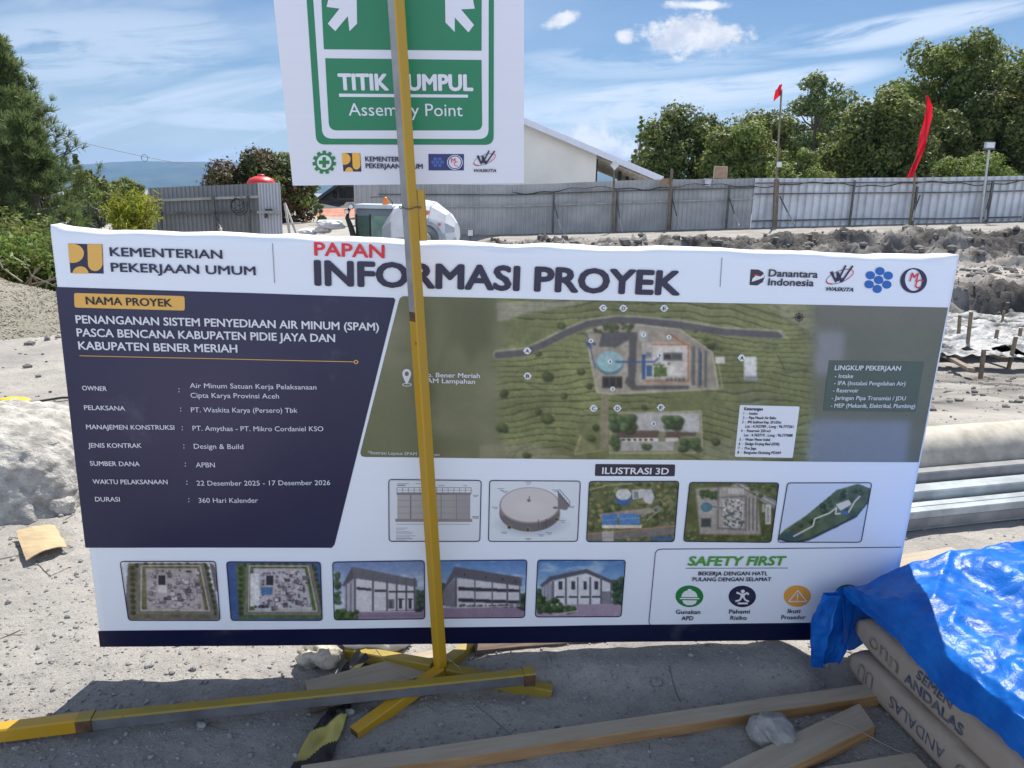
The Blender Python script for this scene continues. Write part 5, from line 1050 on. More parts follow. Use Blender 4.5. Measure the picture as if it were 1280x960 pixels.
def tarp():
    ns, nt_ = 170, 190
    S_ = np.linspace(-.16, .95, ns); T_ = np.linspace(-.30, 1.25, nt_); SS, TT = np.meshgrid(S_, T_)
    crease = np.abs(fbm(SS*7+TT*3, TT*6-SS*2, 4, 21, .6)); fine = fbm(SS*26+3*fbm(SS*6, TT*6, 2, 2), TT*26, 4, 23, .6)
    top = .408+.03*sstep(.1, .5, TT)+.10*sstep(.35, .85, TT)*sstep(.75, .1, SS)
    top = top+.07*np.exp(-((TT-.74)/.13)**2-((SS-.14)/.20)**2)+.03*np.exp(-((TT-.34)/.10)**2-((SS-.12)/.10)**2)-.10*np.exp(-((TT-.56-.22*SS)/.06)**2)*sstep(-.05, .1, SS)*sstep(.75, .35, SS)
    top = top-.03*np.exp(-((TT-.24-.18*SS)/.05)**2)*sstep(.0, .15, SS)-.010*(1-crease*2.2)+.003*fine-.03*sstep(.62, .9, SS); top = np.where(TT < .45, np.maximum(top, .386), top)
    rl = np.random.default_rng(77)
    for k in range(26):      # long tension creases
        s0, t0, an = rl.uniform(-.05, .8), rl.uniform(-.05, 1.1), rl.choice([.5, 1.0, 2.3, 2.8])+rl.normal(0, .25); ln = rl.uniform(.12, .42)
        al = (SS-s0)*math.cos(an)+(TT-t0)*math.sin(an); ac = -(SS-s0)*math.sin(an)+(TT-t0)*math.cos(an)+.05*al*al
        top = top+rl.uniform(.004, .011)*(1 if k % 3 else -1)*np.exp(-np.abs(ac)/.010)*np.exp(-(al/ln)**4)*sstep(-.02, .06, TT)
    top = top-.055*np.exp(-(TT/.11)**2-(np.clip(SS, 0, 1)/.10)**2)
    edge = -.012+.012*fbm(SS*5, SS*0+1, 3, 31)                        # where the top turns down
    hem = .078+.016*fbm(SS*3.4, SS*0, 2, 32)+.015*sstep(.2, .6, SS)+.007*np.sin(SS*17)
    over = np.clip((edge-TT)/(.30-.012), 0, 1)                         # 0 on the top, 1 at the hem
    L = over*hem
    fold = .007*np.sin(SS*22+4*fbm(SS*4, SS*0+2, 2, 33))*over+.003*fine*over
    x_t = np.where(TT > edge, TT, edge-.020*np.clip(over*6, 0, 1)-.012*over)-fold*.7
    round_ = .018*np.exp(-((TT-edge)/.05)**2)
    z = np.where(TT > edge, top-round_, top-.018-L)
    # the end towards the board hangs down too
    se = np.clip((.0-SS)/.16, 0, 1); s_pos = np.where(SS < 0, -.012*np.clip(se*5, 0, 1)-.012*se*np.sin(TT*26), SS); z = z-se*.24*sstep(-.30, .05, TT)
    P_ = O_[None, None]+E1*s_pos[..., None]+E2*x_t[..., None]; P_ = P_.copy(); P_[..., 2] = np.maximum(z, .035)
    V = P_.reshape(-1, 3); F = grid_faces(ns, nt_)
    # gathered corner hanging beside the board
    nu, nv = 46, 40; q = []
    for j in range(nv):
        for i in range(nu):
            u, v = i/(nu-1), j/(nv-1); a = math.pi*1.15*u+1.9; rad = (.040+.024*math.sin(3*a+v*2)+.024*math.sin(math.pi*v*.9))*(1-.25*v)
            p = O_+E1*(.005-.0*v)+E2*(-.055-.018*v)+E1*rad*.55*math.cos(a)+E2*rad*math.sin(a)*1.0+UP*(.29-.25*v**.9)
            p = p+E2*.010*float(fbm(u*9, v*4, 3, 41))+E1*.010*float(fbm(u*8, v*5, 3, 42)); q.append(p)
    q = np.array(q); q[:, 1] = np.minimum(q[:, 1], 2.135)
    F2 = grid_faces(nu, nv)+len(V)
    return np.concatenate([V, q]), np.concatenate([F, F2])
def tarp_mat():
    m = bpy.data.materials.new('blue_tarpaulin'); m.use_nodes = True; nt = m.node_tree; q = G(nt); b = nt.nodes['Principled BSDF']; t = q.n('ShaderNodeTexCoord'); ob = t.outputs['Object']
    c = q.mix(q.smooth(q.noise(ob, 9, 6, .65), .35, .7), (.006, .105, .47, 1), (.014, .18, .64, 1)); c = q.mix(q.m('MULTIPLY', q.smooth(q.noise(ob, 15, 6, .7), .62, .76), .25), c, (.12, .26, .60, 1))
    nt.links.new(c, b.inputs['Base Color']); b.inputs['Roughness'].default_value = .30; b.inputs['Specular IOR Level'].default_value = .22
    w = q.noise(ob, 6, 3, .5, 1.2); rid = q.m('ABSOLUTE', q.m('SUBTRACT', q.noise(ob, 19, 5, .62, .8), .5)); rid2 = q.m('ABSOLUTE', q.m('SUBTRACT', q.noise(ob, 60, 5, .65, .4), .5))
    h = q.m('ADD', q.m('MULTIPLY', rid, 1.0), q.m('MULTIPLY', rid2, .40)); h = q.m('ADD', h, q.m('MULTIPLY', w, .6))
    bn = q.n('ShaderNodeBump'); bn.inputs['Distance'].default_value = .008; bn.inputs['Strength'].default_value = .5; nt.links.new(h, bn.inputs['Height']); nt.links.new(bn.outputs[0], b.inputs['Normal'])
    tr = q.n('ShaderNodeBsdfTranslucent'); nt.links.new(c, tr.inputs[0]); mx = q.n('ShaderNodeMixShader'); mx.inputs[0].default_value = .18; nt.links.new(b.outputs[0], mx.inputs[1]); nt.links.new(tr.outputs[0], mx.inputs[2]); nt.links.new(mx.outputs[0], nt.nodes['Material Output'].inputs[0])
    return m
V, F = tarp(); tag(mk('blue_tarp', V, F, tarp_mat(), None, None, True, loc=O_), 'creased bright blue tarpaulin draped over the stack of cement bags', 'tarp')
# ================================================================== steel sections stacked behind the board
GALV = mat('galvanised_steel', (.36, .40, .42), .38, .22, 7, .0006, 40, metal=.35, stretch=(1, 1, 1)); GALV2 = mat('mill_steel', (.22, .225, .235), .42, .2, 8, .0006, 40, metal=.3)
CONC = mat('pale_concrete', (.40, .37, .31), .7, .22, 9, .001, 60); CONC2 = mat('galvanised_side', (.30, .36, .41), .45, .35, 10, .0008, 40, metal=.2)
se = np.array([.966, .26, 0]); sn = np.array([-.26, .966, 0]); sp = ground(1134, 666, .02)
def section(name, label, cat, dd, w, z0, z1, mats, s0=-1.4, s1=3.2, slot=False, gap=None):
    m = MB(); z = (z0+z1)/2; h = z1-z0; p0 = sp+sn*(dd+w/2)+se*s0; p1 = sp+sn*(dd+w/2)+se*s1; p0[2] = p1[2] = z
    if slot:      # two lipped channels back to back: a slot along the top and a line on the face
        m.beam(p0-sn*w*.26, p1-sn*w*.26, w*.47, h, .003); m.beam(p0+sn*w*.26, p1+sn*w*.26, w*.47, h*.97, .003)
        a, b = p0-sn*(w*.5), p1-sn*(w*.5); m.beam(a+[0, 0, -h*.13], b+[0, 0, -h*.13], .005, h*.52, .001, i=1)
    else: m.beam(p0, p1, w, h, .006)
    return tag(m.make(name, mats, loc=(sp+sn*dd)), label, cat)
section('steel_channel', 'front galvanised double channel of the steel stack, with a slot along its top', 'steel section', 0, .10, .025, .115, [GALV, GALV2], slot=True)
section('steel_channel', 'galvanised box section second from the front of the steel stack', 'steel section', .125, .09, .025, .150, [GALV, GALV2])
section('steel_channel', 'dark mill steel section third from the front, against the pale beam', 'steel section', .24, .065, .025, .19, [GALV2, GALV2])
m = MB(); pc = sp+sn*.462; pc[2] = .185; q0, q1 = pc-se*1.4, pc+se*3.2; an_ = np.linspace(0, 2*math.pi, 40, endpoint=False)
m.prism([(.145*math.cos(t), .145*math.sin(t)) for t in an_], q0, q1, cap=False); m.prism([(.125*math.cos(t), .125*math.sin(t)) for t in an_[::-1]], q0, q1, cap=False)
ring = lambda q, r_: [q+sn*r_*math.cos(t)+UP*r_*math.sin(t) for t in an_]
for q in (q0, q1): m.add(ring(q, .145)+ring(q, .125), [(k, (k+1) % 40, 40+(k+1) % 40, 40+k) for k in range(40)])
tag(m.make('large_pipe', CONC, smooth=True, loc=pc), 'long thick round beige grey pipe at the back of the steel stack', 'pipe')
plank('pale plywood strip lying behind the tarp at the board corner', ground(1100, 712, .10), ground(1200, 696, .10), .10, .02, [mat('pale_plywood', (.46, .36, .20), .8, .15, 8), WOODG])

# ================================================================== the excavated pit: stakes and plastic sheeting
STK = mat('stake_timber', (.20, .155, .11), .85, .3, 8, .002, 60)
def at_z(x, y):
    """where the sight line of a pixel meets the terrain"""
    d = ray(x, y); ts = np.linspace(1.5, 60, 4000); Q = CP+d*ts[:, None]; h = terrain(Q[:, 0], Q[:, 1])+.02; k = np.argmax(Q[:, 2] < h); return Q[k]
stk = [(1198, 429, 1200, 394), (1208, 447, 1214, 390), (1226, 473, 1230, 437), (1242, 437, 1247, 412), (1260, 461, 1270, 421), (1251, 416, 1255, 388), (1257, 420, 1260, 406), (1241, 412, 1243, 401), (1206, 407, 1209, 395), (1187, 407, 1189, 396), (1273, 437, 1276, 410)]
lab = ['stake just right of the board edge, sunk in dark folded plastic', 'tallest thin timber stake near the right edge of the board', 'nearest stout timber stake at the front of the plastic sheeting', 'dark timber stake leaning right in the middle of the pit', 'thick leaning timber stake at the right of the pit', 'tall pale stake by the dug wall on the right', 'short stake beside the tall pale stake at the dug wall', 'small stake at the foot of the dug wall, centre', 'small stake at the foot of the dug wall near the board', 'tiny stake peeping out beside the board edge', 'stake at the right edge of the picture in the pit']
for (bx, by, tx, ty), L in zip(stk, lab):
    p = at_z(bx, by); q = atY(tx, ty, p[1]+.02); w = .05 if by > 425 else .04
    m = MB(); m.beam(p-[0, 0, .12], q, w, w, .004, up=(0, 1, 0)); tag(m.make('timber_stake', STK, loc=p), L, 'stake', 'timber stakes in the pit')
def sheet(x0, x1, y0, y1, label, name, m, seed, amp=.10):
    xs = np.linspace(x0, x1, 200); ys = np.linspace(y0, y1, 130); X, Y = np.meshgrid(xs, ys)
    a = 1-np.abs(fbm(X*.9+Y*.3, Y*1.3, 4, seed, .6))*2; z = terrain(X, Y)+.07+amp*np.clip(a, -.2, 1)-(.13 if amp < .08 else 0)+.03*fbm(X*5, Y*6, 3, seed+1)
    e = .25*fbm(X*.8, Y*.8, 3, seed+2); F = grid_faces(200, 130); c = (fbm(X*.45+3, Y*.55, 3, seed+5)).ravel()[F].mean(1)
    rim = np.minimum(np.minimum(X-x0, x1-X), np.minimum(Y-y0, y1-Y))+e; F = F[(c < (.17 if amp > .1 else 1)) & (rim.ravel()[F].min(1) > 0)]
    return tag(mk(name, np.stack([X, Y, z], -1).reshape(-1, 3), F, m, None, None, True, loc=((x0+x1)/2, (y0+y1)/2, -1.3)), label, 'plastic sheet')
sheet(3.4, 12.5, 12.3, 17.4, 'wrinkled silver plastic sheeting spread over the pit floor', 'plastic_sheet', mat('silver_plastic', (.26, .265, .27), .5, .5, 2.2, .05, 5, spec=.25), 51, .24)
sheet(3.0, 12.5, 12.8, 17.3, 'black plastic sheeting showing between the silver folds in the pit', 'plastic_sheet', mat('black_plastic', (.02, .02, .022), .35, .2, 3, .01, 9), 58, .07)
for (a, b, c, d), L in zip(((1184, 457, 1212, 475), (1212, 430, 1243, 438), (1186, 404, 1290, 424), (1214, 446, 1262, 461)), ('dark plank leaning beside the board edge in the pit', 'thin pale batten lying across the plastic in the pit', 'long timber edge board along the foot of the dug wall', 'timber batten between two stakes on the silver plastic')):
    p, q = at_z(a, b), at_z(c, d); plank(L, p+[0, 0, .12], q+[0, 0, .12], .09, .05, [STK, STK], 'timber_batten')

# ================================================================== site fence
SHT = mat('grey_fence_sheet', (.36, .365, .36), .5, .16, .7); SHT2 = mat('pale_zinc_sheet', (.60, .62, .64), .45, .12, 1.2); RAIL = mat('fence_rail', (.10, .095, .09), .6, .3, 3); RAILP = mat('pale_fence_rail', (.34, .33, .31), .6, .2, 3)
BROWN = mat('fence_timber', (.17, .135, .10), .85, .3, 6)
def base_pt(px, py, Y): return atY(px, py, Y)
def corrugated(p0, p1, t0, t1, period, depth, mats, parent, name='fence_sheet', flat=.5):
    p0, p1, t0, t1 = map(np.array, (p0, p1, t0, t1)); L = np.linalg.norm((p1-p0)[:2]); n = max(2, int(L/period)); nrm = np.array([-(p1-p0)[1], (p1-p0)[0], 0])/L
    prof = [(0, 0), (flat*.82, 0), (flat*1.0, 1), (.92, 1), (1.0, 0)]; s = []; o = []
    for k in range(n):
        for a, b in prof[:-1]: s.append((k+a)/n); o.append(b)
    s.append(1.0); o.append(0); s = np.array(s); o = np.array(o)*depth
    jit = .02*fbm(s*L*.8, s*0+1, 2, 5)
    A = p0+(p1-p0)*s[:, None]+nrm*o[:, None]; B = t0+(t1-t0)*s[:, None]+nrm*o[:, None]; B[:, 2] += jit
    V = np.concatenate([A, B]); m = len(s); F = np.array([[k, k+1, m+k+1, m+k] for k in range(m-1)])
    return mk(name, V, F, mats, parent)
def fence(label, pts, period, depth, mats, posts, rails, rail_mat, braces, cat='fence', flat=.5):
    """pts: (px, top py, bottom py, distance); posts, braces at given px"""
    B = [base_pt(x, b, Y) for x, t, b, Y in pts]; T = [base_pt(x, t, Y) for x, t, b, Y in pts]
    T = [np.array([b[0], b[1], t[2]]) for b, t in zip(B, T)]
    f = empty('site_fence', B[0], label, cat)
    for k in range(len(pts)-1): corrugated(B[k]-[0, 0, .25], B[k+1]-[0, 0, .25], T[k], T[k+1], period, depth, mats, f, flat=flat)
    xs = [p[0] for p in pts]
    def lerp(x, A): k = min(max(np.searchsorted(xs, x)-1, 0), len(xs)-2); u = (x-xs[k])/(xs[k+1]-xs[k]); return A[k]*(1-u)+A[k+1]*u
    nr = np.array([.06, -1, 0])/1.002
    for h, mm in zip(rails, rail_mat if isinstance(rail_mat, (list, tuple)) else [rail_mat]*len(rails)):
        m = MB(); 
        for k in range(len(pts)-1):
            a, b = B[k]*(1-h)+T[k]*h, B[k+1]*(1-h)+T[k+1]*h; m.beam(a+nr*.12, b+nr*.12, .05, .055, .004)
        m.make('rail', mm, f)
    for x, w, hh in posts:
        a, b = lerp(x, B), lerp(x, T); m = MB(); c = a*(1-hh)+b*hh; m.beam(a+nr*.16-[0, 0, .2], c+nr*.16, w, w, .004, up=(0, 1, 0)); m.make('post', RAIL, f)
    for x, h, x2, y2 in braces:
        a, b = lerp(x, B), lerp(x, T); c = a*(1-h)+b*h; m = MB(); e_ = base_pt(x2, y2, c[1]-1.2); mid = c*.4+e_*.6; m.beam(c+nr*.2, mid, .05, .05, .004, up=(0, 1, 0)); m.beam(mid, e_, .055, .055, .004, up=(0, 1, 0), i=1); m.make('brace', [RAIL, RAILP], f)
    return f, lerp, B, T
fA, lerpA, BA, TA = fence('long grey corrugated site fence with dark posts and braces below the white building', [(474, 229.5, 296, 33.0), (640, 231.5, 290.5, 34), (800, 225, 287.5, 34.5), (938, 223, 280, 35)], .20, .03, [SHT],
    [(690, .08, .82), (768, .09, .85), (836, .08, .82), (906, .08, .86)], (.80, .56), [RAIL, RAILP], [(690, .62, 702, 289), (768, .62, 778, 290), (836, .62, 851, 286), (906, .62, 924, 282.5)])
fB, lerpB, BB, TB = fence('pale zinc corrugated site fence with broad ribs on the right', [(938.5, 223, 279.5, 35), (1080, 222.5, 276.5, 35.4), (1180, 221.5, 276.5, 35.6), (1300, 219, 273.5, 36)], .34, .10, [SHT2],
    [(1060, .08, .95), (1138, .09, .8), (1230, .09, .9), (1222, .07, .9), (1279, .08, .5)], (.90, .66, .06), RAIL, [(969, .6, 993, 279.5), (1142, .6, 1140.5, 276), (1229, .6, 1231.5, 275), (1290, .4, 1276, 274)], flat=.62)
# cable sagging along the fence top
m = MB(); pts = []
for x in np.arange(640, 1290, 8):
    L_ = lerpA if x < 938 else lerpB; B_, T_ = (BA, TA) if x < 938 else (BB, TB); b, t = L_(x, B_), L_(x, T_); h = .86+.045*math.sin(x*.045)+.02*math.sin(x*.17); pts.append(b*(1-h)+t*h+np.array([0, -.16, 0]))
m.path(pts, .022, 5); tag(m.make('fence_cable', mat('black_cable', (.02, .02, .02), .6), loc=pts[0]), 'dark cable sagging along the upper rail of the fence', 'cable')
def pole_thing(name, label, cat, x0, y0, x1, y1, Y, r, m, group=None):
    p, q = base_pt(x0, y0, Y), base_pt(x1, y1, Y); e = empty(name, p, label, cat, group); b = MB(); b.tube(p-[0, 0, .3], q, r, 8, r*.8); b.make('pole', m, e); return e, p, q
# flags
e, p, q = pole_thing('flag_pole', 'thin wooden pole with a small red flag at its top', 'flag', 967, 284, 977, 112, 34.6, .05, mat('bamboo_pole', (.22, .18, .12), .7, .3, 5))
FL = mat('red_flag_cloth', (.60, .012, .03), .6, .15, 2, trans=.45)
n = 10; V = []; F = grid_faces(n+1, n+1)
for k in range(n+1):
    for j in range(n+1):
        a, b = j/n, k/n; c = atY(978-9*a-1*b, 105+14*b+7*a, 34.5); V.append(c+[.0, .12*math.sin(a*6+b*2), .05*math.sin(a*4)])
mk('flag_cloth', np.array(V), F, FL, e, None, True)
m = MB(); c = atY(974, 205.5, 34.5); m.box(c, .2, .06, .22, .03); m.make('insulator', mat('white_plastic', (.66, .66, .66), .5), e)
m = MB(); a = base_pt(969, 282, 34.62); b = base_pt(971, 224, 34.62); m.beam(a-[0, 0, .3], b, .2, .12, .01, up=(0, 1, 0)); m.make('timber_post', BROWN, e)
e, p, q = pole_thing('banner_flag', 'tall curved red banner flag standing at the fence', 'flag', 1138, 277, 1144, 216, 35.0, .05, mat('banner_pole', (.20, .16, .09), .7))
ctr = [(1158.5, 119), (1160, 135), (1160, 150), (1157, 166), (1152, 182), (1147, 196), (1142.5, 210), (1139, 222)]; wdt = [1, 9, 11, 10.5, 9, 7, 8, 9]; N = 40; V = []
for k in range(N+1):
    t = k/N*(len(ctr)-1); cx_ = np.interp(t, range(8), [c[0] for c in ctr]); cy_ = np.interp(t, range(8), [c[1] for c in ctr]); w = np.interp(t, range(8), wdt)
    for j in range(9): u = j/8-.5; V.append(atY(cx_+u*w, cy_-u*w*.15, 34.9)+[0, .10*math.sin(u*7+t*1.6), 0])
mk('banner_cloth', np.array(V), grid_faces(9, N+1), FL, e, None, True)
m = MB(); pts = [atY(np.interp(k, range(8), [c[0]-1.5 for c in ctr][::-1]), np.interp(k, range(8), [c[1] for c in ctr][::-1]), 35.0) for k in np.linspace(0, 7, 24)]; m.path(pts, np.linspace(.045, .02, 24), 6); m.make('bent_tip', mat('banner_pole', (.2, .16, .09)), e)
e, p, q = pole_thing('floodlight', 'square white floodlight on a pale leaning pole above the fence', 'lamp', 1226, 277, 1236.5, 186, 35.2, .055, mat('pale_pole', (.50, .50, .47), .5))
m = MB(); c = atY(1237, 181.5, 35.15); m.beam(c+[-.21, 0, 0], c+[.21, 0, 0], .10, .26, .01); m.make('lamp_head', mat('lamp_case', (.45, .47, .48), .4), e)
m = MB(); m.beam(c+[-.17, -.058, 0], c+[.17, -.058, 0], .012, .20, .002); m.make('lamp_glass', mat('lamp_glass', (.62, .66, .68), .2), e)
m = MB(); m.beam(c+[-.27, 0, -.17], c+[.27, 0, -.17], .06, .05, .004); m.make('lamp_bracket', RAIL, e)
# small things fixed on the fence
e, p, q = pole_thing('diamond_sign', 'small white diamond sign on a thin post before the white building', 'sign', 766, 289, 768, 203, 33.6, .05, BROWN)
m = MB(); c = atY(768.4, 206.5, 33.55); s = .19; m.add([c+[x*s, y, z*s] for y in (0, .03) for x, z in ((0, 1.1), (1, 0), (0, -1.1), (-1, 0))], [(0, 3, 2, 1), (4, 5, 6, 7), (0, 1, 5, 4), (1, 2, 6, 5), (2, 3, 7, 6), (3, 0, 4, 7)]); m.make('sign_plate', mat('white_sign', (.62, .63, .60), .5), e)
m = MB(); p, q = base_pt(835, 289, 34.2), base_pt(840, 211, 34.2); m.beam(p-[0, 0, .3], q, .11, .11, .006, up=(0, 1, 0)); tag(m.make('timber_post', BROWN, loc=p), 'plain timber post rising over the grey fence near the roof end', 'post')
m = MB(); c = atY(832, 227, 34.25); m.beam(c-[.17, 0, 0], c+[.17, 0, 0], .04, .26, .004); tag(m.make('wood_board', mat('new_board', (.30, .20, .11), .8), loc=c), 'small brown board fixed on top of the fence beside the timber post', 'board')
e = empty('notice_board', atY(900, 226, 35.4), 'small framed brown notice board sticking up above the grey fence', 'notice board')
m = MB(); c = atY(900.5, 216, 35.4); m.beam(c-[.27, 0, 0], c+[.27, 0, 0], .03, .48, .004); m.make('panel', mat('brown_panel', (.36, .23, .15), .7, .15, 5), e)
m = MB()
for s_ in (-1, 1): m.beam(c+[.29*s_, -.01, -.36], c+[.29*s_, -.01, .26], .035, .045, .004, up=(0, 1, 0))
m.beam(c+[-.29, -.01, .26], c+[.29, -.01, .26], .045, .04, .004); m.make('frame', mat('board_frame', (.45, .38, .30), .7), e)
c = atY(884.5, 228, 34.7); e = empty('fence_box', c, 'small pale electric box fixed at the top of the grey fence', 'box')
m = MB(); m.prism([(-.12, -.15), (.12, -.15), (.14, .1), (-.14, .1)], c+[0, .06, 0], c-[0, .08, 0]); m.make('body', mat('pale_box', (.52, .53, .58), .5), e); m = MB(); m.box(c+[0, 0, .13], .32, .2, .05, .01); m.make('lid', mat('pale_box', (.5, .5, .5)), e)

# fence on the left with its folded pale end panel
fC, lerpC, BC, TC = fence('dark grey corrugated fence left of the sign with coiled cable', [(191, 236, 300, 17.5), (327, 229.5, 300, 17.0)], .105, .02, [mat('dark_grey_sheet', (.19, .195, .20), .5, .12, 1)], [(207, .05, .82), (274, .06, .82), (316, .05, .80)], (.77, .52), [RAILP, RAIL], [(274, .5, 279, 300)])
fD, _, _, _ = fence('short pale corrugated end panel beside the dark grey fence', [(326.2, 229.5, 300, 16.9), (353, 229, 300, 16.6)], .085, .03, [mat('pale_grey_sheet', (.46, .47, .50), .45, .06, 1)], [], (.5,), RAILP, [])
m = MB(); c = atY(297, 257, 16.75)
for k, (ox, oz, r_) in enumerate(((0, .0, .15), (.03, -.03, .17), (-.01, .02, .12), (.02, .10, .10))): m.path([c+[ox+r_*math.cos(t), .01*k, oz+r_*math.sin(t)] for t in np.linspace(0, 6.28, 26)], .008, 5)
tag(m.make('cable_coil', mat('black_cable', (.02, .02, .02)), loc=c), 'coil of black cable hanging on the dark grey fence', 'cable')
m = MB(); c = atY(336, 263, 16.7); m.box(c, .14, .05, .06, .006); m.box(c+[-.06, -.02, -.09], .05, .05, .14, .006); tag(m.make('gate_latch', mat('rail_dark', (.03, .03, .03)), loc=c), 'black latch on the edge of the pale end panel', 'latch')
# red water tank
c = atY(327, 232, 24.0); tk = empty('water_tank', c-[0, 0, 1.6], 'round red plastic water tank behind the left fence', 'water tank')
RT = mat('red_tank', (.60, .035, .03), .4, .06, 2); m = MB(); m.lathe([(-1.6, .40), (-.1, .42), (.0, .43), (.10, .42), (.20, .34), (.26, .2), (.27, .1)], c, (0, 0, 1), 32, ref=(0, 1, 0)); m.make('tank_body', RT, tk, True)
m = MB(); m.lathe([(.26, .11), (.31, .11), (.33, .07)], c, (0, 0, 1), 20, ref=(0, 1, 0)); m.make('lid', RT, tk, True)
# loose pale props and debris beyond
m = MB(); m.beam(atY(362, 293, 17.5), atY(356, 254, 17.8), .05, .04, .004, up=(0, 1, 0)); m.beam(atY(355, 280, 17.6), atY(376, 279, 17.6), .05, .04, .004); m.beam(atY(373, 300, 17.4), atY(357, 256, 17.9), .04, .04, .004, up=(0, 1, 0)); tag(m.make('trestle', mat('pale_timber', (.46, .45, .42), .7), loc=atY(362, 293, 17.5)), 'pale wooden trestle standing beside the end of the left fence', 'trestle')
PL = mat('white_debris', (.66, .66, .66), .5, .12)
for k, (x, y, s) in enumerate(((412, 281, .5), (403, 288, .35), (384, 290, .35))):
    p = atY(x, y, 26.5); V, F = rock_V(3, (s, s*.8, s*.38), 90+k, .5); tag(mk('plastic_heap', V+p, F, PL, None, None, False, loc=p), ['white crumpled plastic heap in front of the low red roof', 'smaller white plastic heap left of the person-high scrap', 'white plastic heap next to the wooden trestle'][k].replace('person-high scrap', 'larger heap'), 'plastic heap')

# ================================================================== buildings
# white hall with a long roof slope
WW = mat('white_wall', (.76, .73, .66), .85, .05, .5); RFM = mat('metal_roof', (.55, .56, .58), .45, .08, 1); FAS = mat('white_fascia', (.68, .70, .78), .6, .04)
Yb = 46.0
def hb(x, y, dY=0.0): return atY(x, y, Yb+dY)
hall = empty('white_building', hb(655, 240), 'white building with a long sloping roof edge behind the grey fence', 'building')
ap = hb(560, 108); ev_ = hb(827, 221.5); evl = hb(468, 100)[0]
def roof_z(x): return ap[2]+(ev_[2]-ap[2])*(x-ap[0])/(ev_[0]-ap[0]) if x > ap[0] else ap[2]-(ap[0]-x)*.42
we = hb(745, 225)[0]; wl_ = hb(486, 100)[0]; z0 = -1.0
m = MB(); dep = 14.0
f = [(wl_, z0), (we, z0), (we, roof_z(we)-.15), (ap[0], ap[2]-.15), (wl_, roof_z(wl_)-.15)]
n = 5; m.add([(x, Yb+.3, z) for x, z in f]+[(x, Yb+dep, z) for x, z in f], [(0, 1, 2, 3, 4), (9, 8, 7, 6, 5)]+[(k, (k+1) % 5, 5+(k+1) % 5, 5+k) for k in range(5)][::-1]); m.make('wall', WW, hall)
m = MB(); t = .10
for xe in (ev_[0], evl):
    a = np.array([ap[0], Yb-.3, ap[2]]); b = np.array([xe, Yb-.3, roof_z(xe)]); m.add([a, b, b+[0, dep+.6, 0], a+[0, dep+.6, 0], a-[0, 0, t], b-[0, 0, t], b+[0, dep+.6, -t], a+[0, dep+.6, -t]], [(0, 1, 2, 3), (7, 6, 5, 4), (0, 4, 5, 1), (1, 5, 6, 2), (2, 6, 7, 3)])
m.make('roof', RFM, hall)
m = MB()
for xe in (ev_[0], evl): m.beam(np.array([ap[0], Yb-.36, ap[2]-.14]), np.array([xe, Yb-.36, roof_z(xe)-.14]), .10, .34, .01)
m.make('fascia', FAS, hall)
m = MB()
for k in range(1, 8):
    y = Yb+k*1.8; m.beam((we, y, roof_z(we)-.28), (ev_[0]-.1, y, ev_[2]-.24), .08, .14, .004)
for k in range(5):
    x = we+(ev_[0]-we)*(k+.6)/5; m.beam((x, Yb, roof_z(x)-.22), (x, Yb+dep, roof_z(x)-.22), .06, .08, .004)
m.make('rafter', mat('pale_rafter', (.66, .63, .56), .7), hall)
for k, px_ in enumerate((748, 786, 803, 826)):
    x = hb(px_, 225)[0]; m = MB(); m.beam((x, Yb+2+k*2.2, z0), (x, Yb+2+k*2.2, roof_z(x)-.3), .22, .22, .01, up=(0, 1, 0)); m.make('column', mat('dark_column', (.06, .06, .06), .6), hall)
m = MB(); c = hb(717, 182, .15); m.tube(c, c-[0, .25, 0], .06, 10); m.make('wall_lamp', FAS, hall)
# dark timber house with a low red roof
Yh = 52.0
def hh(x, y, d=0.0): return atY(x, y, Yh+d)
DW = mat('dark_timber_wall', (.05, .04, .035), .9, .3, 1); LW = mat('grey_plaster_wall', (.14, .135, .12), .9, .2, 1); DR = mat('dark_roof', (.045, .05, .06), .7, .2, 1); TRR = mat('red_tile_roof', (.42, .17, .11), .8, .25, 3)
hs = empty('timber_house', hh(415, 290), 'dark unfinished timber house with a steep roof edge and low red roof', 'house')
m = MB(); pts = [hh(395, 262), hh(444, 262), hh(444, 226), hh(431, 226), hh(396, 251)]; m.add([p for p in pts]+[p+[0, 7, 0] for p in pts], [(0, 1, 2, 3, 4), (9, 8, 7, 6, 5)]+[((k+1) % 5, k, 5+k, 5+(k+1) % 5) for k in range(5)]); m.make('wall', LW, hs)
m = MB(); m.beam(hh(388, 256, -.5), hh(436, 222, -.5), .5, .2, .01, up=(0, 0, 1)); a = hh(388, 256, -.5); b = hh(440, 219, -.5); m.add([a, b, b+[0, 8, 0], a+[0, 8, 0]], [(0, 1, 2, 3)]); m.make('roof', DR, hs)
m = MB(); a, b = hh(394, 252.5, -.1), hh(444, 252.5, -.1); m.beam(a-[0, .3, .3], b-[0, .3, .3], .3, .9, .02); m.make('balcony', DW, hs)
for x0, x1, ya, yb in ((416.5, 420.5, 239, 247), (424, 431, 236, 247), (432.5, 443, 234, 247)):
    m = MB(); a, b = hh(x0, (ya+yb)/2, -.05), hh(x1, (ya+yb)/2, -.05); m.beam(a, b, .12, abs(hh(x0, ya)[2]-hh(x0, yb)[2]), .01); m.make('window', mat('dark_opening', (.012, .012, .012), .6), hs)
m = MB(); a, b = hh(396, 266, -2.5), hh(446, 265, -2.5); m.add([a-[0, 2.0, .4], b-[0, 2.0, .4], b+[0, 1.5, .6], a+[0, 1.5, .6]], [(0, 1, 2, 3)]); m.add([a-[0, 2.0, .5], b-[0, 2.0, .5], b+[0, 1.5, .5], a+[0, 1.5, .5]], [(3, 2, 1, 0)]); m.make('awning', mat('dark_awning', (.03, .035, .045), .7), hs)
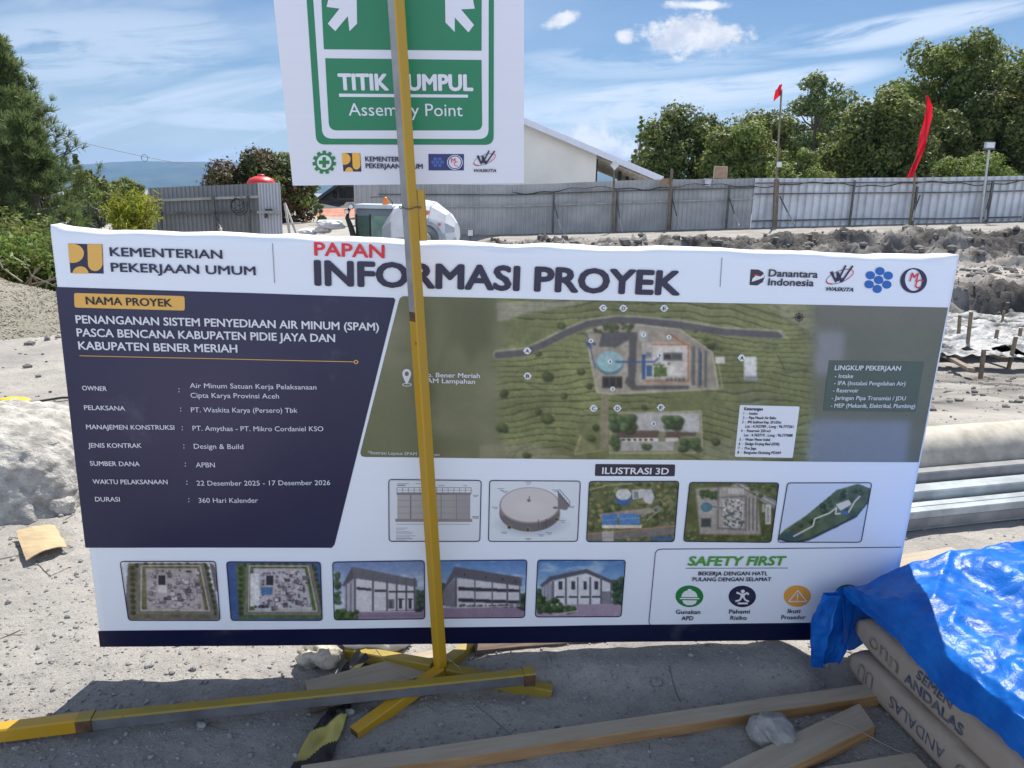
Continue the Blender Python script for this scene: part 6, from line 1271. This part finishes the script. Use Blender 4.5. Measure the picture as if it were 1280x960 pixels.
m = MB(); a, b = hh(390, 274, -6), hh(448, 272, -6); m.add([a-[0, 1.6, .45], b-[0, 1.6, .45], b+[0, 2, .55], a+[0, 2, .55], a-[0, 1.6, .6], b-[0, 1.6, .6]], [(0, 1, 2, 3), (4, 5, 1, 0)]); m.make('low_roof', TRR, hs)
m = MB(); a, b = hh(392, 280, -4.5), hh(447, 279, -4.5); m.beam(a, b, .2, 1.2, .02); m.make('low_wall', DW, hs)
# pale corrugated shed wall beside the fence start
f_, _, _, _ = fence('pale grey corrugated wall panel behind the mixer cab', [(444, 228, 296, 36), (474.5, 226, 296, 36)], .22, .03, [mat('pale_shed_sheet', (.36, .36, .36), .5, .06)], [], (), RAILP, [])

# ================================================================== concrete mixer
Ym = 25.0
def mm_(x, y, d=0.0): return atY(x, y, Ym+d)
mx0 = mm_(505, 330); mxz = float(terrain(mx0[0], Ym)); mixer = empty('concrete_mixer', (mx0[0], Ym, mxz), 'white drum concrete mixer with a grey cab standing behind the board', 'concrete mixer')
DG = mat('mixer_white', (.72, .73, .74), .4, .08, 2); DGR = mat('mixer_grey', (.46, .48, .52), .4, .1, 2); CABM = mat('cab_grey_blue', (.15, .19, .23), .4, .1, 2); CABT = mat('cab_roof', (.50, .56, .58), .4); GL = mat('cab_glass', (.05, .10, .085), .12, .2, 3, spec=.7); GL2 = mat('cab_glass_green', (.16, .28, .23), .15, .2, 3, spec=.7); BLK_ = mat('black_rubber', (.02, .02, .02), .7); ORG = mat('orange_plastic', (.75, .20, .03), .4); ORL = mat('orange_red_mark', (.80, .22, .14), .5)
cN = mm_(531, 293); axd = np.array([.90, -.22, .10]); axd /= np.linalg.norm(axd); prof = [(-1.25, .55), (-.75, 1.0), (-.05, 1.12), (.48, .98), (.90, .62), (1.10, .28)]
m = MB(); m.lathe(prof, cN, axd, 12)
nf = 12; m.I = [(k//nf+k) % 2 if k < nf*(len(prof)-1) else 0 for k in range(len(m.F))]; m.make('drum', [DG, DGR], mixer)
for t_ in (-.75, -.05, .48):      # welded seams round the drum
    m = MB(); r_ = np.interp(t_, [p[0] for p in prof], [p[1] for p in prof]); m.lathe([(t_-.018, r_*.985), (t_-.012, r_+.012), (t_+.012, r_+.012), (t_+.018, r_*.985)], cN, axd, 12); m.make('drum_seam', DGR, mixer)
m = MB()
a1 = np.cross(axd, (0, 0, 1)); a1 /= np.linalg.norm(a1); b1 = np.cross(axd, a1)
def drum_pt(t, ang, lift=.012):
    r_ = np.interp(t, [p[0] for p in prof], [p[1] for p in prof])*math.cos(math.pi/12)/max(math.cos(((ang+math.pi/12) % (math.pi/6))-math.pi/12), .9)+lift; return cN+axd*t+r_*(a1*math.cos(ang)+b1*math.sin(ang))
for t0, t1, an0, an1 in ((.22, .38, 5.42, 5.62), (.38, .50, 5.46, 5.70), (.28, .48, 5.52, 5.60), (.72, .80, 5.70, 5.95)):
    m.add([drum_pt(t0, an0), drum_pt(t1, an0), drum_pt(t1, an1), drum_pt(t0, an1)], [(0, 1, 2, 3)])
m.make('drum_marking', ORL, mixer)
m = MB(); p = mm_(532, 298, -1.15); m.lathe([(0, .5), (.1, .52), (.1, .40), (.0, .38)], p, (.1, -1, .25), 20); m.tube(p+[0, -.05, 0], p+[0, -.35, -.05], .2, 12); m.make('drum_support', mat('mixer_steel', (.30, .31, .32), .35, metal=.5), mixer)
ca, cbb = mm_(446, 266), mm_(489, 264); cw_ = cbb[0]-ca[0]; zt = mm_(466, 260)[2]; zb = mxz+.9; cc = np.array([(ca[0]+cbb[0])/2, Ym+.6, 0])
m = MB(); m.beam(cc+[0, -.7, (zt+zb)/2], cc+[0, .7, (zt+zb)/2], cw_, zt-zb, .06); m.make('cab', CABM, mixer)
m = MB(); m.beam(cc+[0, -.85, zt+.05], cc+[0, .8, zt+.05], cw_+.16, .12, .04); m.make('cab_roof', CABT, mixer)
zw0, zw1 = zb+.35, zt-.24
for s, e_, mm2 in ((-.47, -.12, GL), (-.08, .44, GL2)):
    m = MB(); m.beam(cc+[cw_*s, -.705, (zw0+zw1)/2], cc+[cw_*e_, -.705, (zw0+zw1)/2], .012, zw1-zw0, .003); m.make('cab_window', mm2, mixer)
for s_ in (-.5, -.1, .46):      # cab pillars
    m = MB(); m.beam(cc+[cw_*s_, -.712, zb], cc+[cw_*s_, -.712, zt-.2], .05, .03, .004, up=(0, 1, 0)); m.make('cab_pillar', BLK_, mixer)
m = MB(); m.beam(cc+[-cw_*.5, -.712, zw0-.05], cc+[cw_*.5, -.712, zw0-.05], .03, .04, .004); m.beam(cc+[cw_*.18, -.72, zw0-.32], cc+[cw_*.34, -.72, zw0-.32], .03, .035, .004); m.make('door_trim', BLK_, mixer)
m = MB(); m.path([mm_(486, 300, -.2), mm_(489, 284, -.3), mm_(494, 272, -.3), mm_(497, 262, -.1)], .035, 6); m.make('hose', BLK_, mixer)
c = mm_(482, 254, .2); m = MB(); m.lathe([(-.12, .1), (.02, .1), (.06, .085), (.16, .07), (.19, .03)], c, (0, 0, 1), 14, ref=(0, 1, 0)); m.make('beacon', ORG, mixer, True)
m = MB(); m.path([mm_(492, 262, .3), mm_(490, 252, .3), mm_(485, 247, .3), mm_(478, 246, .3), mm_(463, 246.5, .3)], .015, 5); m.make('aerial', BLK_, mixer)
m = MB(); m.path([mm_(443, 300, -.4), mm_(439, 285, -.4), mm_(434, 272, -.4), mm_(436, 262, -.4), mm_(439, 257, -.4)], [.10, .09, .07, .05, .04], 8); m.make('mirror_arm', BLK_, mixer)
for (x, y, r_) in ((433, 264.5, .085), (438.5, 258, .09)):
    c = mm_(x, y, -.5); m = MB(); m.lathe([(0, r_), (.02, r_), (.06, r_*.8), (.09, r_*.2)], c, (0.2, 1, 0), 18); m.make('mirror_shell', BLK_, mixer, True); m = MB(); m.lathe([(0, r_*.92), (.012, r_*.7), (.018, r_*.1)], c-[0, .004, 0], (-.1, -1, .25), 18); m.make('mirror_glass', mat('mirror_white', (.80, .80, .80), .2), mixer, True)
m = MB(); m.beam((cc[0]-.6, Ym+.6, mxz+.75), (cN[0]+1.6, Ym+.4, mxz+.75), 1.0, .25, .03); m.make('chassis', DGR, mixer)
for x in (cc[0], cN[0]+.7):
    for y in (-.2, 1.4):
        m = MB(); m.lathe([(-.14, .30), (-.12, .42), (.12, .42), (.14, .30)], (x, Ym+y, mxz+.42), (0, 1, 0), 20); m.make('wheel', BLK_, mixer, True)
c = mm_(588, 291, 2.0); e = empty('site_lamp', c-[0, 0, .4], 'small dark work lamp on the ground before the grey fence', 'lamp'); m = MB(); m.beam(c-[.12, 0, 0], c+[.12, 0, 0], .08, .26, .01); m.beam(c-[0, 0, .4], c, .04, .04, .004, up=(0, 1, 0)); m.make('case', RAIL, e); m = MB(); m.beam(c+[-.09, -.045, 0], c+[.09, -.045, 0], .01, .2, .002); m.make('glass', mat('lamp_glass', (.6, .6, .6)), e)
# ================================================================== trees and plants
def leaf_mat(name, a, b, island=.45, rough=.55, trans=.4):
    return mat(name, a, rough, 0, .55, 0, col2=b, detail=3, island=island, trans=trans, spec=.35)
def leaves(centers, normals, size, r, aspect=.5, up=.3):
    """rhombic leaves at given points, folded along the midrib"""
    n = len(centers); N = normals+r.normal(0, .55, (n, 3)); N[:, 2] += up; N /= np.linalg.norm(N, axis=1)[:, None]
    T = np.cross(N, r.normal(size=(n, 3))); T /= np.linalg.norm(T, axis=1)[:, None]; B = np.cross(N, T); s = (size*r.uniform(.6, 1.35, n))[:, None]
    V = np.stack([centers-T*s, centers+B*s*aspect-N*s*.15, centers+T*s, centers-B*s*aspect-N*s*.15], 1).reshape(-1, 3)
    return V, np.arange(4*n).reshape(n, 4)
BARK = mat('grey_bark', (.10, .085, .07), .9, .3, 3, .01, 12)
def tree(label, cat, px0, px1, py0, py1, Y, nb, nl, size, m, seed, name='tree', blob=(.16, .30), shape='round', depth=.8, gaps=.0, trunk=True, group=None, crown_lean=0.0, base=None):
    r = np.random.default_rng(seed); nl = int(nl*2.1); size = size*.66
    L, R_ = atY(px0, (py0+py1)/2, Y), atY(px1, (py0+py1)/2, Y); T, Bt = atY((px0+px1)/2, py0, Y), atY((px0+px1)/2, py1, Y)
    cx, cz = (L[0]+R_[0])/2, (T[2]+Bt[2])/2; rx, rz = (R_[0]-L[0])/2, (T[2]-Bt[2])/2; ry = rx*depth
    z0 = float(terrain(cx, Y)) if base is None else base; e = empty(name, (cx, Y, z0), label, cat, group)
    C_, Rr = [], []
    while len(C_) < nb:
        p = r.uniform(-1, 1, 3); q = np.linalg.norm(p)
        if q > 1 or q < .35: continue
        if shape == 'dome' and p[2] < -.55: continue
        w = 1.0
        if shape == 'cone': w = max(.08, (1-p[2])*.55)
        bl = r.uniform(*blob)*(1 if shape != 'cone' else max(.35, w))
        k = np.array([p[0]*w, p[1]*w, p[2]])*(1-bl*.85); C_.append([cx+k[0]*rx+crown_lean*k[2]*rx, Y+k[1]*ry, cz+k[2]*rz]); Rr.append(bl)
    C_ = np.array(C_); Rr = np.array(Rr); per = np.maximum(6, (nl*Rr**2/np.sum(Rr**2)).astype(int)); P = []; N = []; MI = []
    for c, b, k in zip(C_, Rr, per):
        d = r.normal(size=(k, 3)); d /= np.linalg.norm(d, axis=1)[:, None]; rad = b*r.uniform(.72, 1.08, k)**.6
        rad = rad*np.where(r.random(k) < .13, r.uniform(1.05, 1.42, k), 1.0)*(1+.35*fbm(d[:, 0]*2+c[0], d[:, 1]*2+d[:, 2]*2+c[2], 2, seed)); sc = np.array([rx, ry, min(rx, rz)*.85]) if shape != 'cone' else np.array([rx, ry, rx*.8])
        P.append(c+d*rad[:, None]*sc); N.append(d); MI.append(np.full(k, 1 if r.random() < .30 else 0))
    P = np.concatenate(P); N = np.concatenate(N); V, F = leaves(P, N, size, r); mk('crown', V, F, [m, TONE.get(m.name, m)], e, np.concatenate(MI))
    if trunk:
        b = MB(); tb = np.array([cx, Y, z0-.2]); tt_ = np.array([cx, Y, cz]); tr_ = max(.05, min(rx*.07, .35)); b.path([tb, tb*.6+tt_*.4+[.1*rx*.2, 0, 0], tt_, [cx, Y, cz+rz*.55]], [tr_, tr_*.8, tr_*.55, tr_*.15], 8)
        for k in r.choice(len(C_), min(14, len(C_)), replace=False):
            s = tb*.45+tt_*.55 if C_[k][2] < cz else tt_; b.path([s, (s+C_[k])/2+[0, 0, -.06*rz], C_[k]], [tr_*.45, tr_*.3, tr_*.08], 6)
        b.make('trunk', BARK, e)
    return e
LD = leaf_mat('dark_leaf', (.075, .105, .026), (.15, .18, .05)); LM = leaf_mat('mid_leaf', (.11, .15, .032), (.20, .235, .06)); LL = leaf_mat('light_leaf', (.15, .21, .045), (.24, .29, .07)); LP = leaf_mat('pale_leaf', (.14, .19, .07), (.20, .25, .10)); LR = leaf_mat('reddish_leaf', (.06, .075, .025), (.13, .075, .035)); LY = leaf_mat('yellow_green_leaf', (.22, .26, .02), (.34, .34, .03), .3); LG = leaf_mat('grey_green_leaf', (.10, .115, .075), (.16, .17, .12)); LB_ = leaf_mat('bright_undergrowth', (.09, .15, .022), (.17, .24, .045), .5)
TONE = {'dark_leaf': LM, 'mid_leaf': LL, 'light_leaf': LM, 'pale_leaf': LL, 'reddish_leaf': LM, 'grey_green_leaf': LM}
LN = leaf_mat('pine_needle', (.09, .13, .045), (.16, .21, .075), .4)
tree('broad dark green tree beside the end of the white roof', 'tree', 780, 918, 120, 290, 56, 86, 14000, .21, LD, 1)
tree('low mid green tree between the broad tree and the flag pole', 'tree', 856, 985, 142, 290, 53, 70, 12000, .20, LM, 2)
tree('dark green tree with small round crown left of the pale tree', 'tree', 898, 1000, 118, 285, 60, 56, 9000, .23, LD, 3)
tree('airy pale green tree with open branches behind the red flag', 'tree', 972, 1066, 78, 240, 64, 44, 3600, .22, LP, 4, blob=(.14, .26), base=0)
tree('dense dark tree left of the red banner flag', 'tree', 1024, 1176, 96, 290, 52, 90, 17000, .21, LD, 5)
tree('tallest broad tree rising behind the banner flag', 'tree', 1092, 1290, 18, 285, 62, 120, 24000, .25, LM, 6, blob=(.12, .24))
tree('big dark tree cut by the right edge of the picture', 'tree', 1205, 1380, 24, 290, 57, 90, 17000, .24, LD, 7, blob=(.13, .25))
tree('young light green tree just left of the dense dark tree', 'tree', 950, 1044, 176, 280, 47, 36, 5200, .16, LL, 8)
tree('dark rounded tree filling the gap left of the pale airy tree', 'tree', 888, 1020, 122, 290, 70, 74, 11500, .24, LD, 21)
tree('dark tree filling in low behind the pale airy tree', 'tree', 978, 1112, 104, 290, 72, 78, 13000, .24, LM, 22)
tree('mid green tree between the tallest tree and the right edge tree', 'tree', 1150, 1310, 62, 290, 68, 90, 15000, .25, LD, 23)
tree('dark tree low behind the banner flag', 'tree', 1120, 1215, 120, 285, 56, 56, 10000, .22, LD, 9)
tree('bushy light green shrub behind the fence below the floodlight', 'shrub', 1158, 1280, 184, 275, 46, 44, 9000, .13, LL, 10, 'shrub')
tree('slim feathery young conifer at the left of the broad dark tree', 'tree', 784, 815, 133, 240, 52, 30, 2200, .14, LL, 11, 'conifer', shape='cone')
# left side
tree('dark tree with reddish leaves behind the red water tank', 'tree', 254, 402, 178, 300, 38, 60, 12000, .15, LR, 12, shape='round')
tree('small pale green sapling left of the timber house', 'tree', 391, 409, 246, 285, 36, 10, 700, .11, LP, 13)
tree('slim dark conifer beside the pine on the left', 'tree', 78, 122, 184, 300, 48, 50, 6500, .17, LD, 14, 'conifer', shape='cone')
tree('second smaller dark conifer next to the slim one', 'tree', 98, 134, 198, 295, 52, 34, 4200, .17, LD, 15, 'conifer', shape='cone')
tree('mid green rounded tree below the conifers', 'tree', 74, 152, 204, 320, 40, 46, 8000, .16, LM, 16, shape='dome')
tree('far dark rounded tree below the blue mountain', 'tree', 126, 206, 216, 320, 75, 50, 8500, .26, LM, 17, shape='dome')
tree('olive green rounded tree in front of the far dark tree', 'tree', 100, 172, 232, 330, 34, 44, 7000, .14, LM, 18, shape='dome')
tree('grey green shrub left of the yellow shrub', 'shrub', 84, 132, 246, 320, 26, 30, 4600, .09, LG, 19, 'shrub', shape='dome')
def pine(label, x, Y, ztop, z0, r0, seed, lean=0.0, nb=150):
    r = np.random.default_rng(seed); e = empty('pine_tree', (x, Y, z0), label, 'pine tree'); b = MB(); H = ztop-z0
    b.path([(x+lean*t*t, Y, z0-.2+H*t) for t in np.linspace(0, 1, 9)], [.16*(1-t)+.012 for t in np.linspace(0, 1, 9)], 8); V = []; n = 0
    for k in range(nb):
        t = r.uniform(.10, .985)**.85; L = r0*(1-t)**.85*r.uniform(.55, 1.1)+.15; a = r.uniform(0, 6.28); s = np.array([x+lean*t*t, Y, z0+H*t]); d = np.array([math.cos(a), math.sin(a), 0])
        pts = [s+d*L*q+np.array([0, 0, L*(.10*q+.28*q*q)]) for q in np.linspace(0, 1, 6)]; b.path(pts, [.028*(1-q)+.006 for q in np.linspace(0, 1, 6)], 5)
        for q in np.concatenate([np.linspace(.35, 1, 7), r.uniform(.3, 1, 5)]):
            i = min(int(q*5), 4); c = pts[i]+(pts[i+1]-pts[i])*(q*5-i)+r.normal(0, .10, 3)*(1.3-q*.5); ax_ = d*.5+np.array([0, 0, .9])+r.normal(0, .25, 3); ax_ /= np.linalg.norm(ax_)
            m = 26; dd = r.normal(size=(m, 3))*.62+ax_; dd /= np.linalg.norm(dd, axis=1)[:, None]; l = r.uniform(.13, .25, m)[:, None]; w = np.cross(dd, r.normal(size=(m, 3))); w /= np.linalg.norm(w, axis=1)[:, None]
            V.append(np.stack([c-w*.007, c+w*.007, c+dd*l+w*.004, c+dd*l-w*.004], 1).reshape(-1, 3))
    V = np.concatenate(V); mk('crown', V, np.arange(len(V)).reshape(-1, 4), LN, e); b.make('trunk', BARK, e); return e
t_ = atY(-26, 52, 20); pine('tall long-needled pine at the left edge of the picture', t_[0], 20, t_[2], -1.0, 2.75, 31, .25, 200)
t_ = atY(42, 150, 19); pine('smaller pine with a visible slim trunk right of the tall pine', t_[0]-.1, 19, t_[2], -1.0, 1.5, 32, -.3, 100)
def shrub(label, px, py, Y, w, h, m, seed, n=2600, size=.05, spread=1.0, name='shrub', blade=False, cat='shrub'):
    r = np.random.default_rng(seed); p = atY(px, py, Y); z0 = p[2]; e = empty(name, p, label, cat); b = MB(); P = []; N = []
    for k in range(34):
        a = r.uniform(0, 6.28); L = h*r.uniform(.6, 1.1); o = r.uniform(0, w*.45)*np.array([math.cos(a), math.sin(a), 0])*.6; d = np.array([math.cos(a)*w*.5*r.random()*spread, math.sin(a)*w*.5*r.random()*spread, L])
        pts = [p+o+d*[q, q, q**.8] for q in np.linspace(0, 1, 5)]; b.path(pts, [.012*(1-q)+.003 for q in np.linspace(0, 1, 5)], 4)
        for j in range(n//34): q = r.uniform(.15, 1); P.append(p+o+d*[q, q, q**.8]+r.normal(0, .06*w+.02, 3)*[1, 1, .8]); N.append(d/np.linalg.norm(d)*.3+r.normal(0, .6, 3))
    V, F = leaves(np.array(P), np.array(N), size, r, .28 if blade else .45, .35); mk('foliage', V, F, m, e); b.make('stem', BARK, e); return e
shrub('yellow green shrub with narrow upright leaves before the left fence', 168, 325, 15.5, .95, 1.25, LY, 41, 4200, .06, 1.2, blade=True)
sh = [(-25, 378, 10.0, 1.1, .9), (10, 362, 11.0, 1.0, .8), (42, 372, 10.3, .8, .75), (72, 378, 10.5, .8, .75), (98, 375, 11.2, 1.0, .7), (22, 345, 12.5, 1.3, .8), (62, 345, 12.8, 1.1, .7), (128, 350, 13.0, 1.2, .7), (100, 345, 14.0, 1.2, .7), (-10, 330, 14.0, 1.8, 1.0)]
sl = ['bright leafy shrub at the left edge behind the gravel pile', 'bright green shrub directly behind the gravel pile', 'leafy shrub above the bare roots left of the board', 'bright shrub touching the left edge of the board', 'green shrub hidden partly by the board corner', 'taller shrub under the tall pine trunk', 'shrub under the smaller pine', 'green shrub left of the yellow shrub, above the board', 'shrub just above the board corner below the grey green one', 'dark shrub beneath the pines at the picture edge']
for k, (s, L_) in enumerate(zip(sh, sl)): shrub(L_, s[0], s[1]+12, s[2], s[3], s[4], [LB_, LB_, LM][k % 3] if k < 5 else LM, 50+k, 3600, .05)
# bare roots, brush and timber logs at the edge of the undergrowth
m = MB(); r = np.random.default_rng(8)
for k in range(26):
    p = atY(r.uniform(-20, 90), r.uniform(352, 392), 9.6); a = r.uniform(0, 3.14); q = p+np.array([math.cos(a)*r.uniform(.3, .9), r.uniform(-.2, .2), math.sin(a)*.5*r.random()]); m.path([p, (p+q)/2+r.normal(0, .07, 3), q], [.014, .010, .004], 5)
tag(m.make('brushwood', mat('pale_twig', (.24, .20, .15), .85, .3), loc=atY(30, 380, 9.6)), 'tangle of bare pale branches along the undergrowth', 'brushwood')
for k, (x0, y0, x1, y1, rr) in enumerate(((-20, 352, 14, 380, .13), (-18, 365, 8, 384, .11))):
    p, q = atY(x0, y0, 9.3), atY(x1, y1, 9.1); m = MB(); m.path([p, (p+q)/2+[.02, 0, .06], q-[0, 0, .05]], rr, 12); tag(m.make('log', mat('reddish_log', (.15, .095, .075), .9, .25, 6, .006, 20), loc=q, smooth=True), ['thick reddish log leaning behind the gravel pile', 'second thinner log lying under the thick one'][k], 'log')
# gravel pile
V = []; nx, ny = 220, 130; X = np.linspace(-8.5, -3.9, nx); Y_ = np.linspace(6.0, 9.3, ny); Xg, Yg = np.meshgrid(X, Y_)
rd = np.sqrt(((Xg+6.6)/2.55)**2+((Yg-8.0)/1.55)**2); Z = .02+1.05*np.clip(1-rd, -.04, 1)**.9*(1) if False else .01+.62*np.clip(1.02-rd, 0, 1)**.95+.02*fbm(Xg*5, Yg*5, 4, 61)*sstep(1.1, .8, rd)-.12*sstep(1.0, 1.15, rd)
gm = mat('gravel_sand', (.36, .33, .255), .95, .25, 30, .02, 60, col2=(.25, .235, .19)); pile = mk('gravel_pile', np.stack([Xg, Yg, Z], -1).reshape(-1, 3), grid_faces(nx, ny), gm, None, None, True, loc=(-6.6, 8.0, 0)); tag(pile, 'low heap of pale gravel at the left edge before the shrubs', 'gravel pile')
P, S = [], []
for k in range(9000):
    x, y = r.uniform(-7.4, -3.9), r.uniform(6.1, 8.6); q = math.hypot((x+6.6)/2.55, (y-8)/1.55)
    if q < 1.03: P.append((x, y, .01+.62*max(1.02-q, 0)**.95+.004)); S.append(r.uniform(.004, .012))
o = scatter_rocks('gravel_stones', 'small stones over the gravel heap', P, S, mat('gravel_stone', (.36, .335, .27), .9, .4, 9), 9)
# overhead line across the sky
m = MB(); a, b = atY(30, 160, 60), atY(420, 216, 90); m.path([a*(1-t)+b*t-np.array([0, 0, 1.2*math.sin(math.pi*t)]) for t in np.linspace(0, 1, 30)], .022, 4); c = a*.71+b*.29-np.array([0, 0, .95]); m.path([c+[.28*math.cos(t), 0, -.1+.28*math.sin(t)] for t in np.linspace(0, 6.28, 16)], .025, 4)
tag(m.make('overhead_cable', mat('line_cable', (.05, .05, .05), .6), loc=a), 'thin overhead cable with a small loop crossing the sky on the left', 'cable')
# far ridge
xs = np.linspace(-9000, 2500, 220); V = []; F = []
rows_ = [(0, 0), (.35, 300), (.72, 700), (1.0, 1100), (.6, 1800)]
hx = 178+40*fbm(xs/1700, xs*0, 3, 71)+14*fbm(xs/330, xs*0, 3, 72)+30*np.exp(-((xs+2600)/700)**2)
hx = hx*(.75+.25*sstep(-4300, -3400, xs))
for f_, dy_ in rows_: V.append(np.stack([xs, 6000+dy_+70*fbm(xs/240, xs*0+dy_, 4, 73), -70+(hx+70-0)*f_*(1+.10*fbm(xs/150, xs*0+f_*9, 3, 74)*(1 if f_ < 1 else .15))], 1))
V = np.array(V); mt = mk('mountain_ridge', V.reshape(-1, 3), grid_faces(220, 5), mat('forested_ridge', (.045, .07, .04), .95, .3, .004), smooth=True); tag(mt, kind='structure')
# air between here and the ridge
hz = bpy.data.materials.new('haze'); hz.use_nodes = True; nt = hz.node_tree; nt.nodes.remove(nt.nodes['Principled BSDF']); vv = nt.nodes.new('ShaderNodeVolumePrincipled'); vv.inputs['Color'].default_value = (.20, .46, 1, 1); vv.inputs['Density'].default_value = 6.5e-5; vv.inputs['Anisotropy'].default_value = .3; nt.links.new(vv.outputs[0], nt.nodes['Material Output'].inputs['Volume'])
m = MB(); x0, x1, y0, y1, z0_, z1_ = -9500, 9500, -60, 9500, -160, 330; m.add([(x, y, z) for z in (z0_, z1_) for x, y in ((x0, y0), (x1, y0), (x1, y1), (x0, y1))], [(3, 2, 1, 0), (4, 5, 6, 7), (0, 1, 5, 4), (1, 2, 6, 5), (2, 3, 7, 6), (3, 0, 4, 7)])
tag(m.make('haze', hz), kind='stuff')
